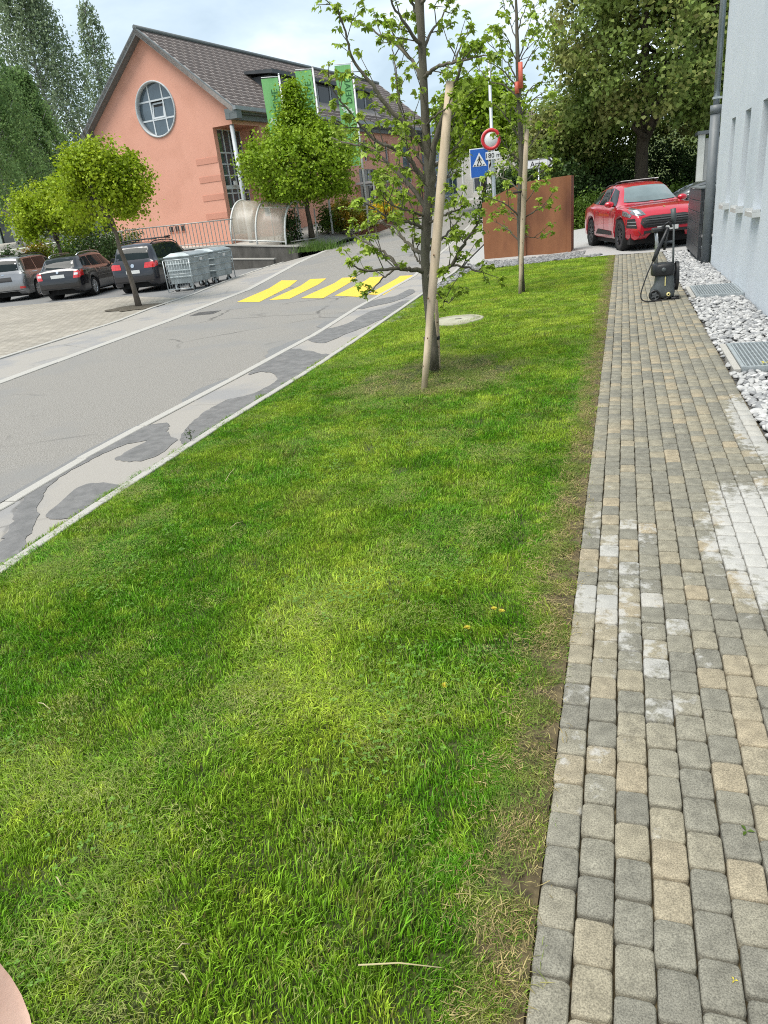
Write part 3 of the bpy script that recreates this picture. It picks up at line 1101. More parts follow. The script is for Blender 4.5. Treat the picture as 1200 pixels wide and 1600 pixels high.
def gable_mesh():
    bm = bmesh.new()
    outer = [(1.14, ZB), (WID, ZB), (WID, EAVE + .28), (4.22, APEX), (0, EAVE), (0, 6.0), (1.14, 6.0)]
    vo = [bm.verts.new(fG(u, z)) for u, z in outer]
    n = 40
    vi = [bm.verts.new(fG(CU + CR * math.cos(2 * math.pi * k / n), CZ + CR * math.sin(2 * math.pi * k / n))) for k in range(n)]
    es = [bm.edges.new((vo[i], vo[(i + 1) % len(vo)])) for i in range(len(vo))] + [bm.edges.new((vi[i], vi[(i + 1) % n])) for i in range(n)]
    bmesh.ops.triangle_fill(bm, edges=es, use_beauty=True)
    # reveal of the round window
    vb = [bm.verts.new(fG(CU + CR * math.cos(2 * math.pi * k / n), CZ + CR * math.sin(2 * math.pi * k / n), -.28)) for k in range(n)]
    for k in range(n):
        bm.faces.new((vi[k], vi[(k + 1) % n], vb[(k + 1) % n], vb[k]))
    return bm


bm = gable_mesh()
b = MB()
# long side with its openings (u = metres from the corner)
sh = [(10.4 + 1.6 * k, 11.0 + 1.6 * k, 4.55, 5.75) for k in range(5)]
sh2 = [(19.6, 21.2, 3.2, 5.6)]
shd = [(12.6, 15.0, 1.35, 4.1), (16.6, 17.1, 1.5, 3.6), (18.4, 18.9, 1.5, 3.6)]
lh = [(5.4, 6.0, 2.3, 5.2)]
wall_holes(b, fS, 2.22, LEN, ZB, EAVE, sh + sh2 + shd + lh, .22)
wall_holes(b, fS, 0, 2.22, 6.0, EAVE, [], .2)
# recess: ceiling, the wall facing the street (with its glazing) and the inner wall
fR = frame3(fG(1.14, 0), BV, BZ, -BU)
wall_holes(b, fR, 0, 2.22, ZB, 6.0, [(.28, 2.20, 1.25, 5.95)], .12)
fI = frame3(fS(2.22, 0), BU, BZ, -BV)
wall_holes(b, fI, 0, 1.14, ZB, 6.0, [(.45, .62, 3.6, 5.9)], .15)
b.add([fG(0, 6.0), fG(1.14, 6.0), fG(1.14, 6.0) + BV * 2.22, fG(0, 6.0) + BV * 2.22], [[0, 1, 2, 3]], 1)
# far side and rear
fL = frame3(fG(WID, 0), BV, BZ, BU)
wall_holes(b, fL, 0, LEN, ZB, EAVE + .28, [], .2)
fB = frame3(fS(LEN, 0), BU, BZ, BV)
b.add([fB(0, ZB), fB(WID, ZB), fB(WID, EAVE), fB(4.22, APEX), fB(0, EAVE)], [[0, 1, 2, 3, 4]])
me = bpy.data.meshes.new('wall'); me.from_pydata([tuple(v) for v in b.v], [], b.f)
me.polygons.foreach_set('material_index', b.mi)
bm2 = bmesh.new(); bm2.from_mesh(me)
tmp = bpy.data.meshes.new('tmp'); bm.to_mesh(tmp); bm2.from_mesh(tmp); bm.free()
bm2.to_mesh(me); bm2.free(); bpy.data.meshes.remove(tmp)
me.materials.append(M_salmon); me.materials.append(M_soffit)
link('wall', me, OB)

# round window: ring, glazing bars, nine panes, the tilted middle light
ring = MB()
n = 48
prof = [(CR + .05, .0), (CR + .05, .05), (CR + .0, .06), (CR - .03, .03), (CR - .03, -.28), (CR - .001, -.28)]
vs, fs = [], []
for k in range(n):
    a = 2 * math.pi * k / n
    for r, h in prof:
        vs.append(fG(CU + r * math.cos(a), CZ + r * math.sin(a), h + .002))
m_ = len(prof)
for k in range(n):
    for i in range(m_ - 1):
        fs.append([k * m_ + i, k * m_ + i + 1, ((k + 1) % n) * m_ + i + 1, ((k + 1) % n) * m_ + i])
ring.add(vs, fs, 0, True)
M_ringm = mat('window_ring', (.42, .44, .45), (.5, .52, .53), rough=.5)
RW = ring.build('round_window', M_ringm, OB)
RI = CR - .035
cut = RI * .36
bars = MB()
for s in (-cut, cut):
    h = math.sqrt(RI * RI - s * s)
    bar(bars, fG, CU + s - .035, CU + s + .035, CZ - h, CZ + h, -.21, -.15)
    for a_, c_ in ((-h, -cut - .036), (-cut + .036, cut - .036), (cut + .036, h)):
        bar(bars, fG, CU + a_, CU + c_, CZ + s - .035, CZ + s + .035, -.208, -.152)
bars.build('glazing_bars', M_winframe, RW)


def clip(poly, ax, val, keep_less):
    out = []
    for i in range(len(poly)):
        p, q = poly[i], poly[(i + 1) % len(poly)]
        ip = (p[ax] <= val) == keep_less or p[ax] == val
        iq = (q[ax] <= val) == keep_less or q[ax] == val
        if ip:
            out.append(p)
        if ip != iq:
            t_ = (val - p[ax]) / (q[ax] - p[ax])
            out.append((p[0] + (q[0] - p[0]) * t_, p[1] + (q[1] - p[1]) * t_))
    return out


circ = [(RI * math.cos(2 * math.pi * k / 48), RI * math.sin(2 * math.pi * k / 48)) for k in range(48)]
ed = [-9, -cut, cut, 9]
for i in range(3):
    for j in range(3):
        p = clip(clip(clip(clip(circ, 0, ed[i] + .034, False), 0, ed[i + 1] - .034, True), 1, ed[j] + .034, False), 1, ed[j + 1] - .034, True)
        pb = MB()
        if i == 1 and j == 1:
            continue
        pb.prism([fG(CU + a_, CZ + c_, -.19) for a_, c_ in p], BV * -.015)
        pb.build('pane', M_winglass, RW)
# tilted light in the middle
tl = MB(); c0 = cut - .04
TB = lambda u, z, nn: fG(CU + u, CZ + z, -.17 + nn + (z + c0) * -.16)
pts = [TB(-c0 + .07, -c0 + .07, 0), TB(c0 - .07, -c0 + .07, 0), TB(c0 - .07, c0 - .12, 0), TB(-c0 + .07, c0 - .12, 0)]
tl.prism(pts, BV * .015); tl.build('pane', M_winglass, RW)
tl = MB()
for q in ((-c0, -c0 + .07, -c0, c0 - .05), (c0 - .07, c0, -c0, c0 - .05), (-c0 + .071, c0 - .071, -c0, -c0 + .07), (-c0 + .071, c0 - .071, c0 - .12, c0 - .05)):
    vs = [TB(u, z, nn) for nn in (-.02, .03) for z in q[2:] for u in q[:2]]
    tl.add(vs, [[0, 1, 3, 2], [4, 6, 7, 5], [0, 4, 5, 1], [2, 3, 7, 6], [0, 2, 6, 4], [1, 5, 7, 3]])
tl.build('tilted_frame', M_winframe, RW)
tl = MB(); bar(tl, fG, CU - c0 - .03, CU + c0 + .03, CZ - c0 - .03, CZ + c0 + .03, -.275, -.25); tl.build('dark_interior', M_pit, RW)

# four grooved bands by the corner, three basement vents
for z in (4.66, 3.86, 3.04, 2.20):
    g_ = MB(); bar(g_, fG, 1.16, 2.45, z - .13, z + .13, .002, .018); g_.build('relief_band', M_salmon_d, OB)
for u in (4.02, 4.42, 4.82):
    g_ = MB(); bar(g_, fG, u - .12, u + .12, 1.70, 1.95, .002, .012); vv = g_.build('basement_vent', M_pit, OB)
    g_ = MB(); bar(g_, fG, u - .14, u + .14, 1.655, 1.695, .002, .04); bar(g_, fG, u - .005, u + .005, 1.70, 1.95, .013, .02)
    g_.build('vent_sill', M_soffit, vv)
# corner column
g_ = MB(); c_ = fG(.12, 0) + BV * .12
g_.tube([(c_.x, c_.y, ZB), (c_.x, c_.y, 5.99)], .10, 16); g_.build('corner_column', mat('column_white', (.5, .53, .55), (.56, .59, .61), rough=.5), OB)
# recess glazing: mullions, transoms, panes
G0, G1, GZ0, GZ1 = .28, 2.20, 1.25, 5.95
gz = MB()
nu = 4; zs = [1.25, 2.05, 2.45, 3.15, 3.42, 3.95, 4.45, 4.95, 5.95]
us = [G0 + (G1 - G0) * k / nu for k in range(nu + 1)]
for u in us:
    bar(gz, fR, max(G0, u - .03), min(G1, u + .03), GZ0, GZ1, -.09, -.02)
for k, z in enumerate(zs):
    for i in range(nu):
        hh = .09 if k == 4 else .03
        bar(gz, fR, us[i] + .031, us[i + 1] - .031, max(GZ0, z - hh), min(GZ1, z + hh), -.088, -.022)
GW = gz.build('stair_window', M_winframe, OB)
for i in range(nu):
    for k in range(len(zs) - 1):
        p_ = MB(); bar(p_, fR, us[i] + .032, us[i + 1] - .032, zs[k] + (.095 if k == 4 else .032), zs[k + 1] - (.095 if k == 3 else .032), -.06, -.05)
        p_.build('pane', M_winglass, GW)
p_ = MB(); bar(p_, fI, .452, .618, 3.602, 5.898, -.14, -.12); p_.build('window', M_winglass, OB)
p_ = MB(); bar(p_, fI, .12, .42, 1.95, 2.35, .002, .02); p_.build('notice_plate', mat('plate_grey', (.38, .42, .45), rough=.4), OB)
p_ = MB(); bar(p_, fR, .9, 1.12, 3.5, 3.7, .01, .10); p_.build('wall_lamp', mat('lamp_white', (.7, .7, .68), rough=.4), OB)

# windows on the long side
for h in sh + sh2 + lh + shd:
    a_, c2_, d_, e_ = h
    w = MB(); bar(w, fS, a_ + .01, c2_ - .01, d_ + .01, e_ - .01, -.20, -.18); wo = w.build('window' if h not in shd[:1] else 'entrance_glazing', M_winglass, OB)
    w = MB()
    for q in ((a_ + .004, a_ + .06, d_ + .004, e_ - .004), (c2_ - .06, c2_ - .004, d_ + .004, e_ - .004), (a_ + .062, c2_ - .062, d_ + .004, d_ + .06), (a_ + .062, c2_ - .062, e_ - .06, e_ - .004)):
        bar(w, fS, *q, -.178, -.13)
    if c2_ - a_ > 1.4:
        nn = int((c2_ - a_) / .8)
        for k in range(1, nn):
            x_ = a_ + (c2_ - a_) * k / nn
            bar(w, fS, x_ - .025, x_ + .025, d_ + .062, e_ - .062, -.176, -.135)
        bar(w, fS, a_ + .062, c2_ - .062, (d_ + e_) / 2 + .4, (d_ + e_) / 2 + .45, -.174, -.137)
    w.build('frame', M_winframe, wo)
# porch canopy over the entrance
w = MB(); bar(w, fS, 12.0, 16.2, 3.2, 3.32, .02, 1.3); bar(w, fS, 12.0, 12.08, .8, 3.198, 1.15, 1.23); bar(w, fS, 16.1, 16.18, .8, 3.198, 1.15, 1.23)
w.build('porch', mat('canopy_white', (.55, .57, .57), (.62, .64, .64), rough=.5), OB)

# roof: the street side laid with single tiles, the far side as one sheet
OVH = .42
RUN = 4.22 + .50
SL = math.hypot(RUN, APEX + .16 - (EAVE + .05))
e0 = fS(-OVH, EAVE + .05, .50)                              # lower street corner of the roof plane
rdir = (BU * RUN + BZ * (APEX + .16 - EAVE - .05)).normalized()
rn = rdir.cross(BV).normalized()
if rn.z < 0:
    rn = -rn
fRf = frame3(e0, BV, rdir, rn)
RL = LEN + 2 * OVH
M_tile = mat('roof_tile', (.052, .040, .036), (.09, .068, .06), scale=3, rough=.85, island=.3)
M_tedge = mat('tile_edge', (.27, .235, .215), (.35, .31, .29), scale=4, rough=.9)
b = MB()
bar(b, fRf, 0, RL, 0, SL, -.20, -.003)
e1 = fG(WID + .50, EAVE + .28 - .2) - BV * OVH
ap = fG(4.22, APEX + .16) - BV * OVH
b.prism([e1, ap, ap - BZ * .2, e1 - BZ * .2], BV * RL)
RF = b.build('roof', [M_tedge, M_tile], OB)
cw, ch = .62, SL / 19
b = MB()
bar(b, fRf, -cw / 2 + .04, cw / 2 - .035, .08, ch, -.02, .009)
tv = [tuple(Vector(v) - e0) for v in b.v]
tile_me = bpy.data.meshes.new('roof_tile')
tile_me.from_pydata(tv, [], b.f); tile_me.materials.append(M_tile)
tiles = []
for r in range(19):
    u = cw / 2 + (r % 2) * cw / 2
    while u < RL - cw * .4:
        tiles.append((u, r * ch)); u += cw
dorm = (5.2, 17.4, 1.05, 3.5)
tiles = [t_ for t_ in tiles if not (dorm[0] + OVH < t_[0] < dorm[1] + OVH and dorm[2] < t_[1] + ch / 2 < dorm[3])]
tiles.sort(key=lambda t_: (fRf(*t_) + BC).length)
for u, s in tiles[:300]:
    o = link('roof_tile', tile_me, RF); o.location = fRf(u, s, 0)
    o.rotation_euler = (random.gauss(0, .004), random.gauss(0, .004), 0)
vv, ff = [], []
for u, s in tiles[300:]:
    d_ = fRf(u, s, 0); k = len(vv)
    vv += [(x + d_.x, y + d_.y, z + d_.z) for x, y, z in tv]; ff += [[i + k for i in f] for f in b.f]
me = bpy.data.meshes.new('tiles_beyond'); me.from_pydata(vv, [], ff); me.materials.append(M_tile)
stuff(link('tiles_beyond', me, RF))
b = MB(); rp_ = ap
b.tube([ap + BZ * .04, ap + BZ * .04 + BV * RL], .11, 8); b.build('ridge', M_grey, RF)
# verge boards and stepped eaves
b = MB()
for s0, s1 in ((e0, ap), (e1, ap)):
    d_ = (s1 - s0)
    lo = s0 - BZ * .25; hi = s0 + BZ * .05
    b.prism([lo, hi, s1 + BZ * .05, s1 - BZ * .25], BV * .10 if True else 0)
    b.prism([lo + BV * .11 + BZ * .005, s0 + BV * .11 - BZ * .205, s1 + BV * .11 - BZ * .205, s1 + BV * .11 - BZ * .24], BV * .30)
b.build('verge_board', M_grey, RF)
b = MB()
bar(b, fS, -OVH + .002, LEN + .4, EAVE - .38, EAVE - .16, .004, .22)
bar(b, fS, -OVH + .002, LEN + .4, EAVE - .158, EAVE + .02, .004, .40)
b.build('cornice', M_grey, OB)
b = MB()
bar(b, fS, -OVH - .05, LEN + .45, EAVE - .06, EAVE + .10, .50, .66)
b.build('gutter', mat('gutter_zinc', (.24, .26, .27), (.3, .32, .33), rough=.45, metal=.2), RF)
# eave return on the gable corner
b = MB()
bar(b, fG, -.62, .02, EAVE - .40, EAVE + .03, .004, OVH - .01); b.build('eave_return', M_grey, OB)
b = MB()
bar(b, fG, WID - .02, WID + .55, EAVE - .35, EAVE + .20, .004, OVH - .01); b.build('eave_return', M_grey, OB)
# long shed dormer
DM = MB()
d0, d1 = dorm[0], dorm[1]
uf = .85                                    # set back of the dormer front from the wall
zf0, zf1 = 7.25, 8.62


def dz(u_):                                 # roof surface height over the set-back u_
    return EAVE + .05 + (u_ + .5) / RUN * (APEX + .16 - EAVE - .05)


fD = frame3(BU * uf, BV, BZ, -BU)
bar(DM, fD, d0, d1, zf0, zf1, -.12, 0)
ub = uf
while dz(ub) < zf1 + .1:
    ub += .02
for v_ in (d0, d1 - .1):
    DM.prism([BU * (uf + .121) + BV * v_ + BZ * (dz(uf + .12) - .05), BU * ub + BV * v_ + BZ * (zf1 - .001), BU * (uf + .121) + BV * v_ + BZ * (zf1 - .001)], BV * .1)
DO = DM.build('dormer', M_cladding, OB)
DM = MB()
DM.prism([BU * (uf - .35) + BV * (d0 - .25) + BZ * (zf1 + .0), BU * (ub + .1) + BV * (d0 - .25) + BZ * (zf1 + .18), BU * (ub + .1) + BV * (d0 - .25) + BZ * (zf1 + .32), BU * (uf - .35) + BV * (d0 - .25) + BZ * (zf1 + .18)], BV * (d1 - d0 + .5))
DM.build('dormer_roof', M_cladding, DO)
k = 0
v_ = d0 + .35
while v_ + 1.0 < d1:
    w = MB(); bar(w, fD, v_, v_ + 1.25, zf0 + .22, zf1 - .12, .004, .02); w.build('dormer_window', mat('dormer_glass', (.02, .024, .028), rough=.12, spec=.3), DO)
    w = MB(); bar(w, fD, v_ + 1.27, v_ + 1.40, zf0 + .1, zf1 - .02, .004, .06); w.build('dormer_mullion', mat('mullion_grey', (.3, .31, .33), rough=.5), DO)
    v_ += 1.55
# glazed bay at the far end
w = MB(); bar(w, fS, 23.2, 25.3, .8, 6.9, .01, 1.6); by = w.build('stair_bay', glass('bay_glass', (.16, .22, .27)), OB)
w = MB()
for z in (1.7, 2.6, 3.5, 4.4, 5.3, 6.2):
    bar(w, fS, 23.15, 25.35, z, z + .08, 0.012, 1.63)
w.build('bay_bars', M_winframe, by)

# ------------------------------------------------------------------ raised plaza in front of it, its walls and railings
def plaza_z(x, y):
    z = 0.54 + (y - 31.0) * 0.08
    return min(z, 2.2) if x > -17.5 else min(z + (-17.5 - x) * .04, 2.2)


M_plaza = mat('plaza_paving', (.37, .345, .305), (.46, .435, .395), scale=6, rough=.9, world_space=True, bump=.1)
pz = [(-60, 31.0), (-17.3, 31.0), (-13.9, 31.0)] + [(interp(gut_line, y) - 1.6, y) for y in (33, 36, 40, 45, 50)] + [(-15.6, 62), (-60, 62)]
o = drape('plaza', pz, 0, M_plaza, zf=plaza_z, step=4)
struct(o)
# bank joining plaza and street
by_ = [31.0, 33, 36, 40, 45, 50, 60]
V = []
for y in by_:
    xa = (interp(gut_line, y) - 1.6) if y > 31 else -13.9
    V += [(xa, y, plaza_z(xa, y) - .001), (interp(gut_line, y) - .26, y, T(-9, y) - .03)]
F = [[2 * k, 2 * k + 1, 2 * k + 3, 2 * k + 2] for k in range(len(by_) - 1)]
struct(link('pavement_beyond', np_mesh('pavement_beyond', V, F, M_walk)))

M_oldconc = mat('weathered_concrete', (.055, .052, .046), (.15, .14, .125), scale=2.5, rough=.95, bump=.4, stretch=(1, 1, .35), world_space=True, lo=.3, hi=.7)
RWL = thing('retaining_wall', 'weathered grey concrete retaining wall below the bicycle shelter', 'retaining wall', (-17.3, 30.92, 0))
b = MB()
b.prism([(-42, 0, -.2), (3.6, 0, -.2), (3.6, 0, .50), (.1, 0, .86), (-42, 0, 1.25)], (0, .25, 0)); b.build('wall', M_oldconc, RWL)
b = MB()
b.prism([(-42, -.03, 1.252), (.1, -.03, .862), (3.66, -.03, .502), (3.66, -.03, .562), (.1, -.03, .922), (-42, -.03, 1.312)], (0, .31, 0)); b.build('coping', M_kerb, RWL)
RW2 = thing('ramp_wall', 'low concrete ramp wall sloping down to the pavement behind the grey waste containers', 'retaining wall', (-17.4, 30.2, 0))
b = MB(); b.prism([(-1.0, 0, -.2), (2.8, 0, -.2), (2.8, 0, .12), (-1.0, 0, .42)], (0, .22, 0)); b.build('wall', M_oldconc, RW2)
b = MB(); b.prism([(-1.0, -.02, .422), (2.84, -.02, .122), (2.84, -.02, .17), (-1.0, -.02, .47)], (0, .26, 0)); b.build('coping', M_kerb, RW2)

M_rail = mat('rail_steel', (.30, .30, .285), (.38, .38, .36), scale=8, rough=.5, metal=.4)
RG = thing('railing', 'grey steel railing with close uprights on the retaining wall by the bicycle shelter', 'railing', (-17.3, 31.05, 0))
b = MB()
zt = lambda x: .92 + (-x) * .0093
b.tube([(.6, 0, 1.95), (-5.2, 0, 2.0)], .025, 8); b.tube([(.6, 0, 1.05), (-5.2, 0, 1.1)], .018, 8); b.build('rail', M_rail, RG)
for k in range(31):
    x = .55 - k * .19
    b = MB(); b.box((x - .013, -.013, .88 + max(0, -x) * .01), (x + .013, .013, 1.94 + max(0, -x) * .008)); b.build('upright', M_rail, RG)
RG2 = thing('handrail', 'long pale handrail above the parked cars', 'railing', (-22.6, 31.05, 0))
b = MB(); b.tube([(0, 0, 1.98), (-6, 0, 1.72), (-12, 0, 1.50), (-20, 0, 1.35)], .035, 8); b.build('rail', mat('rail_pale', (.5, .52, .42), (.58, .6, .5), rough=.5), RG2)
for k in range(9):
    b = MB(); x = -.1 - k * 2.3; b.box((x - .025, -.025, .95 - x * .001), (x + .025, .025, 1.96 + x * .032)); b.build('post', M_rail, RG2)

# ------------------------------------------------------------------ white house with the brown roof up the street
M_wwall = mat('cream_wall', (.58, .57, .53), (.65, .64, .6), scale=2, rough=.95)
M_broof = mat('brown_roof', (.10, .075, .06), (.17, .125, .10), scale=3, rough=.9, stretch=(1, 1, 5))
HA = Vector((-9.94, 57.14, 0)); haz = R(16.5)
hx = Vector((math.cos(haz), -math.sin(haz), 0)); hy = Vector((math.sin(haz), math.cos(haz), 0))
H2 = thing('gabled_house', 'cream house with steep brown roof and white gable up the street behind the road signs', 'house', HA)
fH = frame3((0, 0, 0), hx, BZ, -hy)
hw, he, ha_ = 3.55, 5.1, 7.75
b = MB()
wall_holes(b, fH, -hw, hw + .9, .8, he - .4, [(-2.9, -2.0, 2.1, 3.3), (-.7, .5, 2.1, 3.3), (1.6, 2.6, 2.1, 3.3)], .15)
b.add([fH(-hw, he - .4), fH(hw + .9, he - .4), fH(hw, he), fH(0, ha_ - .12), fH(-hw, he)], [[0, 1, 2, 3, 4]])
for s in (-hw, hw + .9):
    b.add([fH(s, .8), fH(s, he), fH(s, he, -9.0), fH(s, .8, -9.0)], [[0, 1, 2, 3]])
b.add([fH(-hw, .8, -9), fH(hw, .8, -9), fH(hw, he, -9), fH(0, ha_ - .12, -9), fH(-hw, he, -9)], [[4, 3, 2, 1, 0]])
b.build('wall', M_wwall, H2, fix=False)
b = MB()
for s in (-1, 1):
    wd = hw + (.55 if s < 0 else 1.9)
    ze = he + .0 - (.55 if s < 0 else 1.2) * .72
    b.prism([fH(0, ha_, .75), fH(s * wd, ze, .75), fH(s * wd, ze - .18, .75), fH(0, ha_ - .18, .75)], hy * 10.2)
b.build('roof', M_broof, H2)
b = MB()
for s in (-1, 1):
    wd = hw + (.55 if s < 0 else 1.9); ze = he - (.55 if s < 0 else 1.2) * .72
    b.prism([fH(0, ha_ + .03, .78), fH(s * wd, ze + .03, .78), fH(s * wd, ze - .25, .78), fH(0, ha_ - .25, .78)], hy * -.05)
b.build('verge_board', mat('brown_board', (.09, .05, .035), (.13, .075, .05), rough=.8), H2)
for a_, c_ in ((-2.9, -2.0), (-.7, .5), (1.6, 2.6)):
    w = MB(); bar(w, fH, a_ + .01, c_ - .01, 2.11, 3.29, -.14, -.12); wo = w.build('window', M_winglass, H2)
    w = MB()
    for q in ((a_ + .004, a_ + .08, 2.104, 3.296), (c_ - .08, c_ - .004, 2.104, 3.296), (a_ + .081, c_ - .081, 2.104, 2.18), (a_ + .081, c_ - .081, 3.22, 3.296), ((a_ + c_) / 2 - .03, (a_ + c_) / 2 + .03, 2.181, 3.219)):
        bar(w, fH, *q, -.118, -.06)
    w.build('frame', M_winframe, wo)
b = MB(); bar(b, fH, -hw + .1, hw - .1, .6, 1.75, .6, .75)
for k in range(4):
    bar(b, fH, -hw + .15 + k * 2.2, -hw + .27 + k * 2.2, 1.752, 4.2, .62, .74)
b.build('veranda', mat('veranda_white', (.62, .63, .62), (.68, .69, .68), rough=.7), H2)
b = MB(); bar(b, fH, 1.2, 1.9, 6.6, 8.3, -3.2, -2.5); b.build('chimney', mat('chimney_brick', (.25, .12, .08), (.33, .17, .12), rough=.9), H2)

# second roof half hidden behind the leaves
H3 = thing('low_house', 'low house with dark brown roof mostly hidden by leaves near the big dark tree', 'house', (-4.4, 52, 0))
b = MB(); b.box((-2.2, 0, .4), (2.4, 6, 3.7)); b.build('wall', M_wwall, H3)
b = MB(); b.prism([(-2.8, -.5, 3.701), (3.0, -.5, 3.701), (1.6, -.5, 5.6), (-1.4, -.5, 5.6)], (0, 7, 0)); b.build('roof', M_broof, H3)
for x in (-1.6, .6):
    b = MB(); b.box((x, -.03, 1.6), (x + 1.0, -.002, 2.9)); b.build('window', M_winglass, H3)

# ------------------------------------------------------------------ office block with green columns far left
M_greencol = mat('pale_green_column', (.36, .44, .41), (.43, .51, .47), rough=.6)
OF = thing('office_block', 'pale green office block with tall columns and dark glass behind the parked cars', 'building', (-46, 47, .8), R(38))
b = MB(); b.box((-6, .6, 0), (22, 9, 6.4)); b.build('glazing', glass('office_glass', (.02, .035, .035), .08), OF)
b = MB(); b.box((-6.4, -.4, 3.6), (22.4, .58, 6.8)); b.build('facade', M_greencol, OF)
for k in range(19):
    x = -6 + k * 1.5
    b = MB(); b.box((x, -.25, 0), (x + .62, .57, 3.59)); b.build('column', M_greencol, OF)
b = MB(); b.box((-6.6, -.6, 6.802), (22.6, 9.2, 7.1)); b.build('roof', M_grey, OF)

# grey garage side by side with the big tree
GA = thing('garage', 'grey boarded garage with a white corner post behind the grey car', 'garage', (2.7, 33.2, .13))
for k in range(16):
    b = MB(); b.box((.25 + k * .30, -.02 - (k % 2) * .008, 0), (.545 + k * .30, .05, 2.75)); b.build('plank', mat('grey_board', (.24, .25, .245), (.31, .32, .31), scale=4, rough=.85, stretch=(1, 1, .2)), GA)
b = MB(); b.box((0, -.06, 0), (.24, .2, 2.9)); b.build('corner_post', mat('post_white', (.5, .51, .47), (.57, .58, .54), rough=.6), GA)
b = MB(); b.box((.6, .06, 0), (5, 1.0, 2.7)); b.build('wall', M_dkgrey, GA)
b = MB(); b.box((-.05, -.15, 2.905), (5.2, 1.1, 3.02)); b.build('roof', M_grey, GA)
# ------------------------------------------------------------------ leaves
def leaf_arrays(C, size, rng, up=0.5, out=None, ratio=.6, fold=.18, droop=0.0):
    n = len(C)
    N = rng.normal(0, 1, (n, 3)); N /= np.linalg.norm(N, axis=1)[:, None]
    N[:, 2] += up
    if out is not None:
        N += out
    N /= np.linalg.norm(N, axis=1)[:, None]
    D = rng.normal(0, 1, (n, 3)); D[:, 2] -= droop
    D -= N * (D * N).sum(1)[:, None]; D /= np.linalg.norm(D, axis=1)[:, None]
    S = np.cross(N, D)
    s = (size * rng.uniform(.7, 1.3, n))[:, None]
    V = np.empty((n, 4, 3))
    V[:, 0] = C - D * s * .5
    V[:, 1] = C + S * s * ratio * .5 + N * s * fold
    V[:, 2] = C + D * s * .5 - N * s * fold * .5
    V[:, 3] = C - S * s * ratio * .5 + N * s * fold
    return V.reshape(-1, 3), np.arange(n * 4).reshape(-1, 4)


def leafmat(name, c1, c2, trans=.3, island=.35, c3=None, scale=.9, rough=.55, c3scale=.5, c3lo=.5, c3hi=.65):
    return mat(name, c1, c2, scale=scale, rough=rough, trans=trans, island=island, c3=c3, c3scale=c3scale, lo=.38, hi=.62, spec=.3, c3lo=c3lo, c3hi=c3hi)


M_bark = mat('bark_grey', (.085, .07, .055), (.16, .135, .11), scale=14, rough=.95, bump=.6, stretch=(1, 1, .25))
M_barkd = mat('bark_dark', (.045, .035, .025), (.10, .08, .055), scale=12, rough=.95, bump=.6, stretch=(1, 1, .25))


def wobble(p0, p1, n, amp, rng):
    pts = []
    p0, p1 = Vector(p0), Vector(p1)
    for i in range(n + 1):
        t_ = i / n
        p = p0.lerp(p1, t_)
        if 0 < i < n:
            p += Vector(rng.normal(0, amp, 3))
        pts.append(p)
    return pts


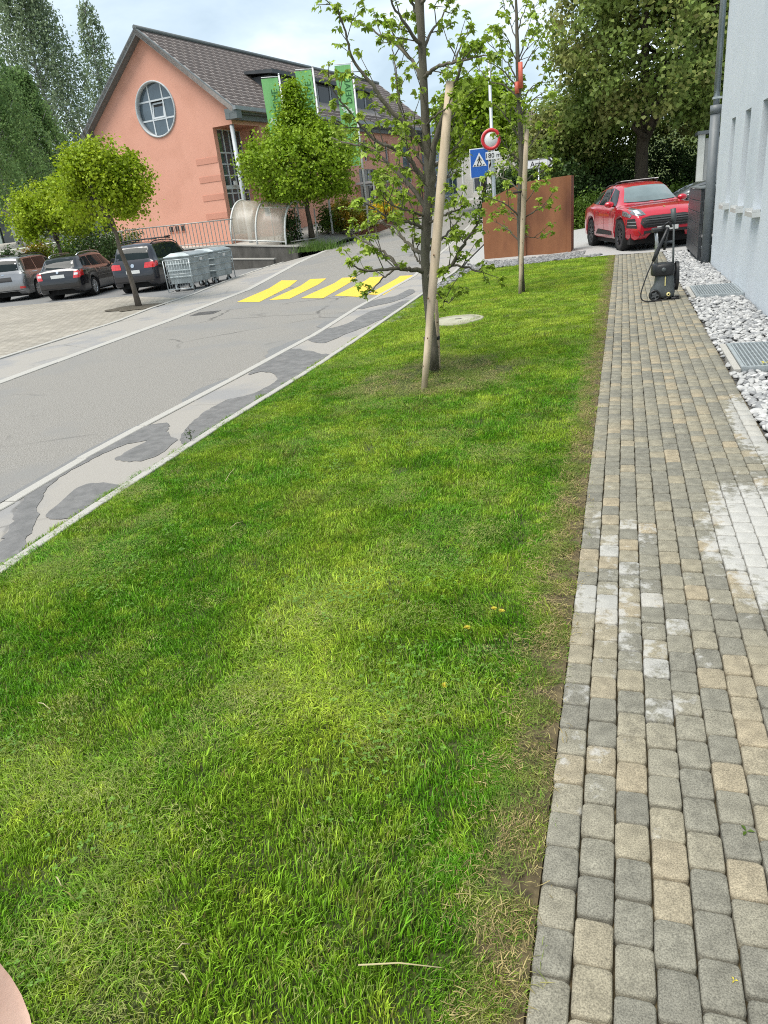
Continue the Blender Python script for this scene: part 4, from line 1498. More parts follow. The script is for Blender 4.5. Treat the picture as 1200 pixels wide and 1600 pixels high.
def crown_tree(name, label, loc, h_trunk, r_trunk, cz, rx, rz, clumps, per, leaf, material, seed, group=None, shape='ball', spread=.16, bark=None, shell=.35, top=None, limbs=9, cat='tree', sx=0.0, lean=(0, 0)):
    """trunk with limbs reaching into a crown of separate leaves gathered in clumps"""
    rng = np.random.default_rng(seed)
    t = thing(name, label, cat, loc, 0, group)
    b = MB()
    tip = Vector((lean[0], lean[1], cz + rz * .55))
    tr = wobble((0, 0, -.1), tip, 7, .02, rng)
    b.tube(tr, [r_trunk * (1.25 if i == 0 else 1 - .82 * i / 7) for i in range(8)], 10)
    cc = np.array([lean[0] * .7 + sx, lean[1] * .7, cz])
    ks = [(rng.normal(0, 1, 3), rng.uniform(-.24, .30)) for _ in range(20)]
    ks = [(k / np.linalg.norm(k), a) for k, a in ks]

    def surf(d):
        f = 1 + sum(a * max(0, float(d @ k)) ** 6 for k, a in ks)
        if shape == 'cone':
            zz = d[2]
            f *= 1.0 if zz < 0 else 1.0 - .33 * zz
        return f
    cen = []
    for i in range(clumps):
        d = rng.normal(0, 1, 3); d /= np.linalg.norm(d)
        if shape != 'cone' and d[2] < -.75:
            d[2] *= -.5; d /= np.linalg.norm(d)
        r = (shell + (1 - shell) * rng.uniform(0, 1) ** .55) * surf(d)
        p = d * r * np.array([rx, rx, rz])
        if shape == 'cone':
            tz = p[2] / rz
            if tz > .1:
                k = max(.14, 1 - max(0, tz - .35) * .9)
                p[:2] *= k
                p[2] = rz * (.1 + (tz - .1) * .92)
            else:
                p[2] = max(p[2], -rz * .62)
        cen.append(cc + p)
    if shape == 'cone':
        for i in range(int(clumps * .16)):
            f_ = rng.uniform(0, 1)
            a_ = rng.uniform(0, 6.28); r_ = rx * (.34 * (1 - f_) ** 1.2 + .02) * rng.uniform(.2, 1)
            cen.append(cc + np.array([r_ * math.cos(a_), r_ * math.sin(a_), rz * (.6 + .66 * f_)]))
        clumps = len(cen)
    cen = np.array(cen)
    for i in range(limbs):
        z0 = h_trunk * rng.uniform(.86, 1.0) + (cz + rz * .3 - h_trunk) * i / limbs * .8
        k = min(max(z0 / tip.z, 0), 1)
        st = Vector((tip.x * k, tip.y * k, z0))
        e = Vector(cen[rng.integers(len(cen))])
        e = st + (e - st) * .85
        if e.z < z0:
            e.z = z0 + .2
        ps = wobble(st, e, 4, .05 * rx, rng)
        b.tube(ps, [r_trunk * .42 * (1 - .8 * j / 4) for j in range(5)], 6)
    b.build('trunk', bark or M_bark, t, fix=False)
    pts = np.repeat(cen, per, 0)
    sp = spread * rng.uniform(.5, 1.55, (clumps, 1))
    pts = pts + np.repeat(sp, per, 0) * rng.normal(0, 1, (len(pts), 3)) * np.array([1, 1, .75])
    out = (pts - cc) / np.array([rx, rx, rz]) * .6
    V, F = leaf_arrays(pts, leaf, rng, .55, out, .75)
    link('crown', np_mesh('crown', V, F, material), t)
    return t


M_lime = leafmat('lime_leaves', (.25, .36, .012), (.36, .46, .026), .35, .4, scale=1.3)
M_mid = leafmat('fresh_leaves', (.19, .315, .014), (.28, .40, .024), .35, .4, scale=1.3)
M_dark = leafmat('dark_maple_leaves', (.165, .245, .052), (.26, .325, .08), .42, .4, c3=(.36, .32, .12), c3scale=.45, c3lo=.5, c3hi=.75)
M_birch = leafmat('birch_leaves', (.17, .285, .09), (.24, .36, .13), .55, .35)
M_birch2 = leafmat('grey_birch_leaves', (.20, .275, .155), (.28, .35, .21), .55, .35)
M_hedge = leafmat('hedge_leaves', (.035, .07, .018), (.065, .115, .028), .15, .4)
M_bush = leafmat('bush_leaves', (.06, .12, .014), (.11, .18, .02), .25, .4)
M_gold = leafmat('golden_leaves', (.12, .15, .012), (.20, .20, .015), .25, .35, c3=(.34, .19, .01), c3scale=2.0, c3lo=.48, c3hi=.6)
M_yellowfl = leafmat('yellow_blossom', (.62, .45, .01), (.75, .58, .02), .3, .2)

# parking court trees
p = P(217, 478)
crown_tree('street_maple', 'round lime green maple with bare twigs on top, in front of the parked black van', (p.x, p.y, T(p.x, p.y)), 2.15, .085, 3.12, 1.33, 1.25, 230, 74, .088, M_lime, 21,
           'small maples by the parking court', spread=.135, shell=.3, limbs=18, lean=(-.38, 0))
p2 = AD(75, 330, 32.5)
crown_tree('street_maple', 'smaller lime green maple partly hidden behind the nearer one, above the silver car', (p2.x, p2.y, .2), 1.6, .09, 2.55, 1.45, 1.12, 210, 64, .10, M_lime, 22,
           'small maples by the parking court', spread=.17, shell=.3, lean=(.1, 0))
p = P(492, 372)
pc = AD(478, 372, 35.8)
crown_tree('street_maple', 'dense fresh green maple with a pointed top between the flagpoles', (pc.x + .3, pc.y, .75), 1.75, .13, 3.35, 2.5, 2.3, 430, 66, .13, M_mid, 23,
           'small maples by the parking court', shape='cone', spread=.22, bark=M_barkd, shell=.35)
# tree behind the road signs
ps = AD(757, 330, 44)
crown_tree('roadside_tree', 'full green roadside tree behind the blue crossing sign', (ps.x, ps.y, T(-9, ps.y)), 1.0, .16, 4.35, 2.35, 2.35, 330, 42, .19, M_mid, 24, spread=.25, bark=M_barkd)
# bare twigs on top of the nearest street maple
p = P(217, 478)
t = [o for o in COL.objects if o.name == 'street_maple'][0]
b = MB(); rng = np.random.default_rng(3)
for k in range(9):
    a = rng.uniform(0, 6.28); st = Vector((-.33 + rng.normal(0, .1), rng.normal(0, .1), 4.1)); en = st + Vector((rng.normal(0, .16), rng.normal(0, .16), rng.uniform(.35, .62)))
    b.tube(wobble(st, en, 3, .02, rng), [.012, .009, .007, .003], 5)
b.build('bare_twigs', M_barkd, t, fix=False)

# the big dark maple at the end of the path
pm = P(1038, 285)
crown_tree('big_maple', 'large dark green maple with reddish leaf tips towering behind the red car', (.75, 37.0, .17), 2.9, .36, 6.7, 4.1, 4.7, 760, 66, .19, M_dark, 31, spread=.34, bark=M_barkd, shell=.35, limbs=16, sx=.75)
crown_tree('side_maple', 'lower dark maple bough reaching left beyond the rusty steel wall', (-2.5, 40.0, .2), 1.5, .2, 3.2, 2.2, 2.2, 340, 54, .18, M_dark, 32, spread=.36, bark=M_barkd, shell=.3)
crown_tree('back_maple', 'dark tree rising between the big maple and the white house wall', (6.4, 44, .2), 2.0, .25, 6.0, 3.4, 5.2, 420, 52, .22, M_dark, 33, spread=.45, bark=M_barkd)


def birch(label, loc, h, spread_r, n_str, seed, material, leaf=.15, per=34, z0=.16, group='tall birches behind the parking court', zmin=0.0):
    rng = np.random.default_rng(seed)
    t = thing('birch_tree', label, 'tree', loc, 0, group)
    b = MB()
    b.tube(wobble((0, 0, -.1), (rng.normal(0, .3), rng.normal(0, .3), h * .97), 8, .06, rng), [.24, .2, .17, .14, .12, .09, .06, .03, .01], 9)
    pts = []
    for i in range(n_str):
        zt = h * (z0 + (1 - z0) * rng.uniform(0, 1) ** .8)
        f = (zt / h - z0) / (1 - z0)
        rad = spread_r * (1.05 - f) ** .7 * rng.uniform(.25, 1.0) * (0.55 + .45 * min(1, f / .25))
        a = rng.uniform(0, 2 * math.pi)
        st = np.array([math.cos(a) * rad, math.sin(a) * rad, zt])
        ln = rng.uniform(.7, 2.2) * (h / 12)
        k = np.linspace(0, 1, per)
        dr = np.array([math.cos(a), math.sin(a), 0]) * .25
        line = st + k[:, None] * (np.array([0, 0, -ln]) + dr * ln) + np.c_[np.zeros(per), np.zeros(per), .3 * k * (1 - k)]
        line = line + rng.normal(0, .11 * h / 12, (per, 3))
        if zmin:
            line = line[line[:, 2] > zmin + rng.normal(0, .3)]
        pts.append(line)
        if i % 6 == 0:
            base = Vector((0, 0, max(.2 * h, zt - rad * .9)))
            b.tube(wobble(base, st, 4, .06, rng), [.05, .04, .03, .02, .008], 5)
    b.build('trunk', mat('birch_bark', (.3, .3, .28), (.5, .5, .47), scale=3, rough=.9, c3=(.05, .05, .045), c3scale=4, c3lo=.55, c3hi=.6), t, fix=False)
    pts = np.concatenate(pts)
    V, F = leaf_arrays(pts, leaf, rng, .1, None, .6, droop=1.0)
    link('crown', np_mesh('crown', V, F, material), t)
    return t


q = AD(118, 330, 64)
birch('tall feathery grey green birch reaching the top of the picture, left of the salmon gable', (q.x, q.y, 1), 20.5, 4.6, 760, 51, M_birch2, .20, 36)
q = AD(20, 340, 52)
birch('broad weeping green birch at the left edge of the picture', (q.x, q.y, .8), 13.8, 4.2, 760, 52, M_birch, .165, 38, .2, zmin=3.0)
q = AD(78, 330, 57)
birch('lower weeping birch between the two taller birches', (q.x, q.y, .8), 11.5, 4.2, 760, 53, M_birch, .175, 38, .15, zmin=2.6)
q = AD(205, 330, 70)
birch('far birch whose thin top shows above the left slope of the salmon roof', (q.x, q.y, 1), 18.0, 2.6, 260, 54, M_birch2, .21, 30)
q = AD(-40, 340, 46)
birch('dark weeping birch half outside the left edge', (q.x, q.y, .6), 11.5, 3.6, 460, 55, M_birch, .17, 36, .2, zmin=3.2)


def bush(name, label, loc, rx, ry, rz, clumps, per, leaf, material, seed, group=None, spread=.12, cat='shrub', stems=7, zmin=.08):
    rng = np.random.default_rng(seed)
    t = thing(name, label, cat, loc, 0, group)
    cen = []
    ks = [(k / np.linalg.norm(k), a) for k, a in [(rng.normal(0, 1, 3), rng.uniform(-.2, .25)) for _ in range(12)]]
    for i in range(clumps):
        d = rng.normal(0, 1, 3); d /= np.linalg.norm(d); d[2] = abs(d[2])
        r = rng.uniform(.25, 1) ** .5 * (1 + sum(a * max(0, float(d @ k)) ** 5 for k, a in ks))
        cen.append(d * r * np.array([rx, ry, rz]) + np.array([0, 0, zmin]))
    cen = np.array(cen)
    b = MB()
    for k in range(stems):
        e = cen[rng.integers(clumps)]
        b.tube(wobble((e[0] * .25, e[1] * .25, -.05), e, 3, .03, rng), [.025, .02, .014, .006], 5)
    b.build('stems', M_barkd, t, fix=False)
    pts = np.repeat(cen, per, 0) + rng.normal(0, spread, (clumps * per, 3))
    pts[:, 2] = np.maximum(pts[:, 2], .02)
    V, F = leaf_arrays(pts, leaf, rng, .6, None, .65)
    link('foliage', np_mesh('foliage', V, F, material), t)
    return t


# dark shrubbery behind the red car, each bush its own
for k, (x, y, rx, rz, ml, lb) in enumerate([
        (-4.6, 35.5, 1.5, 2.0, M_hedge, 'dark tall bush just right of the rusty steel wall'),
        (-2.5, 36.6, 1.8, 2.5, M_hedge, 'deep green bush behind the rear of the red car'),
        (-0.6, 38.2, 1.7, 2.2, M_hedge, 'dark bush left of the big maple trunk'),
        (3.4, 39.5, 2.0, 2.4, M_hedge, 'dark bush right of the big maple trunk'),
        (-2.2, 33.6, 1.0, .75, M_bush, 'low bright green ground shrub at the edge of the driveway behind the red car'),
        (-3.5, 33.9, 1.0, .8, M_bush, 'low light green shrub at the edge of the driveway by the rusty wall'),
        (-0.8, 34.6, 1.2, .8, M_bush, 'low green shrub under the maple, hidden partly by the red car roof'),
        (0.9, 42.0, 2.8, 4.3, M_hedge, 'broad dark thicket right behind the big maple trunk'),
        (-3.6, 42.5, 2.6, 3.4, M_hedge, 'broad dark thicket behind the rusty wall and the bushes'),
        (5.2, 42.5, 2.8, 4.3, M_hedge, 'broad dark thicket behind the grey garage'),
        (2.3, 35.2, 1.0, .9, M_bush, 'low yellow green shrub beside the bonnet of the grey car')]):
    bush('bush', lb, (x, y, T(x, y)), rx, rx * .8, rz, 170, 46, .15 if ml is M_hedge else .12, ml, 70 + k, 'bushes behind the driveway', spread=.2)

# plants on the plaza
q = AD(552, 345, 39.0)
bush('golden_shrub', 'rounded shrub with orange and gold young leaves near the flagpoles', (q.x - .1, q.y, plaza_z(q.x, q.y) - .1), 1.35, 1.2, 1.45, 150, 44, .11, M_gold, 81, spread=.14)
q = AD(597, 340, 42)
bush('flowering_shrub', 'shrub in bright yellow blossom right of the golden shrub', (q.x, q.y, plaza_z(q.x, q.y) - .1), .8, .7, .95, 60, 30, .10, M_yellowfl, 82, spread=.14)
q = AD(512, 350, 38.0)
bush('rose_bush', 'loose light green bush left of the golden shrub beside the white flagpole', (q.x, q.y, plaza_z(q.x, q.y) - .1), .5, .5, 1.35, 50, 22, .11, M_bush, 83, spread=.14)
q = AD(452, 345, 35.6)
bush('conifer_shrub', 'dark narrow evergreen beside the bicycle shelter', (q.x, q.y, plaza_z(q.x, q.y) - .1), .42, .42, 1.5, 70, 30, .09, M_hedge, 84, spread=.1)
q = AD(604, 330, 40)
t = bush('young_tree', 'thin young tree with few leaves in front of the pink wall', (q.x, q.y, plaza_z(q.x, q.y)), .55, .55, .6, 26, 9, .14, M_mid, 85, spread=.12, zmin=2.0, stems=9, cat='tree')
for k, (px, dd, rx, rz, m_) in enumerate([(8, 40, .6, .8, M_hedge), (55, 41, .7, .9, M_gold), (118, 40, 1.6, 1.2, M_bush), (150, 38, 1.5, 2.4, M_hedge), (185, 40, 1.2, 1.0, M_bush)]):
    q = AD(px, 385, dd)
    bush('hedge_plant', ['small dark bush below the office columns at the left edge', 'brownish gold bush by the green columns above the silver car', 'wide green bush behind the handrail above the black estate car',
                         'tall dark evergreen bush between the birches and the pink gable', 'low green bush at the left foot of the salmon gable'][k], (q.x, q.y, plaza_z(q.x, q.y) - .2), rx, rx * .8, rz, 90, 36, .12, m_, 90 + k,
         'bushes behind the parked cars', spread=.16)

# tuft of long grass at the foot of the pointed maple
rng = np.random.default_rng(5)
n = 900
c0 = P(497, 383)
base = np.c_[rng.normal(0, .55, n), rng.normal(0, .35, n), np.zeros(n)]
h = rng.uniform(.2, .55, n)
ln_ = rng.normal(0, .16, (n, 2))
w = rng.normal(0, 1, (n, 2)); w /= np.linalg.norm(w, axis=1)[:, None]
V = np.empty((n, 3, 3))
V[:, 0] = base; V[:, 0, :2] -= w * .012
V[:, 1] = base; V[:, 1, :2] += w * .012
V[:, 2] = base; V[:, 2, :2] += ln_; V[:, 2, 2] = h
ptuft = AD(497, 383, 33.5)
V += np.array([ptuft.x, ptuft.y, plaza_z(ptuft.x, ptuft.y) - .25])
o = link('grass_tuft', np_mesh('grass_tuft', V.reshape(-1, 3), np.arange(n * 3).reshape(-1, 3), mat('tuft_green', (.07, .15, .02), (.12, .21, .03), scale=3, rough=.7, trans=.25, island=.3)))
tag(o, 'tuft of long green grass at the kerb below the pointed maple', 'grass tuft')

# ------------------------------------------------------------------ the two staked young maples on the lawn
M_yleaf = mat('young_maple_leaves', (.24, .36, .035), (.36, .47, .065), scale=2.5, rough=.5, trans=.35, island=.38, spec=.3)
M_ybark = mat('young_bark', (.075, .066, .05), (.15, .132, .10), scale=30, rough=.9, bump=.5, stretch=(1, 1, .2), c3=(.13, .12, .085), c3scale=6)
M_stake = mat('stake_wood', (.42, .33, .225), (.60, .49, .36), scale=9, rough=.8, bump=.2, stretch=(1, 1, .08), c3=(.27, .22, .165), c3scale=5, c3lo=.52, c3hi=.7)


def lobed_leaves(centres, size, rng):
    """little drooping hand shaped leaves: three folded lobes each"""
    n = len(centres)
    d = rng.normal(0, 1, (n, 3)); d[:, 2] = -np.abs(rng.normal(.55, .45, n)); d /= np.linalg.norm(d, axis=1)[:, None]
    up = np.tile(np.array([0, 0, 1.0]), (n, 1)) + rng.normal(0, .35, (n, 3))
    nrm = up - d * (up * d).sum(1)[:, None]; nrm /= np.linalg.norm(nrm, axis=1)[:, None]
    s = np.cross(nrm, d)
    sz = (size * rng.uniform(.6, 1.3, n))[:, None]
    Vs = []
    for ang, ln, wd in ((0, 1.0, .30), (52, .78, .26), (-52, .78, .26)):
        a = R(ang)
        dd = d * math.cos(a) + s * math.sin(a)
        ss = np.cross(nrm, dd)
        V = np.empty((n, 4, 3))
        V[:, 0] = centres + nrm * sz * (.0 if ang == 0 else .02)
        V[:, 1] = centres + dd * sz * ln * .48 + ss * sz * wd + nrm * sz * .06
        V[:, 2] = centres + dd * sz * ln - nrm * sz * .10
        V[:, 3] = centres + dd * sz * ln * .48 - ss * sz * wd + nrm * sz * .06
        Vs.append(V)
    V = np.stack(Vs, 1).reshape(-1, 3)
    return V, np.arange(len(V)).reshape(-1, 4)


def young_tree(name, label, base, trunk, trunk_r, branches, seed, leaf, twig=(.12, .42), every=.14, tuft=(4, 8), group='staked young maples on the lawn'):
    rng = np.random.default_rng(seed)
    t = thing(name, label, 'tree', base, 0, group)
    O = Vector(base)
    b = MB()
    tr = [Vector(p) - O for p in trunk]
    b.tube(tr, trunk_r, 12)
    b.build('trunk', M_ybark, t, fix=False)
    tips = []
    tw = MB()
    for pts, r0 in branches:
        ps = [Vector(p) - O for p in pts]
        # smooth
        dense = []
        for i in range(len(ps) - 1):
            for s in range(4):
                p_a = ps[max(i - 1, 0)]; p_b = ps[i]; p_c = ps[i + 1]; p_d = ps[min(i + 2, len(ps) - 1)]
                u = s / 4
                dense.append(.5 * ((2 * p_b) + (p_c - p_a) * u + (2 * p_a - 5 * p_b + 4 * p_c - p_d) * u * u + (3 * p_b - p_a - 3 * p_c + p_d) * u ** 3) + Vector(rng.normal(0, .006, 3)))
        dense.append(ps[-1])
        m = len(dense)
        bb = MB(); bb.tube(dense, [r0 * (1 - .78 * i / (m - 1)) for i in range(m)], 7)
        bb.build('branch', M_ybark, t, fix=False)
        tips.append((dense[-1], 1.3))
        acc = rng.uniform(0, every)
        tot = sum((dense[i + 1] - dense[i]).length for i in range(m - 1)); run = 0
        for i in range(m - 1):
            seg = dense[i + 1] - dense[i]
            acc += seg.length; run += seg.length
            while acc > every:
                acc -= every * rng.uniform(.7, 1.4)
                if run < .18 * tot and rng.uniform() < .6:
                    continue
                dirn = seg.normalized()
                rad = Vector(rng.normal(0, 1, 3)); rad -= dirn * rad.dot(dirn)
                if rad.length < 1e-3:
                    continue
                rad.normalize()
                ln = rng.uniform(*twig) * (1.05 - .55 * run / tot)
                e = dense[i] + (dirn * .75 + rad * .8 + Vector((0, 0, .35))) * ln
                mid = dense[i].lerp(e, .5) + Vector(rng.normal(0, .02, 3))
                tw.tube([dense[i], mid, e], [.006, .0045, .0025], 4, cap=False)
                tips.append((e, 1.0)); tips.append((mid, .5))
                if rng.uniform() < .45:
                    e2 = mid + (rad * .3 + dirn * .8 + Vector(rng.normal(0, .4, 3))) * ln * .6
                    tw.tube([mid, e2], [.004, .002], 4, cap=False); tips.append((e2, .8))
    stuff(tw.build('twigs', M_ybark, t, fix=False))
    cs = []
    for p, w_ in tips:
        k = int(rng.integers(tuft[0], tuft[1] + 1) * w_)
        for _ in range(max(2, k)):
            cs.append(np.array(p) + rng.normal(0, .022 * leaf / .075, 3))
    V, F = lobed_leaves(np.array(cs), leaf, rng)
    link('leaves', np_mesh('leaves', V, F, M_yleaf), t)
    return t


def tr1(pts, y0=7.6, dys=None):
    out = []
    for k, (px, py) in enumerate(pts):
        dy = 0 if dys is None else dys * k / (len(pts) - 1)
        out.append(AY(px, py, y0 + dy))
    return out


rngb = np.random.default_rng(77)
trunk_px = [(677, 577), (677, 545), (672, 500), (667, 455), (664, 400), (667, 340), (672, 300), (669, 250), (664, 180), (661, 110), (658, 50), (655, 0), (652, -60), (648, -140), (645, -230)]
trunk = tr1(trunk_px)
trr = [.070, .056, .051, .048, .049, .054, .055, .043, .041, .039, .037, .044, .040, .03, .015]
stem2 = [(672, 305), (676, 270), (676, 240), (686, 205), (701, 160), (715, 118), (728, 80)]
br_px = [
    (stem2, .042, -.15),
    ([(668, 290), (650, 262), (628, 240), (605, 228), (583, 217), (562, 193), (533, 160), (512, 125)], .024, -.5),
    ([(668, 330), (650, 302), (630, 278), (612, 262), (597, 247), (567, 231), (543, 224), (515, 215)], .026, .5),
    ([(664, 235), (648, 210), (633, 193), (597, 157), (583, 133), (560, 107), (547, 77), (537, 43), (527, 10)], .028, -.3),
    ([(637, 197), (627, 185), (623, 143), (617, 97), (612, 62)], .015, .35),
    ([(661, 130), (653, 112), (643, 95), (623, 73), (600, 58), (583, 47), (560, 35)], .022, .4),
    ([(659, 75), (648, 60), (633, 37), (613, 7), (598, -25)], .022, -.4),
    ([(661, 125), (672, 112), (687, 103), (713, 97), (740, 90), (768, 86)], .022, -.35),
    ([(708, 98), (715, 85), (723, 63), (733, 40)], .012, .2),
    ([(660, 90), (665, 72), (673, 50), (690, 27), (704, 0)], .02, .45),
    ([(680, 222), (690, 205), (700, 196), (713, 172), (735, 143)], .02, .4),
    ([(676, 262), (690, 250), (705, 237), (716, 224), (728, 205)], .018, -.3),
    ([(676, 300), (690, 286), (705, 274), (716, 264)], .015, .35),
    ([(664, 425), (650, 422), (635, 421), (617, 420), (592, 422), (567, 422), (545, 411)], .028, -.6),
    ([(617, 420), (608, 427), (597, 436), (585, 450), (570, 457)], .013, -.2),
    ([(628, 421), (615, 408), (600, 395), (582, 385), (562, 374), (543, 360)], .022, .2),
    ([(664, 398), (650, 390), (637, 378), (625, 367), (618, 355), (598, 348), (575, 350)], .022, .6),
    ([(666, 362), (650, 350), (635, 347), (615, 348), (595, 332), (570, 317), (552, 312)], .02, -.55),
    ([(666, 434), (676, 431), (690, 426), (705, 414), (720, 390), (730, 372), (745, 352), (752, 330)], .03, -.35),
    ([(708, 413), (720, 415), (735, 420), (750, 424), (766, 415)], .014, -.25),
    ([(666, 395), (680, 382), (697, 367), (710, 350), (726, 333)], .02, .55),
    ([(668, 352), (682, 342), (700, 334), (714, 328), (726, 318)], .016, -.4),
    ([(668, 470), (680, 458), (690, 466), (700, 473), (709, 464), (718, 452)], .010, -.15),
    ([(666, 415), (655, 408), (648, 396), (645, 380), (650, 365)], .014, .3),
    ([(657, 30), (645, 10), (630, -20), (618, -60)], .018, .2), ([(655, 10), (668, -15), (680, -50), (690, -90)], .018, -.3),
    ([(652, -50), (640, -90), (630, -140)], .014, .3), ([(669, 270), (655, 245), (640, 215), (630, 190)], .013, .6),
    ([(670, 320), (655, 312), (635, 300), (610, 296), (590, 285)], .015, .75), ([(668, 375), (690, 372), (715, 375), (735, 365)], .013, .5),
    ([(666, 340), (640, 330), (615, 322), (590, 300)], .014, -.75), ([(664, 200), (680, 180), (700, 168), (722, 150)], .013, -.5),
]
branches = [(tr1(p_, 7.6, dy), r) for p_, r, dy in br_px]
young_tree('young_maple', 'nearest young maple on the lawn, tied to two wooden stakes', P(677, 577), trunk, trr, branches, 5, .057, tuft=(5, 10), every=.115)

# second tree: procedural, narrow and upright
b2 = P(812, 457)
rng2 = np.random.default_rng(9)
t2 = [AY(px, py, b2.y + .02) for px, py in [(816, 456), (815, 430), (814, 400), (812, 350), (813, 300), (815, 250), (813, 200), (811, 150), (809, 100), (808, 60), (807, 20), (805, -30), (804, -80)]]
t2r = [.055, .05, .05, .052, .05, .048, .045, .042, .038, .03, .024, .016, .006]
px2 = [([(813, 380), (800, 365), (785, 352), (768, 345)], .016, .3), ([(813, 340), (795, 322), (775, 312), (752, 305)], .018, -.4), ([(813, 345), (828, 335), (845, 325), (858, 318)], .014, -.3),
       ([(813, 372), (826, 370), (840, 372), (850, 366)], .010, .4), ([(814, 300), (798, 285), (782, 276), (764, 270)], .016, .5), ([(814, 290), (830, 275), (850, 265), (868, 250)], .016, .4),
       ([(815, 255), (800, 240), (785, 222), (778, 200)], .015, -.4), ([(815, 250), (830, 225), (845, 205), (862, 196)], .015, .3), ([(815, 225), (805, 205), (790, 182), (775, 165), (760, 160)], .018, -.3),
       ([(814, 190), (806, 172), (796, 165), (780, 162)], .014, .4), ([(814, 180), (825, 165), (840, 150), (855, 140)], .016, -.4), ([(814, 165), (822, 150), (830, 136), (843, 130), (858, 128)], .014, .3),
       ([(811, 152), (800, 143), (785, 132), (765, 127), (752, 112), (742, 102)], .018, .2), ([(811, 142), (798, 125), (782, 108), (765, 98), (752, 92)], .016, -.35), ([(810, 125), (800, 110), (790, 95), (772, 76), (758, 62)], .015, .35),
       ([(811, 115), (822, 100), (835, 80), (850, 68)], .014, .3), ([(809, 98), (800, 80), (793, 60), (783, 45)], .013, -.2), ([(810, 92), (818, 70), (825, 45), (832, 20)], .013, .25),
       ([(811, 95), (822, 80), (830, 60), (842, 48)], .011, -.4), ([(808, 65), (800, 45), (793, 25), (785, 8)], .012, .3), ([(808, 50), (815, 30), (822, 10), (830, -15)], .012, -.2), ([(807, 25), (800, 5), (795, -20)], .01, .2),
       ([(815, 270), (805, 262), (795, 250), (792, 235)], .011, .6), ([(813, 320), (825, 312), (835, 296), (840, 285)], .011, -.6), ([(813, 352), (805, 336), (790, 330), (776, 332)], .012, .7)]
branches2 = [([AY(px, py, b2.y + .02 + dy * k / (len(p_) - 1)) for k, (px, py) in enumerate(p_)], r) for p_, r, dy in px2]
yt2 = young_tree('young_maple', 'farther young maple on the lawn with a red band, in front of the rusty wall', b2, t2, t2r, branches2, 6, .085, twig=(.18, .5), every=.19, tuft=(4, 7))
b = MB()
for (pa, pb) in (((814, 138), (813, 97)), ((808, 146), (807, 128))):
    a_, c_ = AY(*pa, b2.y - .03) - b2, AY(*pb, b2.y - .03) - b2
    b.tube([a_, c_], .038, 10)
b.build('red_band', mat('red_plastic', (.62, .12, .08), (.7, .17, .11), scale=8, rough=.5), yt2)


def stake(label, foot, head, r, lean_extra=0):
    foot, head = Vector(foot), Vector(head)
    t = thing('tree_stake', label, 'stake', foot, 0, 'wooden stakes beside the young maples')
    b = MB()
    ps = [Vector((0, 0, -.1)).lerp(head - foot, k / 6) for k in range(7)]
    rng = np.random.default_rng(int(r * 1e4))
    b.tube(ps, [r * k_ * (1 + rng.normal(0, .02)) for k_ in (.66, .76, .9, 1.0, 1.0, .92, .8)], 14)
    o = b.build('pole', M_stake, t, fix=False)
    k = MB()
    up = (head - foot).normalized()
    for h_ in (.25, .52, .9, 1.3):
        c = up * h_ + Vector((random.uniform(-.5, .5), -1, 0)).normalized() * (r * .985)
        k.lathe([(.001, .003), (.007, .002), (.011, -.003)], 8, Matrix.Translation(c) @ (Vector((c.x, c.y, 0)).to_track_quat('Z', 'Y').to_matrix().to_4x4()))
    k.build('knot', mat('knot_brown', (.16, .09, .05), (.22, .13, .07), rough=.8), t)
    return t


s1f = P(660, 610)
stake('thick pale round stake leaning in front of the nearest young maple', s1f, AY(703, 128, s1f.y + .62), .046)
s2f = P(686, 577)
stake('thin pale stake behind the trunk of the nearest young maple', s2f, AY(681, 462, s2f.y + .02), .022)
s3f = P(813, 458)
stake('pale round stake beside the farther young maple', (s3f.x, s3f.y - .12, s3f.z), AY(823, 202, s3f.y + .05), .045)
# black ties
tb_y = s2f.y - .03
for k, (pa, y_, lb) in enumerate([((680, 528), tb_y, 'black tie holding the nearest maple to its thin stake'), ((813, 300), b2.y - .05, 'black tie holding the farther maple to its stake')]):
    c = AY(*pa, y_)
    b = MB(); b.lathe([(.055, -.018), (.062, -.018), (.062, .018), (.055, .018)], 16, Matrix.Translation((0, 0, 0)) @ Matrix.Diagonal((1.5, 1, 1, 1)), closed=True)
    o = b.build('tree_tie', M_pit); o.location = c - Vector((.04, 0, 0))
    tag(o, lb, 'tie')
# ------------------------------------------------------------------ cars
M_tyre = mat('tyre_rubber', (.012, .012, .012), (.02, .02, .02), scale=20, rough=.85)
M_alloy = mat('alloy_silver', (.45, .46, .47), (.55, .56, .57), scale=5, rough=.35, metal=.7)
M_blackalloy = mat('alloy_black', (.02, .02, .022), (.035, .035, .04), scale=5, rough=.35)
M_plast = mat('black_plastic', (.015, .015, .016), (.025, .025, .026), scale=30, rough=.6)
M_carglass = mat('car_glass', (.012, .018, .019), (.02, .028, .03), scale=1.5, rough=.05, spec=.14)
M_screen = glass('windscreen_glass', (.05, .062, .065), .03)
M_redlamp = mat('red_lamp', (.42, .012, .015), (.6, .03, .03), scale=20, rough=.15, coat=1)
M_clearlamp = mat('clear_lamp', (.45, .47, .48), (.72, .74, .75), scale=14, rough=.1, coat=1)
M_darklamp = mat('headlamp_inner', (.05, .055, .06), (.22, .23, .24), scale=18, rough=.12, coat=1)
M_chrome = mat('chrome', (.6, .61, .62), (.7, .71, .72), rough=.15, metal=1)
M_plate = mat('plate_white', (.62, .63, .62), (.7, .71, .7), scale=60, rough=.5)
M_under = mat('underbody', (.006, .006, .006), (.01, .01, .01), rough=.9)


def paint(name, c, metal=.35):
    return mat(name, c, tuple(v * 1.08 for v in c), scale=2, rough=.28, metal=metal, coat=1.0)


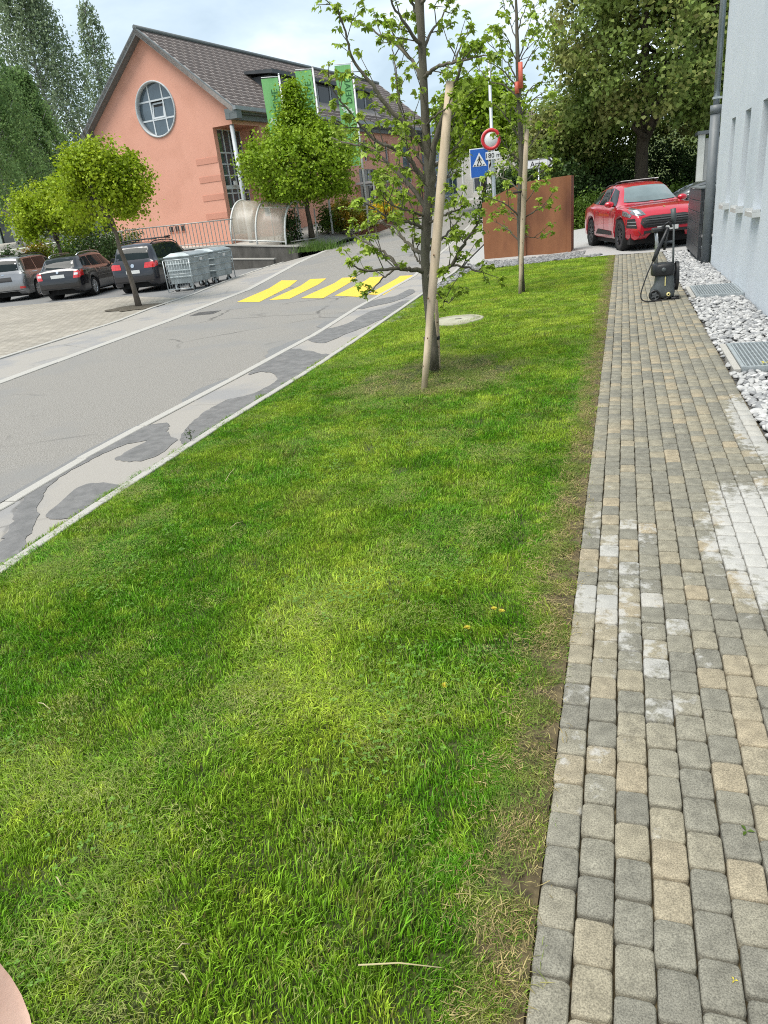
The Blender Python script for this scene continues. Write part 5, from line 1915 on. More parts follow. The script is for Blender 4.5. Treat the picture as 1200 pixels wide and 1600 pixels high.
def lin(prof, x):
    if x <= prof[0][0]:
        return prof[0][1]
    for (a, b_), (c, d) in zip(prof, prof[1:]):
        if x <= c:
            t_ = (x - a) / (c - a)
            return b_ + (d - b_) * t_
    return prof[-1][1]


def smoothprof(prof, x, w=.06):
    return sum(lin(prof, x + k * w / 2) for k in (-2, -1, 0, 1, 2)) / 5


class Car:
    """lofted body, x forward from the rear bumper, y to the car's left, z up; trim is projected on to the body"""

    def __init__(s, name, label, L, W, belt, roof, plan, wheels, wr, bodymat, sill=.22, tumble=.24, rear_flat=True, cat='car', group=None):
        s.L, s.W, s.belt, s.roof, s.plan, s.wheels, s.wr = L, W, belt, roof, plan, wheels, wr
        s.sill, s.tumble = sill, tumble
        s.t = thing(name, label, cat, (0, 0, 0), 0, group)
        xs = set(np.round(np.linspace(0, L, 56), 3))
        ra = wr + .055
        for xw in wheels:
            for a in np.linspace(0, math.pi, 15):
                xs.add(round(xw + ra * math.cos(a), 3))
            xs.add(round(xw - ra - .004, 3)); xs.add(round(xw + ra + .004, 3))
        for p in (.015, .04, .08, .13, L - .015, L - .04, L - .08, L - .13):
            xs.add(p)
        xs = sorted(x for x in xs if 0 <= x <= L)
        rows = [s.section(x) for x in xs]
        m = len(rows[0])
        V, F = [], []
        for x, row in zip(xs, rows):
            for y, z in row:
                V.append((x, -y, z))
            for y, z in row[-2::-1]:
                V.append((x, y, z))
        k = 2 * m - 1
        for i in range(len(xs) - 1):
            for j in range(k - 1):
                F.append([i * k + j, i * k + j + 1, (i + 1) * k + j + 1, (i + 1) * k + j])
        F.append([j for j in range(k)]); F.append([(len(xs) - 1) * k + j for j in range(k - 1, -1, -1)])
        bm = bmesh.new()
        vs = [bm.verts.new(v) for v in V]
        for f in F:
            bm.faces.new([vs[j] for j in f])
        bmesh.ops.recalc_face_normals(bm, faces=bm.faces)
        for f in bm.faces:
            f.smooth = True
        me = bpy.data.meshes.new('body'); bm.to_mesh(me)
        s.bvh = BVHTree.FromBMesh(bm); bm.free()
        me.materials.append(bodymat)
        s.body = link('body', me, s.t)
        md = s.body.modifiers.new('edges', 'EDGE_SPLIT'); md.split_angle = R(38)
        b = MB(); b.box((.25, -W / 2 + .12, .16), (L - .25, W / 2 - .12, .42)); b.build('underbody', M_under, s.t)
        for xw in wheels:
            for sd in (-1, 1):
                b = MB()
                b.lathe([(wr + .052, -.02), (wr + .052, -.34), (.01, -.34), (.01, -.30), (wr + .045, -.30), (wr + .045, -.02)], 24, Matrix.Translation((xw, sd * (W / 2 - .02), wr)) @ Matrix.Rotation(-sd * math.pi / 2, 4, 'X'), closed=True)
                b.build('wheel_well', M_under, s.t)

    def section(s, x):
        L, W = s.L, s.W
        bz = smoothprof(s.belt, x); rz = smoothprof(s.roof, x)
        ws = lin(s.plan, x) * W / 2
        ra = s.wr + .055
        e = min(x, L - x)
        zb = s.sill + max(0, .14 - e) * .9
        for xw in s.wheels:
            if abs(x - xw) < ra:
                zb = max(zb, s.wr + math.sqrt(max(0, ra * ra - (x - xw) ** 2)))
        zb = min(zb, bz - .16)
        h = bz - zb
        pts = [(ws * .62, zb + .01), (ws * .93, zb), (ws * .985, zb + min(.06, h * .2)), (ws * 1.0, zb + h * .42), (ws * .995, zb + h * .66), (ws * .985, bz - h * .12), (ws * .945, bz - .012), (ws * .925, bz)]
        t_ = rz - bz
        k = max(0, min(1, t_ / .22))
        top = []
        for f, flat in ((.06, .90), (.35, .82), (.65, .72), (.88, .58), (.97, .42), (1.0, .22), (1.0, .0)):
            yg = ws * (.915 - s.tumble * min(f, .9) / .9)
            if f > .9:
                yg = ws * (.915 - s.tumble) * (.88 if f < .98 else (.55 if flat > .1 else 0))
            zg = bz + t_ * (f if f < .9 else (.965 if f < .98 else (1.0 if flat > .1 else 1.012)))
            yf = ws * flat; zf = bz + .035 * (1 - flat ** 2) + t_ * .3 * (1 - flat)
            top.append((yg * k + yf * (1 - k), zg * k + zf * (1 - k)))
        return pts + top

    def project(s, a, b_, view, off):
        """point of the body seen from a side: view 'R','L' (a=x,b=z), 'F','B' (a=y,b=z), 'T' (a=x,b=y)"""
        o, d = {'R': ((a, -4, b_), (0, 1, 0)), 'L': ((a, 4, b_), (0, -1, 0)), 'F': ((s.L + 3, a, b_), (-1, 0, 0)), 'B': ((-3, a, b_), (1, 0, 0)), 'T': ((a, b_, 4), (0, 0, -1))}[view]
        hit, n, _, _ = s.bvh.ray_cast(Vector(o), Vector(d))
        if hit is None:
            return None
        return hit - Vector(d) * off

    def decal(s, name, poly, view, material, off=.006, cuts=5, parent=None, solid=True):
        bm = bmesh.new()
        vs = [bm.verts.new((p[0], p[1], 0)) for p in poly]
        bm.faces.new(vs)
        xs = [p[0] for p in poly]; ys = [p[1] for p in poly]
        for ax, lo, hi in ((0, min(xs), max(xs)), (1, min(ys), max(ys))):
            for i in range(1, cuts):
                co = [0, 0, 0]; no = [0, 0, 0]; co[ax] = lo + (hi - lo) * i / cuts; no[ax] = 1
                bmesh.ops.bisect_plane(bm, geom=bm.verts[:] + bm.edges[:] + bm.faces[:], plane_co=co, plane_no=no, dist=1e-5)
        bmesh.ops.triangulate(bm, faces=bm.faces[:])
        bad = []
        for v in bm.verts:
            p = s.project(v.co.x, v.co.y, view, off)
            if p is None:
                bad.append(v)
            else:
                v.co = p
        if bad:
            bmesh.ops.delete(bm, geom=bad, context='VERTS')
        dn = {'R': (0, -1, 0), 'L': (0, 1, 0), 'F': (1, 0, 0), 'B': (-1, 0, 0), 'T': (0, 0, 1)}[view]
        for f in bm.faces:
            f.normal_update()
            if f.normal.dot(Vector(dn)) < 0:
                f.normal_flip()
            f.smooth = True
        me = bpy.data.meshes.new(name); bm.to_mesh(me); bm.free()
        me.materials.append(material)
        return link(name, me, parent or s.t)

    def both(s, name, poly, material, **k):
        s.decal(name, poly, 'R', material, **k)
        return s.decal(name, poly, 'L', material, **k)

    def pair(s, name, poly, view, material, **k):
        s.decal(name, poly, view, material, **k)
        return s.decal(name, [(-a, c) for a, c in poly][::-1], view, material, **k)

    def wheel(s, spokes=5, rim=None, face=.72, double=False):
        rim = rim or M_alloy
        for xw in s.wheels:
            for sd in (-1, 1):
                r = s.wr
                M = Matrix.Translation((xw, sd * (s.W / 2 - .025), r)) @ Matrix.Rotation(-sd * math.pi / 2, 4, 'X')
                b = MB()
                b.lathe([(r * .70, -.205), (r * .90, -.21), (r * .985, -.19), (r, -.15), (r, -.06), (r * .985, -.02), (r * .90, 0), (r * .72, -.006), (r * .68, -.03), (r * .68, -.19)], 36, M, closed=True)
                w = b.build('tyre', M_tyre, None)
                w.name = 'wheel'; w.parent = s.t
                b = MB()
                b.lathe([(r * .70, -.18), (r * .715, -.012), (r * .66, -.012), (r * .62, -.05), (r * .60, -.18)], 36, M, closed=True)
                b.lathe([(.01, -.15), (r * .62, -.15), (r * .62, -.16), (.01, -.16)], 24, M, 1)
                b.lathe([(.002, -.018), (r * .10, -.018), (r * .16, -.03), (r * .16, -.08)], 16, M)
                for i in range(spokes):
                    for da in ((-.10, .10) if double else (0,)):
                        a = 2 * math.pi * i / spokes + .3
                        Mr = M @ Matrix.Rotation(a, 4, 'Z')
                        wd = r * (.055 if double else .085)
                        a0, a1 = r * .12, r * .66
                        ys = da * r * 1.6
                        vs = [(a0, -wd + ys * .3, -.03), (a1, -wd * .9 + ys, -.02), (a1, wd * .9 + ys, -.02), (a0, wd + ys * .3, -.03), (a0, -wd + ys * .3, -.10), (a1, -wd * .9 + ys, -.10), (a1, wd * .9 + ys, -.10), (a0, wd + ys * .3, -.10)]
                        b.add([Mr @ Vector(v) for v in vs], [[0, 1, 2, 3], [7, 6, 5, 4], [0, 4, 5, 1], [1, 5, 6, 2], [2, 6, 7, 3], [3, 7, 4, 0]])
                b.build('rim', [rim, M_under], w)

    def mirror(s, x, z, material):
        for sd in (-1, 1):
            y = s.W / 2 * lin(s.plan, x) * .93
            M = Matrix.Translation((x, sd * (y + .10), z)) @ Matrix.Diagonal((.085, .125, .08, 1))
            bm = bmesh.new(); bmesh.ops.create_icosphere(bm, subdivisions=3, radius=1, matrix=M)
            for v in bm.verts:
                if v.co.x < x - .035:
                    v.co.x = x - .035
            for f in bm.faces:
                f.smooth = True
            me = bpy.data.meshes.new('mirror'); bm.to_mesh(me); bm.free(); me.materials.append(material)
            mo = link('mirror', me, s.t)
            b = MB(); b.tube([(x + .02, sd * (y - .05), z - .06), (x + .01, sd * (y + .08), z - .03)], .022, 8); b.build('mirror_arm', M_plast, mo)

    def plate(s, view, z, w=.5, h=.11, y=0):
        p = s.project(y, z, view, 0.0)
        dx = {'F': 1, 'B': -1}[view]
        b = MB(); b.box((min(p.x + dx * .004, p.x + dx * .02), y - w / 2, z - h / 2), (max(p.x + dx * .004, p.x + dx * .02), y + w / 2, z + h / 2))
        return b.build('number_plate', M_plate, s.t)

    def rails(s, x0, x1, y, mt):
        for sd in (-1, 1):
            pts = []
            for k in range(9):
                x = x0 + (x1 - x0) * k / 8
                p = s.project(x, sd * y, 'T', 0)
                pts.append((x, sd * y, p.z + (.055 if 0 < k < 8 else .0)))
            b = MB(); b.tube(pts, .018, 8); b.build('roof_rail', mt, s.t)

    def place(s, corner_local, corner_world, heading):
        """put the local point (x, y) on the world point; heading is the azimuth the car faces"""
        a = math.pi / 2 - heading
        c, sn = math.cos(a), math.sin(a)
        x, y = corner_local
        s.t.location = (corner_world[0] - (x * c - y * sn), corner_world[1] - (x * sn + y * c), corner_world[2])
        s.t.rotation_euler = (0, 0, a)


def estate(name, label, L, W, H, bodymat, wr, wheels, beltz, van=False, group='cars in the parking court'):
    tail = .95 if not van else 1.02
    belt = [(0, .60), (.025, .84), (.07, beltz - .05), (.13, beltz), (.6, beltz), (L - 1.55, beltz - .03), (L - 1.2, beltz - .05), (L - .55, beltz - .16), (L - .18, beltz - .26), (L, .62)]
    if van:
        roof = [(0, .60), (.025, .86), (.07, beltz - .02), (.11, beltz + .08), (.34, H - .10), (.52, H - .03), (1.4, H), (L - 2.1, H - .03), (L - 1.75, H - .13), (L - .85, beltz + .0), (L - .5, beltz - .14), (L, .6)]
    else:
        roof = [(0, .60), (.025, .84), (.07, beltz - .05), (.13, beltz + .05), (.54, H - .10), (.8, H - .04), (1.7, H), (L - 2.15, H - .03), (L - 1.9, H - .1), (L - 1.15, beltz - .02), (L - .5, beltz - .16), (L, .6)]
    plan = [(0, .80), (.04, .88), (.15, .95), (.5, .99), (1.0, 1.0), (L - 1.1, 1.0), (L - .6, .97), (L - .2, .86), (L - .06, .76), (L, .62)]
    c = Car(name, label, L, W, belt, roof, plan, wheels, wr, bodymat, tumble=.20 if van else .25, group=group)
    return c


def dress_estate(c, beltz, H, van=False, lamp_z=(.72, 1.0), rim_spokes=5, double=False):
    L, W = c.L, c.W
    rt = H - .13
    b0 = beltz + .045
    if van:
        side = [(.42, b0 + .02), (1.28, b0), (1.30, rt), (.66, rt - .02)]
        c.both('side_window', side, M_carglass)
        c.both('side_window', [(1.36, b0), (2.36, b0 - .01), (2.36, rt + .01), (1.37, rt)], M_carglass)
        c.both('side_window', [(2.44, b0 - .01), (3.25, b0 - .02), (2.72, rt - .01), (2.44, rt + .01)], M_carglass)
        c.decal('rear_window', [(-.62, b0 + .03), (.62, b0 + .03), (.55, rt + .01), (-.55, rt + .01)], 'B', M_carglass, cuts=6)
    else:
        c.both('side_window', [(.52, b0 + .05), (1.18, b0), (1.22, rt), (.80, rt - .02)], M_carglass)
        c.both('side_window', [(1.28, b0), (2.18, b0 - .01), (2.16, rt + .005), (1.31, rt)], M_carglass)
        c.both('side_window', [(2.25, b0 - .01), (3.20, b0 - .03), (2.60, rt - .03), (2.24, rt)], M_carglass)
        c.decal('rear_window', [(-.60, b0 + .02), (.60, b0 + .02), (.50, rt + .01), (-.50, rt + .01)], 'B', M_carglass, cuts=6)
    c.decal('windscreen', [(-.66, b0 + .02), (.66, b0 + .02), (.52, rt), (-.52, rt)], 'F', M_screen, cuts=7)
    c.both('door_handle', [(1.45, beltz - .10), (1.68, beltz - .10), (1.68, beltz - .075), (1.45, beltz - .075)], M_chrome, off=.02)
    c.both('door_handle', [(2.45, beltz - .115), (2.68, beltz - .115), (2.68, beltz - .09), (2.45, beltz - .09)], M_chrome, off=.02)
    for x in (1.22, 2.22, 3.2):
        c.both('door_seam', [(x, .32), (x + .012, .32), (x + .012, beltz - .02), (x, beltz - .02)], M_under, off=.002)
    c.wheel(rim_spokes, M_alloy, double=double)
    c.mirror(L - 1.62, beltz + .07, M_plast)
    c.decal('rear_bumper', [(-W * .42, .26), (W * .42, .26), (W * .40, .40), (-W * .40, .40)], 'B', M_plast, off=.008)


CAR_Z = -.146
hd = R(-14.5)
# black estate
bp_ = paint('black_paint', (.008, .008, .011), .2)
c = estate('estate_car', 'black estate car with red tail lamps parked between the silver car and the black van', 4.57, 1.77, 1.50, bp_, .315, (.98, 3.56), .98)
dress_estate(c, .98, 1.50, double=True)
c.pair('tail_lamp', [(.56, .70), (.80, .70), (.84, .92), (.62, .97)], 'B', M_redlamp, off=.012)
c.both('tail_lamp', [(.02, .74), (.26, .76), (.30, .95), (.06, .95)], M_redlamp, off=.012)
c.pair('lamp_lens', [(.60, .80), (.74, .80), (.75, .87), (.61, .88)], 'B', M_clearlamp, off=.018, cuts=3)
c.plate('B', .79); c.rails(.75, 2.9, .52, M_chrome)
c.decal('badge', [(.05 * math.cos(a), .93 + .05 * math.sin(a)) for a in np.linspace(0, 6.28, 13)[:-1]], 'B', M_chrome, off=.014, cuts=2)
c.decal('antenna_base', [(.9, -.03), (1.02, -.03), (1.02, .03), (.9, .03)], 'T', M_redlamp, off=.02, cuts=2)
w_ = P(153, 460); c.place((.98, -.86), (w_.x, w_.y, CAR_Z), hd)
# black van
bv = paint('black_blue_paint', (.010, .010, .016), .2)
c = estate('family_van', 'black family van with red tail lamps and roof bars behind the grey waste containers', 4.40, 1.79, 1.61, bv, .325, (.92, 3.60), 1.02, True)
dress_estate(c, 1.02, 1.61, True, double=True)
c.pair('tail_lamp', [(.42, .80), (.80, .80), (.84, .99), (.46, .97)], 'B', M_redlamp, off=.012)
c.both('tail_lamp', [(.02, .82), (.22, .84), (.28, 1.0), (.05, 1.0)], M_redlamp, off=.012)
c.plate('B', .70); c.rails(.55, 3.0, .58, M_plast)
c.decal('badge', [(.065 * math.cos(a), .90 + .065 * math.sin(a)) for a in np.linspace(0, 6.28, 15)[:-1]], 'B', M_chrome, off=.014, cuts=2)
for x in (.95, 2.1):
    b = MB(); b.tube([(x, -.66, 1.67), (x, -.3, 1.70), (x, .3, 1.70), (x, .66, 1.67)], .022, 8); b.build('roof_bar', M_plast, c.t)
b = MB(); b.box((1.9, -.62, 1.70), (2.25, -.52, 1.74)); b.build('bar_foot', M_plast, c.t)
w_ = P(269, 450); c.place((.92, -.87), (w_.x, w_.y, CAR_Z), R(-9))
# silver car at the left edge
sv = paint('silver_paint', (.26, .26, .265), .6)
c = estate('silver_minivan', 'silver grey minivan with clear tail lamps cut by the left edge of the picture', 4.50, 1.76, 1.63, sv, .325, (.93, 3.68), 1.02, True)
dress_estate(c, 1.02, 1.63, True, rim_spokes=10)
c.pair('tail_lamp', [(.66, .98), (.86, .98), (.80, 1.40), (.66, 1.42)], 'B', M_clearlamp, off=.012)
c.both('tail_lamp', [(.04, 1.0), (.22, 1.02), (.34, 1.36), (.18, 1.40)], M_clearlamp, off=.012)
c.pair('reflector', [(.58, .44), (.78, .44), (.78, .52), (.58, .52)], 'B', M_redlamp, off=.014, cuts=3)
c.decal('plate_recess', [(-.34, .72), (.34, .72), (.30, .88), (-.30, .88)], 'B', M_plast, off=.01)
c.rails(.55, 2.9, .56, M_plast)
c.decal('tail_badge', [(-.05, .96), (.05, .96), (.05, 1.0), (-.05, 1.0)], 'B', M_chrome, off=.012, cuts=2)
w_ = P(65, 464); c.place((.93, -.85), (w_.x, w_.y, CAR_Z), R(-17))

# the red sport utility car at the end of the path
rp_ = paint('red_paint', (.50, .012, .030), .25)
L_, W_, H_ = 4.70, 1.93, 1.62
belt = [(0, .80), (.05, .92), (.18, 1.05), (.7, 1.08), (1.6, 1.06), (3.05, 1.02), (3.45, 1.04), (4.0, 1.03), (4.35, .97), (4.56, .87), (4.66, .76), (4.70, .60)]
roof = [(0, .80), (.05, .94), (.2, 1.08), (.55, 1.30), (1.0, 1.50), (1.6, 1.60), (2.1, 1.62), (2.55, 1.585), (2.85, 1.50), (3.42, 1.14), (3.62, 1.09), (4.1, 1.05), (4.4, .97), (4.60, .85), (4.70, .60)]
plan = [(0, .78), (.05, .88), (.2, .95), (.6, .995), (1.0, 1.0), (1.8, .965), (2.8, .965), (3.5, 1.0), (4.0, .985), (4.3, .93), (4.5, .86), (4.62, .78), (4.70, .70)]
c = Car('red_car', 'glossy red sport utility car with black grille and black wheels facing down the paved path', L_, W_, belt, roof, plan, (.98, 3.79), .365, rp_, sill=.27, tumble=.28)
c.wheel(5, M_blackalloy, double=True)
c.both('side_window', [(.70, 1.17), (1.42, 1.125), (1.46, 1.49), (1.10, 1.43)], M_carglass)
c.both('side_window', [(1.50, 1.12), (2.25, 1.10), (2.22, 1.52), (1.53, 1.50)], M_carglass)
c.both('side_window', [(2.33, 1.10), (3.08, 1.075), (2.72, 1.44), (2.31, 1.52)], M_carglass)
c.decal('windscreen', [(-.68, 1.155), (-.4, 1.14), (.4, 1.14), (.68, 1.155), (.53, 1.50), (.3, 1.525), (-.3, 1.525), (-.53, 1.50)], 'F', glass('bright_windscreen', (.10, .13, .13), .02), cuts=16, off=.02)
c.pair('wiper', [(.05, 1.13), (.62, 1.155), (.62, 1.14), (.05, 1.115)], 'F', M_plast, off=.012)
c.pair('headlight', [(.52, .85), (.74, .83), (.84, .89), (.86, .99), (.78, 1.03), (.60, .98)], 'F', M_darklamp, off=.012, cuts=7)
c.pair('headlight_lens', [(.64, .88), (.76, .89), (.79, .97), (.68, .97)], 'F', M_clearlamp, off=.02, cuts=4)
c.both('headlight_side', [(4.05, .86), (4.42, .80), (4.46, .86), (4.2, .95), (4.05, .97)], M_darklamp, off=.010)
# grille with slats, side intakes
gr = c.decal('grille', [(-.58, .545), (.58, .545), (.68, .66), (.63, .77), (.42, .815), (-.42, .815), (-.63, .77), (-.68, .66)], 'F', M_plast, off=.010, cuts=8)
for z in (.60, .655, .71, .76):
    c.decal('grille_slat', [(-.55, z), (.55, z), (.55, z + .018), (-.55, z + .018)], 'F', mat('slat_dark', (.05, .05, .052), (.07, .07, .072), rough=.35), off=.028, cuts=9, parent=gr)
it = [(.74, .54), (.92, .56), (.94, .76), (.78, .78)]
c.pair('air_intake', it, 'F', M_plast, off=.010, cuts=6)
for z in (.61, .69):
    c.pair('intake_slat', [(.76, z), (.92, z), (.92, z + .016), (.76, z + .016)], 'F', M_alloy if z > .6 else rp_, off=.022, cuts=5)
c.decal('lower_lip', [(-.90, .27), (.90, .27), (.88, .37), (-.88, .37)], 'F', M_plast, off=.010, cuts=8)
c.decal('lower_intake', [(-.66, .385), (.66, .385), (.72, .475), (-.72, .475)], 'F', M_plast, off=.010, cuts=8)
c.plate('F', .50, .52, .10)
c.decal('bonnet_badge', [(4.38, -.03), (4.44, 0), (4.38, .03), (4.34, 0)], 'T', mat('badge_gold', (.55, .42, .12), (.65, .5, .18), rough=.3, metal=.8), off=.008, cuts=2)
c.pair('bonnet_crease_shade', [(3.62, .46), (4.30, .40), (4.30, .415), (3.62, .475)], 'T', mat('crease_shade_red', (.25, .006, .015), rough=.3, coat=1), off=.003)  # darker red strips paint in the shade along the bonnet creases
c.both('side_blade', [(1.55, .36), (3.10, .36), (3.10, .46), (1.75, .50)], M_plast, off=.010)
for x in (1.46, 2.30, 3.2):
    c.both('door_seam', [(x, .50), (x + .012, .50), (x + .012, 1.04), (x, 1.04)], M_under, off=.002)
c.both('door_handle', [(1.60, .95), (1.82, .95), (1.82, .975), (1.60, .975)], rp_, off=.025)
c.both('door_handle', [(2.45, .93), (2.67, .93), (2.67, .955), (2.45, .955)], rp_, off=.025)
for xw in (.98, 3.79):
    arch = []
    ra = .365 + .06
    for a in np.linspace(.12, math.pi - .12, 14):
        arch.append((xw + (ra + .05) * math.cos(a), .365 + (ra + .05) * math.sin(a)))
    for a in np.linspace(math.pi - .12, .12, 14):
        arch.append((xw + ra * math.cos(a), .365 + ra * math.sin(a)))
    c.both('arch_trim', arch, mat('arch_dark', (.2, .006, .014), (.24, .01, .02), rough=.4), off=.006, cuts=8)
c.mirror(2.98, 1.13, rp_)
c.decal('interior_mirror', [(-.09, 1.44), (.09, 1.44), (.09, 1.49), (-.09, 1.49)], 'F', M_plast, off=.012, cuts=2)
fw_ = P(965, 391.5)
c.place((3.79, -.96), (fw_.x, fw_.y, .008), R(180 - 17))
# two pale planks on its roof
for k in range(2):
    q = .30 - k * .12
    zt = c.project(1.7, q, 'T', 0).z
    b = MB(); b.box((1.25, q - .035, zt + .05), (2.2, q + .035, zt + .075), bevel=.006)
    o = b.build('roof_load', mat('plank_pale', (.5, .48, .46), (.6, .58, .56), rough=.6))
    mw = Matrix.Translation(c.t.location) @ Matrix.Rotation(c.t.rotation_euler.z, 4, 'Z')
    o.matrix_world = mw @ Matrix.Translation((1.75, q, 0)) @ Matrix.Rotation(R(50), 4, 'Z') @ Matrix.Translation((-1.75, -q, 0))
    tag(o, ['pale narrow plank lying across the red car roof, the one nearer the windscreen', 'pale narrow plank lying across the red car roof, the one farther back'][k], 'plank', 'planks on the red car')
for x in (1.35, 2.1):
    b = MB(); zt = c.project(x, 0, 'T', 0).z
    b.tube([(x, -.6, zt - .03), (x, -.5, zt + .03), (x, .5, zt + .03), (x, .6, zt - .03)], .018, 8); b.build('roof_bar', M_plast, c.t)

# grey saloon behind it
gp = paint('grey_paint', (.085, .09, .092), .4)
belt = [(0, .75), (.06, .90), (.3, .96), (3.0, .94), (3.5, .90), (4.1, .80), (4.4, .68), (4.5, .55)]
roof = [(0, .75), (.06, .92), (.5, 1.12), (1.1, 1.38), (1.8, 1.43), (2.3, 1.40), (2.6, 1.32), (3.35, .96), (3.9, .86), (4.3, .72), (4.5, .55)]
plan = [(0, .78), (.05, .88), (.3, .97), (1, 1), (3.6, 1), (4.1, .93), (4.4, .8), (4.5, .66)]
c = Car('grey_car', 'dark grey car half hidden behind the bin enclosure at the foot of the big maple', 4.5, 1.8, belt, roof, plan, (.9, 3.6), .32, gp, tumble=.27)
c.wheel(5, M_alloy)
c.both('side_window', [(.75, 1.03), (1.65, 1.0), (1.68, 1.33), (1.2, 1.31)], M_carglass)
c.both('side_window', [(1.74, 1.0), (2.95, .985), (2.45, 1.28), (1.75, 1.34)], M_carglass)
c.decal('windscreen', [(-.66, 1.0), (.66, 1.0), (.5, 1.34), (-.5, 1.34)], 'F', M_screen, cuts=7)
c.pair('headlight', [(.5, .64), (.78, .66), (.74, .78), (.52, .74)], 'F', M_darklamp, off=.012)
c.both('door_seam', [(1.7, .35), (1.712, .35), (1.712, .92), (1.7, .92)], M_under, off=.002)
c.both('door_handle', [(1.85, .84), (2.05, .84), (2.05, .865), (1.85, .865)], M_chrome, off=.02)
c.decal('lower_intake', [(-.5, .36), (.5, .36), (.5, .5), (-.5, .5)], 'F', M_plast, off=.01)
c.mirror(2.85, 1.02, gp)
gq = AY(1112, 278, 27.8); c.place((1.9, 0), (gq.x, gq.y, gq.z - 1.46), R(-100))

# ------------------------------------------------------------------ waste containers
M_zincbin = mat('container_zinc', (.30, .345, .36), (.40, .45, .465), scale=4, rough=.5, metal=.45, c3=(.26, .30, .31), c3scale=3)
M_label = mat('sticker_white', (.62, .63, .63), (.7, .71, .71), rough=.5)


def container(label, loc, rz):
    t = thing('waste_container', label, 'waste container', loc, rz, 'grey steel waste containers')
    w, d = 1.22, .92
    b = MB()
    lo = [(-w / 2 + .06, -d / 2 + .06), (w / 2 - .06, -d / 2 + .06), (w / 2 - .06, d / 2 - .06), (-w / 2 + .06, d / 2 - .06)]
    hi = [(-w / 2, -d / 2), (w / 2, -d / 2), (w / 2, d / 2), (-w / 2, d / 2)]
    vs = [(*p, .26) for p in lo] + [(*p, 1.06) for p in hi]
    b.add(vs, [[3, 2, 1, 0], [4, 5, 6, 7], [0, 1, 5, 4], [1, 2, 6, 5], [2, 3, 7, 6], [3, 0, 4, 7]])
    b.build('body', M_zincbin, t)
    for k in range(3):
        z = .44 + k * .2
        e = .06 - .06 * (z - .26) / .8
        b = MB(); b.box((-w / 2 + e - .018, -d / 2 + e - .022, z), (w / 2 - e + .018, -d / 2 + e + .02, z + .045), bevel=.008)
        b.box((-w / 2 + e - .022, -d / 2 + e + .021, z), (-w / 2 + e + .02, d / 2 - e, z + .045), bevel=.008)
        b.box((w / 2 - e - .02, -d / 2 + e + .021, z), (w / 2 - e + .022, d / 2 - e, z + .045), bevel=.008)
        b.build('rib', M_zincbin, t)
    b = MB(); b.box((-w / 2 - .03, -d / 2 - .035, 1.062), (w / 2 + .03, d / 2 + .03, 1.11), bevel=.012)
    ld = b.build('lid', M_zincbin, t)
    b = MB(); b.add([(-w / 2, -d / 2 - .01, 1.112), (w / 2, -d / 2 - .01, 1.112), (w / 2 - .04, d / 2, 1.112), (-w / 2 + .04, d / 2, 1.112), (-w / 2 + .06, -d / 2 + .2, 1.19), (w / 2 - .06, -d / 2 + .2, 1.19), (w / 2 - .1, d / 2 - .2, 1.2), (-w / 2 + .1, d / 2 - .2, 1.2)],
                    [[4, 5, 6, 7], [0, 1, 5, 4], [1, 2, 6, 5], [2, 3, 7, 6], [3, 0, 4, 7]])
    b.build('lid_crown', M_zincbin, ld)
    b = MB(); b.tube([(-w / 2 + .2, -d / 2 - .04, 1.0), (-w / 2 + .2, -d / 2 - .08, 1.02), (w / 2 - .2, -d / 2 - .08, 1.02), (w / 2 - .2, -d / 2 - .04, 1.0)], .014, 8); b.build('handle', M_zincbin, t)
    b = MB(); b.box((-.02, -d / 2 - .022, .90), (.14, -d / 2 + .03, .99)); b.build('sticker', M_label, t)
    for x in (-w / 2 + .16, w / 2 - .16):
        for y in (-d / 2 + .16, d / 2 - .16):
            M = Matrix.Translation((x, y, .1)) @ Matrix.Rotation(math.pi / 2, 4, 'Y')
            b = MB(); b.lathe([(.055, -.025), (.098, -.025), (.1, 0), (.098, .025), (.055, .025)], 20, M, closed=True); cs = b.build('castor', M_tyre, t)
            b = MB(); b.lathe([(.002, -.028), (.055, -.026), (.055, .026), (.002, .028)], 16, M); b.build('hub', M_alloy, cs)
            b = MB(); b.box((x - .045, y - .03, .10), (x - .03, y + .03, .25)); b.box((x + .03, y - .03, .10), (x + .045, y + .03, .25)); b.box((x - .045, y - .03, .235), (x + .045, y + .03, .258)); b.build('fork', M_galv, cs)
    return t


ca, cb2 = P(306, 452), P(357, 436.5)
dirv = Vector((cb2.x - ca.x, cb2.y - ca.y, 0)); tot = dirv.length; dirv.normalize()
nrm = Vector((-dirv.y, dirv.x, 0))
rz = math.atan2(dirv.y, dirv.x)
print('containers', ca, cb2, tot)
for k, s_ in enumerate((.42, 1.98)):
    c0 = ca + dirv * s_ + nrm * .36
    container(['grey steel waste container on castors nearest to the thin street maple', 'grey steel waste container beside the ramp wall'][k], (c0.x, c0.y, -.15), rz)
# wire trolley in front of the first container
wt = thing('wire_rack', 'tall wire rack leaning at the near end of the grey waste containers', 'rack', (ca - dirv * .62 + nrm * .1).to_tuple(), rz)
b = MB()
for y in (-.42, .52):
    b.tube([(0, y, .0), (0, y, .98)], .014, 8)
b.tube([(0, -.42, .98), (0, .52, .98)], .014, 8); b.tube([(0, -.42, .10), (0, .52, .10)], .012, 8); b.tube([(0, -.42, .55), (0, .52, .55)], .010, 8)
b.tube([(0, -.42, .02), (.28, -.42, .02)], .012, 8); b.tube([(0, .52, .02), (.28, .52, .02)], .012, 8)
b.build('frame', M_galv, wt)
for k in range(9):
    b = MB(); y = -.33 + k * .095; b.tube([(0, y, .10), (0, y, .98)], .007, 6); b.build('wire', M_galv, wt)
wt = thing('hoop_rail', 'single bent steel hoop at the far end of the waste containers', 'hoop', (cb2 + dirv * .35).to_tuple(), rz)
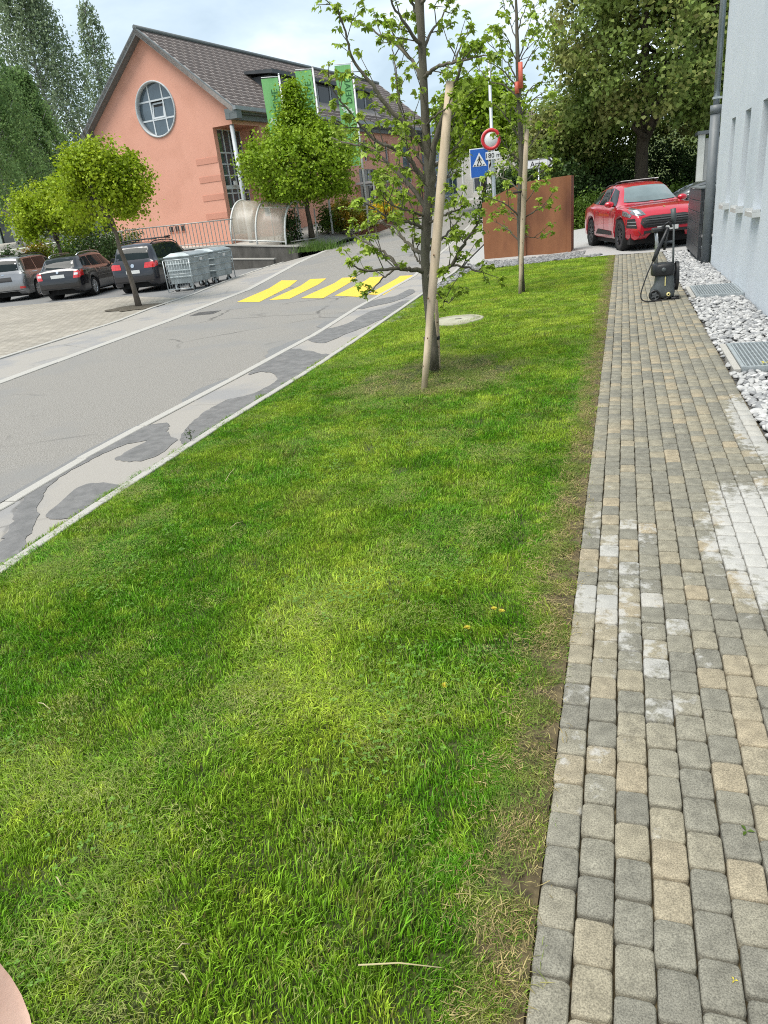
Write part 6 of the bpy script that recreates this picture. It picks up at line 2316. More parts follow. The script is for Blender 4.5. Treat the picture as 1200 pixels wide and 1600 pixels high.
b = MB(); b.tube([(0, -.1, 0), (0, -.1, .95), (0, .05, 1.05), (0, .5, 1.05), (0, .6, .95), (0, .6, 0)], .018, 8); b.build('tube', M_galv, wt)

# ------------------------------------------------------------------ bicycle shelter with curved clear panels
SH = thing('bicycle_shelter', 'bicycle shelter with curved clear plastic panels on pale hoops', 'bicycle shelter', (0, 0, 0))
sh0 = AD(364, 384, 35.9); sh1 = AD(448, 387, 34.4)
sdv = Vector((sh1.x - sh0.x, sh1.y - sh0.y, 0)); slen = sdv.length; sdv.normalize(); snr = Vector((-sdv.y, sdv.x, 0))
zb0, zb1 = sh0.z, sh1.z
print('shelter', sh0, sh1, slen)
SH.location = (sh0.x, sh0.y, 0); SH.rotation_euler = (0, 0, math.atan2(sdv.y, sdv.x))


def sh_prof(n=16):
    out = []
    for k in range(n + 1):
        a = math.pi * .52 * k / n
        out.append((1.35 * (1 - math.cos(a)), .25 + 1.65 * math.sin(a)))
    return out


M_clear = bpy.data.materials.new('clear_plastic'); M_clear.use_nodes = True
_b = M_clear.node_tree.nodes['Principled BSDF']
_b.inputs['Base Color'].default_value = (.55, .50, .42, 1); _b.inputs['Roughness'].default_value = .25
_b.inputs['Alpha'].default_value = .38
prof = sh_prof()
hz = lambda x: zb0 + (zb1 - zb0) * x / slen
M_hoop = mat('hoop_pale', (.55, .56, .54), (.62, .63, .61), rough=.45)
for x in (0, slen * .47, slen):
    b = MB(); b.tube([(x, 0, hz(x) - .05)] + [(x, y, hz(x) + z) for y, z in prof] + [(x, 2.6, hz(x) + 1.55)], .045, 10); b.build('hoop', M_hoop, SH)
for xa, xb in ((.05, slen * .47 - .05), (slen * .47 + .05, slen - .05)):
    V, F = [], []
    for k, (y, z) in enumerate(prof):
        for j in range(5):
            x = xa + (xb - xa) * j / 4
            V.append((x, y, hz(x) + z))
    for k in range(len(prof) - 1):
        for j in range(4):
            F.append([k * 5 + j, k * 5 + j + 1, k * 5 + 6 + j, k * 5 + 5 + j])
    o = link('clear_panel', np_mesh('clear_panel', V, F, M_clear, True), SH)
    md = o.modifiers.new('thick', 'SOLIDIFY'); md.thickness = .012
b = MB(); b.tube([(0, 0, hz(0) + .25), (slen, 0, hz(slen) + .25)], .03, 8); b.tube([(0, 2.6, hz(0) + 1.55), (slen, 2.6, hz(slen) + 1.55)], .03, 8); b.build('rail', M_hoop, SH)
for x in (slen * .25, slen * 1.0, slen + 1.0):
    b = MB(); b.tube([(x, 2.6 if x < slen else 1.2, hz(x) - .1), (x, 2.6 if x < slen else 1.2, hz(x) + 1.6)], .03, 8); b.build('post', M_rail, SH)
b = MB(); b.tube([(slen + .02, .4, hz(slen) + .22), (slen + 1.0, 1.2, hz(slen) + .25)], .022, 8); b.build('end_rail', M_rail, SH)

# ------------------------------------------------------------------ flagpoles with green banners
M_flag = mat('banner_green', (.23, .57, .20), (.29, .63, .25), scale=2, rough=.75, trans=.25, stretch=(6, 6, .3))
M_pole = mat('flagpole_white', (.6, .61, .61), (.68, .69, .69), rough=.4)
M_flagtxt = mat('banner_lettering', (.03, .12, .035), (.04, .15, .045), rough=.8)
M_flagwh = mat('banner_white', (.6, .72, .62), (.68, .78, .7), rough=.8)


def gear_poly(r, n=6):
    out = []
    for k in range(n * 4):
        a = 2 * math.pi * (k - .5) / (n * 4) * 1.0
        out.append((math.cos(a) * (r if k % 4 < 2 else r * .68), math.sin(a) * (r if k % 4 < 2 else r * .68)))
    return out


def flag(label, base, top_z, w, fh, rz, sd_):
    t = thing('flagpole', label, 'flag', base, rz, 'white flagpoles with green banners')
    H = top_z - base[2]
    b = MB(); b.tube([(0, 0, 0), (0, 0, H)], [.055, .038], 12); b.tube([(0, 0, H), (0, 0, H + .06)], [.045, .03], 10); b.build('pole', M_pole, t)
    b = MB(); b.tube([(0, 0, H - .06), (-w - .06, 0, H - .04)], .018, 8); b.build('boom', M_pole, t)
    rng = np.random.default_rng(sd_)
    nx, nz = 8, 26
    ph = rng.uniform(0, 6)

    def pt(u, v, n=0):
        x = -.07 - u * w * (1 - .06 * v)
        z = H - .09 - v * fh
        y = .035 * math.sin(u * 5 + v * 4 + ph) * (.3 + v) + n
        return (x, y, z)
    V = [pt(i / nx, j / nz) for j in range(nz + 1) for i in range(nx + 1)]
    F = [[j * (nx + 1) + i, j * (nx + 1) + i + 1, (j + 1) * (nx + 1) + i + 1, (j + 1) * (nx + 1) + i] for j in range(nz) for i in range(nx)]
    cl = link('banner', np_mesh('banner', V, F, M_flag, True), t)
    b = MB()
    for k in range(5):
        z = H - .3 - k * fh / 5
        b.tube([(0, 0, z), (-.075, .0, z)], .012, 6)
    b.build('clip', M_pole, t)
    # lettering running up the banner and the white wheel emblem: thin print on the cloth
    me = text_mesh('DEIAE', .40, .004, M_flagtxt)
    for v in me.vertices:
        x, y, z = v.co
        u_ = .34 - y / w
        v_ = .80 / fh + .06 - (x * 1.0) / fh
        v.co = Vector(pt(u_, v_, -.012 - z))
    link('lettering', me, cl)
    b = MB()
    for cx, cz, r in ((.62, 1.72 / fh, .19), (.34, 1.92 / fh, .18)):
        o_ = gear_poly(r)
        n = len(o_)
        inn = [(math.cos(2 * math.pi * (k - .5) / n) * r * .42, math.sin(2 * math.pi * (k - .5) / n) * r * .42) for k in range(n)]
        vs = [pt(cx + a_ / w, cz - c_ / fh, -.014) for a_, c_ in o_] + [pt(cx + a_ / w, cz - c_ / fh, -.014) for a_, c_ in inn]
        vs2 = [(x, y - .006, z) for x, y, z in vs]
        b.add(vs + vs2, [[k, (k + 1) % n, n + (k + 1) % n, n + k] for k in range(n)] + [[2 * n + k, 2 * n + (k + 1) % n, 3 * n + (k + 1) % n, 3 * n + k] for k in range(n)])
    b.build('emblem', M_flagwh, cl)
    return t


f1 = AD(450, 345, 37.2); f2 = AD(519, 357, 38.2); f3 = AD(573, 330, 39.2)
for k, (px, pt_, dd, fh, lb) in enumerate([((461, 300), (437, 117), 37.0, 2.65, 'green banner nearest the salmon gable, half covered below by the pointed maple'),
                                           ((512, 300), (489, 105), 37.6, 2.75, 'middle green banner, whose emblem shows just above the pointed maple'),
                                           ((572, 315), (548, 97), 38.2, 4.2, 'rightmost green banner, seen through the young maple branches')]):
    q = AD(*px, dd); top = AD(*pt_, dd)
    flag(lb, (q.x, q.y, plaza_z(q.x, q.y) - .05), top.z, .74, fh, R(24), k + 4)

# ------------------------------------------------------------------ street lamp carrying the road signs
lp = AD(773, 330, 24.6)
LZ = T(lp.x, lp.y)
LT = thing('street_lamp', 'tall grey street lamp pole carrying the road signs behind the rusty wall', 'street lamp', (lp.x, lp.y, LZ))
ltop = AD(770, 76, 24.6).z - LZ
b = MB(); b.tube([(0, 0, -.05), (0, 0, 1.2), (0, 0, ltop)], [.075, .06, .045], 12); b.build('pole', M_galv, LT)
b = MB(); b.tube([(0, 0, ltop - .03), (-.10, -.01, ltop + .06), (-.30, -.02, ltop + .09)], .03, 10); b.build('arm', M_galv, LT)
b = MB()
vs = []
for x, hw_, z0, z1 in ((-.22, .05, .06, .12), (-.30, .09, .055, .15), (-.5, .11, .055, .155), (-.66, .06, .07, .12)):
    vs += [(x, -hw_, ltop + z0), (x, hw_, ltop + z0), (x, hw_ * .7, ltop + z1), (x, -hw_ * .7, ltop + z1)]
fs = [[0, 1, 2, 3], [15, 14, 13, 12]]
for k in range(3):
    for j in range(4):
        fs.append([k * 4 + j, k * 4 + 4 + j, k * 4 + 4 + (j + 1) % 4, k * 4 + (j + 1) % 4])
b.add(vs, fs); b.build('lamp_head', mat('lamp_head_grey', (.3, .32, .33), (.36, .38, .39), rough=.5), LT)
b = MB(); b.box((-.62, -.06, ltop + .04), (-.32, .06, ltop + .052)); b.build('lamp_glass', M_clearlamp, LT)
SGN = R(14)


def sign_z(px, py):
    return AD(px, py, 24.5).z


def sign_root(name, label, px, py):
    q = AD(px, py, 24.48)
    return thing(name, label, 'road sign', (q.x, q.y - .10, q.z), SGN)


M_sred = mat('sign_red', (.50, .02, .025), (.56, .03, .035), rough=.4)
M_swhite = mat('sign_white', (.68, .69, .69), (.74, .75, .75), rough=.4)
M_sblue = mat('sign_blue', (.015, .10, .42), (.02, .12, .47), rough=.4)
M_sback = mat('sign_back', (.35, .36, .37), rough=.5, metal=.3)
M_sblack = mat('sign_black', (.012, .012, .012), rough=.5)
MX = Matrix.Rotation(math.pi / 2, 4, 'X')          # lathe axis z -> -y
q = sign_root('prohibition_sign', 'round white sign with a red rim on the lamp pole', 768, 218)
b = MB(); b.lathe([(.002, -.015), (.305, -.015), (.30, .004), (.002, .004)], 32, MX); b.build('disc', M_swhite, q)
b = MB(); b.lathe([(.205, .005), (.30, .005), (.30, .012), (.205, .012)], 32, MX, closed=True); b.build('rim', M_sred, q)
q = sign_root('distance_plate', 'small white plate reading 180 m below the round sign', 771, 243)
b = MB(); b.box((-.22, -.008, -.105), (.22, .012, .105), bevel=.004); b.build('plate', M_swhite, q)
me = text_mesh('180 m', .19, .003, M_sblack)
o = link('lettering', me, q); o.rotation_euler = (math.pi / 2, 0, 0); o.location = (0, -.013, 0)
q = sign_root('crossing_sign', 'blue pedestrian crossing sign with a white triangle left of the lamp pole', 750, 255)
b = MB(); b.box((-.29, -.006, -.41), (.29, .014, .41), bevel=.005); b.build('plate', M_swhite, q)
b = MB(); b.box((-.265, -.013, -.385), (.265, -.007, .385), bevel=.002); b.build('blue_field', M_sblue, q)
b = MB(); b.prism([(-.215, -.0135, -.09), (.215, -.0135, -.09), (0, -.0135, .29)], (0, -.005, 0)); b.build('triangle', M_swhite, q)
b = MB()
yy = -.0195


def flat(pts):
    b.prism([(x, yy, z) for x, z in pts], (0, -.004, 0))


b.lathe([(.002, .0195), (.024, .0195), (.024, .0235), (.002, .0235)], 12, Matrix.Translation((.0, 0, .165)) @ MX)
flat([(-.03, .06), (.028, .06), (.034, .135), (-.022, .14)])
flat([(-.03, .058), (.0, .058), (-.045, -.04), (-.075, -.04)])
flat([(.002, .058), (.03, .058), (.075, -.04), (.045, -.04)])
flat([(-.024, .13), (-.022, .11), (-.075, .055), (-.085, .07)]); flat([(.033, .13), (.033, .105), (.07, .06), (.08, .073)])
for k in range(4):
    x = -.165 + k * .09
    flat([(x, -.045), (x + .05, -.045), (x + .035, -.075), (x - .02, -.075)])
b.build('walker', M_sblack, q)
b = MB(); b.box((.29, .015, .18), (.45, .03, .22)); b.box((.29, .015, -.22), (.45, .03, -.18)); b.build('bracket', M_galv, q)
# direction sign to the doctor
dq = AD(846, 255, 27.5)
q = thing('direction_sign', 'white arrow shaped direction sign with black chevron reading Arzt behind the rusty wall', 'direction sign', (dq.x, dq.y, dq.z), R(8))
b = MB(); b.prism([(-.62, -.01, -.14), (.32, -.01, -.14), (.44, -.01, 0), (.32, -.01, .14), (-.62, -.01, .14)], (0, .03, 0)); b.build('plate', M_swhite, q)
b = MB(); b.prism([(.20, -.017, -.115), (.28, -.017, -.115), (.39, -.017, 0), (.28, -.017, .115), (.20, -.017, .115), (.31, -.017, 0)], (0, .006, 0)); b.build('chevron', M_sblack, q)
b = MB(); b.box((-.61, -.0165, .122), (.30, -.0105, .134)); b.box((-.61, -.0165, -.134), (.30, -.0105, -.122)); b.build('border', M_sblack, q)
me = text_mesh('Arzt', .24, .003, M_sblack)
o = link('lettering', me, q); o.rotation_euler = (math.pi / 2, 0, 0); o.location = (-.16, -.015, -.01)
b = MB(); b.tube([(-.1, .045, -dq.z + T(dq.x, dq.y) - .05), (-.1, .045, .16)], .03, 10); b.build('post', M_galv, q)

# overhead wire between the houses
b = MB(); b.tube([(-5.4, 55, 7.3), (0, 52, 7.2), (6, 49, 7.4)], .018, 5)
o = b.build('overhead_wire', M_pit); tag(o, 'thin overhead wire running from the brown roofed house to the dark tree', 'wire')

# ------------------------------------------------------------------ rusty steel wall and its stone border
M_rust = mat('rusty_steel', (.20, .080, .036), (.29, .125, .058), scale=1.6, rough=.9, bump=.12, bscale=60, stretch=(1, 1, .35), lo=.3, hi=.7, c3=(.12, .045, .025), c3scale=1.3, c3lo=.52, c3hi=.75)
rb = P(889, 393); ra_ = P(757, 405)
RS = thing('rusty_wall', 'rust brown steel panel wall at the far end of the lawn', 'steel wall', (ra_.x, ra_.y, 0))
dv_ = Vector((rb.x - ra_.x, rb.y - ra_.y, 0)); rl = dv_.length
RS.rotation_euler = (0, 0, math.atan2(dv_.y, dv_.x))
hl, hr = AD(757, 317, math.hypot(ra_.x, ra_.y)).z, AD(889, 274, math.hypot(rb.x, rb.y)).z
print('rust', ra_, rb, rl, hl, hr)
hgt_ = lambda x: hl + (hr - hl) * min(1, x / (rl * .45)) * .85 + (hr - hl) * .15 * x / rl
for x0, x1 in ((0, rl * .49), (rl * .49 + .012, rl)):
    b = MB(); b.prism([(x0, 0, -.15), (x1, 0, -.15), (x1, 0, hgt_(x1)), ((x0 + x1) / 2, 0, hgt_((x0 + x1) / 2)), (x0, 0, hgt_(x0))], (0, .03, 0)); b.build('panel', M_rust, RS)
b = MB(); b.box((rl * .49 - .03, -.05, -.1), (rl * .49 + .03, -.002, hgt_(rl * .49) - .03)); b.box((rl - .05, -.05, -.1), (rl + .03, -.002, hgt_(rl))); b.build('rib', M_rust, RS)
b = MB(); b.box((rl + .032, -.05, -.1), (rl + .062, .9, hgt_(rl))); b.build('return_panel', M_rust, RS)
pebbles('stone_border', [(-3.9, -1.0, 20.25, 21.95, lambda x, y: T(x, y) - .005), (-1.0, -.5, 20.15, 20.5, lambda x, y: T(x, y) - .005)], 420, .03, .055, 'grey rubble border at the foot of the rusty steel wall', variants=peb_dark)
pebbles('kerb_rubble', [(-4.25, -3.9, 15.5, 21.5, lambda x, y: T(x, y))], 120, .03, .06, 'loose grey stones along the lawn edge below the rusty steel wall', variants=peb_dark)

# ------------------------------------------------------------------ pressure washer on the path
M_wgrey = mat('washer_grey', (.062, .074, .076), (.08, .092, .095), scale=8, rough=.5)
M_wblack = mat('washer_black', (.012, .013, .015), (.02, .021, .023), scale=8, rough=.45)
wq = P(1034, 467)
PWR = thing('pressure_washer', 'dark grey pressure washer with upright lance and trailing hose on the paved path', 'pressure washer', (wq.x, wq.y, 0), R(8))


def loft(b, secs, n=20, mi=0, p=3.2):
    """stack of rounded rectangles: (z, cx, cy, half x, half y)"""
    vs, fs = [], []
    for z, cx, cy, hx, hy_ in secs:
        for k in range(n):
            a = 2 * math.pi * k / n
            c_, s_ = math.cos(a), math.sin(a)
            vs.append((cx + hx * math.copysign(abs(c_) ** (2 / p), c_), cy + hy_ * math.copysign(abs(s_) ** (2 / p), s_), z))
    for i in range(len(secs) - 1):
        for k in range(n):
            fs.append([i * n + k, i * n + (k + 1) % n, (i + 1) * n + (k + 1) % n, (i + 1) * n + k])
    fs.append([k for k in range(n - 1, -1, -1)]); fs.append([(len(secs) - 1) * n + k for k in range(n)])
    b.add(vs, fs, mi, True)


b = MB(); loft(b, [(.03, .01, 0, .15, .13), (.06, .0, 0, .165, .14), (.14, .0, 0, .165, .14), (.22, .02, 0, .135, .125), (.30, .02, 0, .125, .12), (.36, .01, 0, .125, .12)])
b.build('housing', M_wgrey, PWR)
b = MB(); loft(b, [(.345, -.01, 0, .15, .135), (.36, -.01, 0, .158, .14), (.46, -.005, 0, .158, .14), (.50, 0, 0, .15, .13), (.515, 0, 0, .12, .10)])
b.build('top_cover', M_wblack, PWR)
b = MB(); b.lathe([(.002, .0), (.026, .0), (.03, -.01), (.03, -.03)], 16, Matrix.Translation((-.02, -.165, .43)) @ MX); b.build('switch_knob', M_wgrey, PWR)
b = MB(); b.box((.005, -.138, .20), (.018, -.118, .33)); b.build('stripe', mat('washer_yellow', (.62, .55, .22), (.7, .62, .3), rough=.5), PWR)
b = MB(); b.lathe([(.012, .0), (.026, 0), (.03, .018), (.02, .03), (.012, .03)], 16, Matrix.Translation((.06, -.138, .08)) @ MX, closed=True); b.build('water_inlet', MATS['washer_yellow'], PWR)
for sx in (-.135, .12):
    M = Matrix.Translation((sx, -.155 if sx < 0 else .12, .082)) @ MX
    b = MB(); b.lathe([(.055, -.03), (.078, -.03), (.082, 0), (.078, .03), (.055, .03)], 24, M, closed=True); w = b.build('wheel', M_wblack, PWR)
    b = MB(); b.lathe([(.002, .018), (.02, .024), (.055, .01), (.055, -.02), (.002, -.02)], 20, M)
    for k in range(5):
        Mr = M @ Matrix.Rotation(k * 1.2566, 4, 'Z'); b.box((.02, -.008, .018), (.055, .008, .028), M=Mr)
    b.build('hub', mat('hub_grey', (.07, .075, .08), (.1, .105, .11), rough=.5), w)
b = MB(); b.box((.10, -.15, .0), (.22, .0, .03), bevel=.008); b.box((.16, -.155, .035), (.225, -.10, .05), bevel=.006); b.build('foot', M_wblack, PWR)
# push handle
b = MB()
for y in (-.02, .10):
    b.tube([(-.10, y, .48), (-.10, y, .80), (-.115, y, .98)], .014, 10)
b.build('handle_tube', M_alloy, PWR)
b = MB(); b.box((-.17, -.05, .94), (.05, .13, 1.0), bevel=.015); b.box((-.06, -.09, .97), (-.01, -.03, 1.03), bevel=.012); b.build('handle_grip', M_wblack, PWR)
# lance standing upright, spray gun hanging
b = MB(); b.tube([(.125, -.05, .45), (.12, -.05, .62), (.105, -.05, 1.05)], .014, 10); b.tube([(.105, -.05, 1.05), (.10, -.05, 1.12), (.085, -.05, 1.24)], [.026, .036, .038], 12); b.build('lance', M_wgrey, PWR)
b = MB(); b.tube([(.02, -.11, 1.0), (-.06, -.13, .82), (-.13, -.14, .66), (-.175, -.15, .56)], [.022, .022, .03, .02], 10); b.tube([(.03, -.10, .98), (-.01, -.12, .80), (-.02, -.12, .70)], [.014, .016, .018], 8); b.build('spray_gun', M_wblack, PWR)
b = MB(); b.tube([(-.03, -.10, 1.03), (.02, -.11, 1.07), (.07, -.09, 1.0)], .018, 8); b.build('trigger_guard', M_wblack, PWR)
# coiled hose on the right flank
b = MB()
pts = []
for k in range(70):
    a = k / 10 * 2 * math.pi
    pts.append((.185 + .012 * math.sin(a * .31) + .0025 * (k % 10) / 10, -.02 + .10 * math.cos(a), .34 + .20 * math.sin(a) - .02))
b.tube(pts, .012, 8); b.build('hose_coil', M_wblack, PWR)
b = MB()
hp = [(-.175, -.15, .56), (-.24, -.17, .42), (-.30, -.20, .26), (-.335, -.22, .14), (-.325, -.23, .05), (-.25, -.24, .014), (-.12, -.22, .012), (0.0, -.19, .02), (.08, -.15, .05)]
dense = []
for i in range(len(hp) - 1):
    for s in range(6):
        u = s / 6
        p_a, p_b, p_c, p_d = (Vector(hp[min(max(i + j, 0), len(hp) - 1)]) for j in (-1, 0, 1, 2))
        dense.append(.5 * ((2 * p_b) + (p_c - p_a) * u + (2 * p_a - 5 * p_b + 4 * p_c - p_d) * u * u + (3 * p_b - p_a - 3 * p_c + p_d) * u ** 3))
dense.append(Vector(hp[-1]))
b.tube(dense, .0095, 8); b.build('hose', M_wblack, PWR)

# ------------------------------------------------------------------ things lying on the lawn and path
mh = (P(686, 503) + P(747, 498)) / 2
t = thing('manhole_cover', 'pale concrete manhole cover set in the lawn behind the nearest maple', 'manhole cover', (mh.x, mh.y, T(mh.x, mh.y)))
b = MB(); b.lathe([(.36, -.08), (.40, -.08), (.40, .025), (.36, .028)], 32, closed=True); b.build('ring', mat('manhole_concrete', (.30, .29, .21), (.42, .41, .32), scale=12, rough=.95, bump=.3), t)
b = MB(); b.lathe([(.002, .022), (.20, .022), (.352, .018), (.352, -.06)], 32); b.build('lid', MATS['manhole_concrete'], t)
b = MB(); b.box((-.05, -.02, .0225), (.05, .02, .027)); b.build('lifting_slot', M_pit, t)


def dandelion(label, px, py):
    q = P(px, py)
    t = thing('dandelion', label, 'flower', (q.x, q.y, q.z - .01), random.uniform(0, 6), 'dandelions in the lawn')
    b = MB(); b.tube([(0, 0, 0), (.005, 0, .035), (.004, .004, .058)], .0018, 6); b.build('stem', M_bush, t)
    rng = np.random.default_rng(int(px))
    n = 46
    a = rng.uniform(0, 6.28, n); r = .017 * rng.uniform(.4, 1, n)
    V = np.empty((n, 4, 3))
    c_ = np.c_[np.cos(a), np.sin(a)]; s_ = np.c_[-np.sin(a), np.cos(a)]
    V[:, 0] = np.c_[c_ * .001, np.full(n, .057)]
    V[:, 1] = np.c_[c_ * r[:, None] * .6 + s_ * .0022, .062 + .010 * (1 - r / .017)]
    V[:, 2] = np.c_[c_ * r[:, None], .062 + .012 * (1 - r / .017)]
    V[:, 3] = np.c_[c_ * r[:, None] * .6 - s_ * .0022, .062 + .010 * (1 - r / .017)]
    V += np.array([.004, .004, 0])
    link('flower_head', np_mesh('flower_head', V.reshape(-1, 3), np.arange(n * 4).reshape(-1, 4), mat('dandelion_yellow', (.62, .53, .05), (.70, .62, .08), scale=30, rough=.7, trans=.2)), t)


for lb, x, y in (('yellow dandelion by the path edge, upper one of two close together', 771, 968), ('yellow dandelion just beside another near the path edge', 784, 972),
                 ('yellow dandelion alone in the middle of the near lawn', 697, 1090), ('half closed dandelion near the dry patch of the lawn', 730, 998)):
    dandelion(lb, x, y)
q = P(1166, 1300)
b = MB()
for k in range(3):
    a = k * 2.1
    b.add([(0, 0, .002), (.012 * math.cos(a - .4), .012 * math.sin(a - .4), .007), (.022 * math.cos(a), .022 * math.sin(a), .004), (.012 * math.cos(a + .4), .012 * math.sin(a + .4), .007)], [[0, 1, 2, 3]])
o = b.build('fallen_leaf', M_bush); o.location = (q.x, q.y, 0.001); tag(o, 'small green leaf lying on a grey paver', 'leaf')
q = P(1147, 1533)
o2 = o.copy(); o2.data = o.data.copy(); o2.data.materials[0] = MATS['dandelion_yellow']; COL.objects.link(o2); o2.location = (q.x, q.y, .001); o2.scale = (.4, .4, .6); tag(o2, 'tiny yellow petal in the joint between two pavers', 'petal')
q = P(1200 - 6, 572)
o3 = o2.copy(); COL.objects.link(o3); o3.location = (q.x, q.y, .03); o3.scale = (2.2, 2.2, 1); tag(o3, 'yellow leaf on the near grating by the wall', 'leaf')

# ------------------------------------------------------------------ the photographer's bare arm in the lower left corner
M_skin = mat('skin', (.72, .47, .37), (.78, .53, .42), scale=40, rough=.55, bump=.08, bscale=180)
M_sleeve = mat('sleeve_cloth', (.05, .06, .09), (.07, .08, .12), scale=40, rough=.95)
PERS = thing('person', 'bare arm of a person reaching in at the lower left corner', 'person', (0, 0, 0))
d_ = ray(12, 1590)
K = EYE + ray(66, 1512) * .42                         # the heel of the hand as it shows in the corner
dn = (-RT * .80 - UP * .60 + FW * -.1).normalized()      # the arm leads out of the frame, down and left
side = dn.cross(FW).normalized()


def skin_chain(verts, edges, radii, name, material, parent, root=0, levels=2):
    me = bpy.data.meshes.new(name)
    me.from_pydata([tuple(v) for v in verts], edges, [])
    o = link(name, me, parent)
    md = o.modifiers.new('skin', 'SKIN'); md.use_smooth_shade = True
    for i, r in enumerate(radii):
        sv_ = me.skin_vertices[0].data[i]
        sv_.radius = (r, r) if not hasattr(r, '__len__') else r
        sv_.use_root = (i == root)
    sb = o.modifiers.new('sub', 'SUBSURF'); sb.levels = levels; sb.render_levels = levels
    me.materials.append(material)
    return o


h0 = K + dn * .060
fwd = (FW - dn * FW.dot(dn)).normalized()
verts = [h0 + dn * .012, h0 + dn * .05, h0 + dn * .11, h0 + dn * .22, h0 + dn * .34]
edges = [(0, 1), (1, 2), (2, 3), (3, 4)]
rad = [.036, .060, .056, .05, .052]
# knuckles and four curled fingers, thumb
for k in range(4):
    o_ = side * (-.030 + .021 * k)
    kb = len(verts)
    ln_ = (.040, .046, .043, .034)[k]
    p0_ = h0 + dn * .11 + o_ + fwd * .012
    p1_ = p0_ + fwd * ln_ * .8 + dn * .012
    p2_ = p1_ + dn * ln_ * .7 + fwd * .004
    p3_ = p2_ - fwd * ln_ * .55 + dn * .004
    verts += [p0_, p1_, p2_, p3_]; edges += [(2, kb), (kb, kb + 1), (kb + 1, kb + 2), (kb + 2, kb + 3)]
    rad += [.0125, .0105, .0095, .0085]
kb = len(verts)
verts += [h0 + dn * .10 + side * -.036 + fwd * .01, h0 + dn * .09 + side * -.05 + fwd * .035, h0 + dn * .085 + side * -.035 + fwd * .055]
edges += [(2, kb), (kb, kb + 1), (kb + 1, kb + 2)]
rad += [.016, .012, .0095]
verts.append(h0 - dn * .014); edges.append((0, len(verts) - 1)); rad.append(.012)
skin_chain(verts, edges, rad, 'arm', M_skin, PERS, root=1, levels=3)
skin_chain([h0 + dn * .33, h0 + dn * .45, h0 + dn * .6], [(0, 1), (1, 2)], [.055, .062, .072], 'sleeve', M_sleeve, PERS)
# ------------------------------------------------------------------ grass
def grass_material():
    m = bpy.data.materials.new('grass_blade'); m.use_nodes = True
    t = m.node_tree; L = t.links.new
    b = t.nodes['Principled BSDF']; b.inputs['Roughness'].default_value = .5; b.inputs['Specular IOR Level'].default_value = .25
    g = _n(t, 'ShaderNodeNewGeometry')

    def noise(s, d=4):
        n = _n(t, 'ShaderNodeTexNoise'); n.inputs['Scale'].default_value = s; n.inputs['Detail'].default_value = d
        L(g.outputs['Position'], n.inputs['Vector']); return n.outputs['Fac']

    def rng_(v, a, c, lo=0, hi=1):
        n = _n(t, 'ShaderNodeMapRange'); n.inputs['From Min'].default_value = a; n.inputs['From Max'].default_value = c
        n.inputs['To Min'].default_value = lo; n.inputs['To Max'].default_value = hi
        L(v, n.inputs['Value']); return n.outputs[0]

    def mixc(f, a, c):
        n = _n(t, 'ShaderNodeMix', data_type='RGBA'); L(f, n.inputs['Factor'])
        for k, v in (('A', a), ('B', c)):
            if isinstance(v, tuple):
                n.inputs[k].default_value = (*v, 1)
            else:
                L(v, n.inputs[k])
        return n.outputs['Result']

    def math_(op, a, c):
        n = _n(t, 'ShaderNodeMath', operation=op)
        for i, v in enumerate((a, c)):
            if isinstance(v, (int, float)):
                n.inputs[i].default_value = v
            else:
                L(v, n.inputs[i])
        return n.outputs[0]
    isl = g.outputs['Random Per Island']
    col = mixc(isl, GR_DEEP, GR_MID)
    sep = _n(t, 'ShaderNodeSeparateXYZ'); L(g.outputs['Position'], sep.inputs[0])
    # a paler, yellower band down the middle of the lawn
    dx = math_('ADD', sep.outputs['X'], math_('MULTIPLY', sep.outputs['Y'], .24))
    band = rng_(math_('ABSOLUTE', math_('ADD', dx, .72), 0), .60, .1)
    near = rng_(sep.outputs['Y'], 6.5, 3.6)
    f1 = math_('ADD', math_('MULTIPLY', math_('MULTIPLY', band, near), .30), rng_(noise(1.3), .45, .66, 0, .55))
    f1 = math_('ADD', f1, rng_(noise(9), .5, .66, 0, .45))
    far = rng_(sep.outputs['Y'], 7.0, 10.0, 0, .35)
    col = mixc(math_('MINIMUM', math_('ADD', f1, far), 1), col, GR_LIGHT)
    dead = math_('GREATER_THAN', math_('FRACT', math_('MULTIPLY', isl, 57.31), 0), .955)
    dry = math_('MULTIPLY', rng_(noise(2.1, 5), .56, .68), math_('GREATER_THAN', math_('FRACT', math_('MULTIPLY', isl, 91.7), 0), .55))
    edge = math_('MULTIPLY', rng_(sep.outputs['X'], -.36, -.22), math_('GREATER_THAN', math_('FRACT', math_('MULTIPLY', isl, 33.3), 0), .45))
    col = mixc(math_('MULTIPLY', math_('MAXIMUM', math_('MAXIMUM', dead, math_('MULTIPLY', dry, .75)), edge), .9), col, (.24, .20, .07))
    vary = rng_(math_('FRACT', math_('MULTIPLY', isl, 13.7), 0), 0, 1, .42, 1.5)
    sc = _n(t, 'ShaderNodeVectorMath', operation='SCALE'); L(col, sc.inputs[0]); L(vary, sc.inputs['Scale'])
    L(sc.outputs[0], b.inputs['Base Color'])
    tr = _n(t, 'ShaderNodeBsdfTranslucent'); L(sc.outputs[0], tr.inputs['Color'])
    ms = _n(t, 'ShaderNodeMixShader'); ms.inputs['Fac'].default_value = .2
    L(b.outputs[0], ms.inputs[1]); L(tr.outputs[0], ms.inputs[2]); L(ms.outputs[0], t.nodes['Material Output'].inputs['Surface'])
    return m


GR_DEEP, GR_MID, GR_LIGHT = (.068, .215, .007), (.15, .36, .013), (.42, .55, .05)
M_blade = grass_material()
M_clip = mat('dry_clippings', (.17, .22, .04), (.31, .32, .10), scale=8, rough=.9, island=.45, world_space=True, c3=(.14, .20, .03), c3scale=3, c3lo=.4, c3hi=.6)


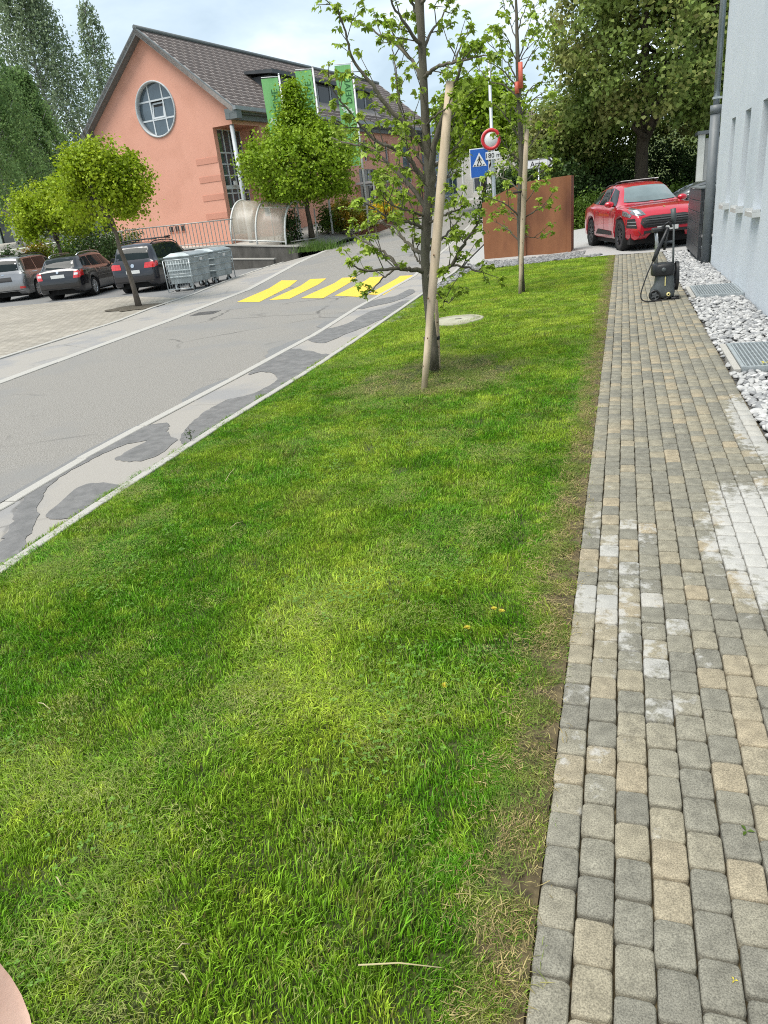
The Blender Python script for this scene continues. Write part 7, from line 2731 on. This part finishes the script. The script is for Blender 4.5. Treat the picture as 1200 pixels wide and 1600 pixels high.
def blade_tile(n, rad, hmin, hmax, wid, lean, rng, flat=False):
    r = rad * np.sqrt(rng.uniform(0, 1, n)); a = rng.uniform(0, 2 * np.pi, n)
    base = np.c_[r * np.cos(a), r * np.sin(a), np.zeros(n)]
    h = rng.uniform(hmin, hmax, n) * (rng.uniform(.55, 1, n))
    th = rng.uniform(0, 2 * np.pi, n)
    common = rng.uniform(0, 2 * np.pi)
    ld = np.c_[np.cos(th), np.sin(th)] * .75 + np.array([np.cos(common), np.sin(common)]) * .7
    le = (rng.uniform(.15, 1, n) * lean * h)[:, None] * ld
    wd = np.c_[-np.sin(th), np.cos(th)] * (wid * rng.uniform(.6, 1.25, n) / 2)[:, None]
    V = np.zeros((n, 5, 3))
    zb = -.006 if not flat else rng.uniform(.004, .03, n)
    V[:, 0] = base; V[:, 0, :2] -= wd; V[:, 0, 2] = zb
    V[:, 1] = base; V[:, 1, :2] += wd; V[:, 1, 2] = zb
    mid = base.copy(); mid[:, :2] += le * .38
    mid[:, 2] = h * .62 if not flat else zb + rng.uniform(-.002, .012, n)
    V[:, 2] = mid; V[:, 2, :2] += wd * .85
    V[:, 3] = mid; V[:, 3, :2] -= wd * .85
    V[:, 4] = base; V[:, 4, :2] += le
    V[:, 4, 2] = h * np.clip(1 - lean * .22, .3, 1) if not flat else zb + rng.uniform(-.004, .008, n)
    if flat:
        V[:, 4, :2] = base[:, :2] + ld * (h * 1.0)[:, None]; V[:, 2, :2] = base[:, :2] + ld * (h * .5)[:, None] + wd; V[:, 3, :2] = base[:, :2] + ld * (h * .5)[:, None] - wd
    i = np.arange(n) * 5
    q = np.stack([i, i + 1, i + 2, i + 3], 1); tr = np.stack([i + 3, i + 2, i + 4], 1)
    return V.reshape(-1, 3), q, tr


def tile_mesh(name, material, *a, **k):
    V, q, tr = blade_tile(*a, **k)
    tri = np.concatenate([q[:, [0, 1, 2]], q[:, [0, 2, 3]], tr])
    return np_mesh(name, V, tri, material)


def clover_tile(rng, n=15, rad=.13):
    V, F = [], []
    for _ in range(n):
        r = rad * math.sqrt(rng.uniform()); a = rng.uniform(0, 6.28)
        c = np.array([r * math.cos(a), r * math.sin(a), rng.uniform(.018, .042)])
        s = rng.uniform(.005, .009); a0 = rng.uniform(0, 6.28)
        for k in range(3):
            d = np.array([math.cos(a0 + k * 2.094), math.sin(a0 + k * 2.094), .1]); sd_ = np.array([-d[1], d[0], 0])
            b0 = len(V)
            V += [c, c + d * s * .6 + sd_ * s * .55, c + d * s * 1.15, c + d * s * .6 - sd_ * s * .55]
            F.append([b0, b0 + 1, b0 + 2, b0 + 3])
    return np_mesh('clover', np.array(V), np.array(F), M_clover)


def weed_tile(rng, s=.017, n=10):
    V, F = [], []
    for k in range(n):
        a = k * 2.4 + rng.uniform(-.3, .3); ln = s * rng.uniform(.7, 1.2)
        d = np.array([math.cos(a), math.sin(a), rng.uniform(.2, .6)]); sd_ = np.array([-d[1], d[0], 0]) * ln * .3
        c = np.array([0, 0, .01]); b0 = len(V)
        V += [c, c + d * ln * .5 + sd_, c + d * ln * np.array([1, 1, .7]), c + d * ln * .5 - sd_]
        F.append([b0, b0 + 1, b0 + 2, b0 + 3])
    return np_mesh('weed', np.array(V), np.array(F), M_clover)


M_clover = mat('clover_leaf', (.10, .22, .02), (.16, .30, .035), scale=30, rough=.5, island=.3, trans=.25, world_space=True)
rg = np.random.default_rng(2024)
tiles_ = []
for k in range(4):
    tiles_.append(tile_mesh('blades_short_%d' % k, M_blade, 620, .15, .015, .034, .0029, .95, rg))
for k in range(4):
    tiles_.append(tile_mesh('blades_long_%d' % k, M_blade, 520, .14, .020, .043, .0032, .85, rg))
for k in range(3):
    tiles_.append(tile_mesh('blades_pressed_%d' % k, M_blade, 480, .15, .022, .042, .0031, 1.9, rg))
for k in range(3):
    tiles_.append(tile_mesh('clippings_%d' % k, M_clip, 230, .15, .014, .04, .0022, 1, rg, flat=True))
for k in range(2):
    tiles_.append(clover_tile(rg))
for k in range(2):
    tiles_.append(weed_tile(rg))


M_edgebit = mat('edge_thatch', (.20, .15, .06), (.34, .28, .12), scale=9, rough=.9, island=.5, world_space=True, c3=(.13, .17, .03), c3scale=6, c3lo=.48, c3hi=.58)
for k in range(2):
    tiles_.append(tile_mesh('edge_bits_%d' % k, M_edgebit, 70, .15, .025, .06, .0034, 1, rg, flat=True))


def vnoise(seed, cell):
    r = np.random.default_rng(seed); g_ = r.uniform(0, 1, (80, 80))

    def f(x, y):
        u, v = (x + 20) / cell, (y + 20) / cell
        i, j = int(u), int(v); a, c = u - i, v - j
        a = a * a * (3 - 2 * a); c = c * c * (3 - 2 * c)
        i %= 79; j %= 79
        return (g_[i, j] * (1 - a) + g_[i + 1, j] * a) * (1 - c) + (g_[i, j + 1] * (1 - a) + g_[i + 1, j + 1] * a) * c
    return f


nL, nP, nC, nB = vnoise(1, .7), vnoise(2, .55), vnoise(3, .6), vnoise(4, .35)
tb = P(683, 578)
pts, rot, scl, idx = [], [], [], []


def put(x, y, k, s, z=0):
    pts.append((x, y, T(x, y) - .018 + z)); rot.append((random.gauss(0, .06), random.gauss(0, .06), random.uniform(0, 6.283))); scl.append((s, s, s * random.uniform(.85, 1.15))); idx.append(k)


step = .125
y = -.3
while y < 20.3:
    x = -4.6
    st = step * .86 if y < 4.5 else (step if y < 9 else step * 1.25)
    while x < -.1:
        px_, py_ = x + random.uniform(-.06, .06), y + random.uniform(-.06, .06)
        x += st
        lx = interp(lawn_line, py_) + .035
        if px_ < lx or px_ > -.19 or (px_ > -.9 and py_ > 19.95) or py_ > 20.25:
            continue
        if math.hypot(px_ - mh.x, py_ - mh.y) < .34:
            continue
        dt_ = math.hypot(px_ - tb.x, (py_ - tb.y + .25) * 1.0)
        edge_d = -.19 - px_
        v = nL(px_, py_)
        if dt_ < .95 + .3 * (nB(px_, py_) - .5) and py_ < 9.5:
            if random.random() < .9:
                put(px_, py_, random.choice((11, 12, 13, 18, 19)), 1.0, .0)
                if random.random() < .5:
                    put(px_ + .05, py_, random.choice((11, 12, 18, 19)), 1.1, .008)
            if random.random() < .22 + .5 * max(0, (dt_ - .5)):
                put(px_, py_, random.randrange(4), .75)
            continue
        if edge_d < .17 + .14 * (nB(px_ * 2, py_ * 1.3) - .5):
            put(px_ - .03, py_, random.choice((8, 9, 10)), .6)
            if random.random() < .6:
                put(px_ - .02, py_, random.choice((0, 1, 8, 9)), .5)
            put(px_ - .0, py_, 18 + random.randrange(2), .6)
            continue
        r_ = random.random()
        if nP(px_, py_) > .74 and py_ < 9:
            k = 8 + random.randrange(3)
            if random.random() < .5:
                put(px_, py_, 11 + random.randrange(3), .9, .012)
        elif v > .52:
            k = 4 + random.randrange(4)
        else:
            k = random.randrange(4)
        if nB(px_ * 1.7, py_ * 1.7) > .84 and random.random() < .5:
            put(px_, py_, 11 + random.randrange(3), .8, .0)
            continue
        put(px_, py_, k, random.uniform(.8, 1.2))
        if r_ < .06:
            put(px_, py_, 11 + random.randrange(3), .8, .028)
        if nC(px_, py_) > .72 and random.random() < .3 and py_ < 8:
            put(px_, py_, 14 + random.randrange(2), random.uniform(.9, 1.3), .018)
        if random.random() < .006 and py_ < 7:
            put(px_, py_, 16 + random.randrange(2), random.uniform(.8, 1.6), .02)
    y += st
# worn dry edge beside the paving
yy = -.3
while yy < 19.8:
    for _ in range(2):
        put(random.uniform(-.30, -.2), yy, 18 + random.randrange(2), random.uniform(.4, .8), .004)
    if random.random() < .7:
        put(random.uniform(-.34, -.24), yy, random.choice((0, 1, 8, 9, 10)), random.uniform(.35, .6))
    if random.random() < .35:
        put(random.uniform(-.23, -.2), yy, random.choice((8, 9, 10)), random.uniform(.25, .4))
    yy += .07
# ragged fringe over the kerb stones
yy = 1.0
while yy < 16:
    put(interp(lawn_line, yy) + random.uniform(.0, .09), yy, random.choice((0, 1, 2, 3, 8, 9, 10)), random.uniform(.6, 1.05)); yy += .05
print('grass tiles', len(pts))
scatter('grass', tiles_, pts, rot, scl, idx, 'freshly mown lawn grass with clippings and clover', None)

# a few long pale stalks lying on the lawn, and a weed by the kerb
M_straw = mat('straw', (.38, .33, .17), (.48, .42, .24), scale=10, rough=.8)
b = MB()
for (pa, pb) in (((352, 752), (368, 731)), ((560, 1508), (690, 1512)), ((60, 1098), (78, 1108)), ((88, 1370), (96, 1384)), ((283, 1520), (296, 1537)), ((296, 1475), (276, 1484)), ((360, 825), (380, 815))):
    a_, c_ = P(*pa, .035), P(*pb, .045)
    b.tube([a_, a_.lerp(c_, .5) + Vector((0, 0, .012)), c_], [.0022, .002, .0012], 5)
stuff(b.build('dry_stalks', M_straw), 'loose dry grass stalks lying on the lawn')
q = P(298, 690)
t = thing('kerb_weed', 'small dark weed standing at the kerb between lawn and wet pavement', 'weed', (q.x, q.y, q.z))
b = MB(); b.tube([(0, 0, 0), (.012, 0, .06), (.006, .006, .13)], .003, 5); b.build('stem', M_barkd, t)
rng = np.random.default_rng(8)
cs = np.c_[rng.normal(.006, .022, 22), rng.normal(0, .022, 22), rng.uniform(.03, .135, 22)]
V, F = leaf_arrays(cs, .022, rng, .4); link('leaves', np_mesh('leaves', V, F, M_hedge), t)
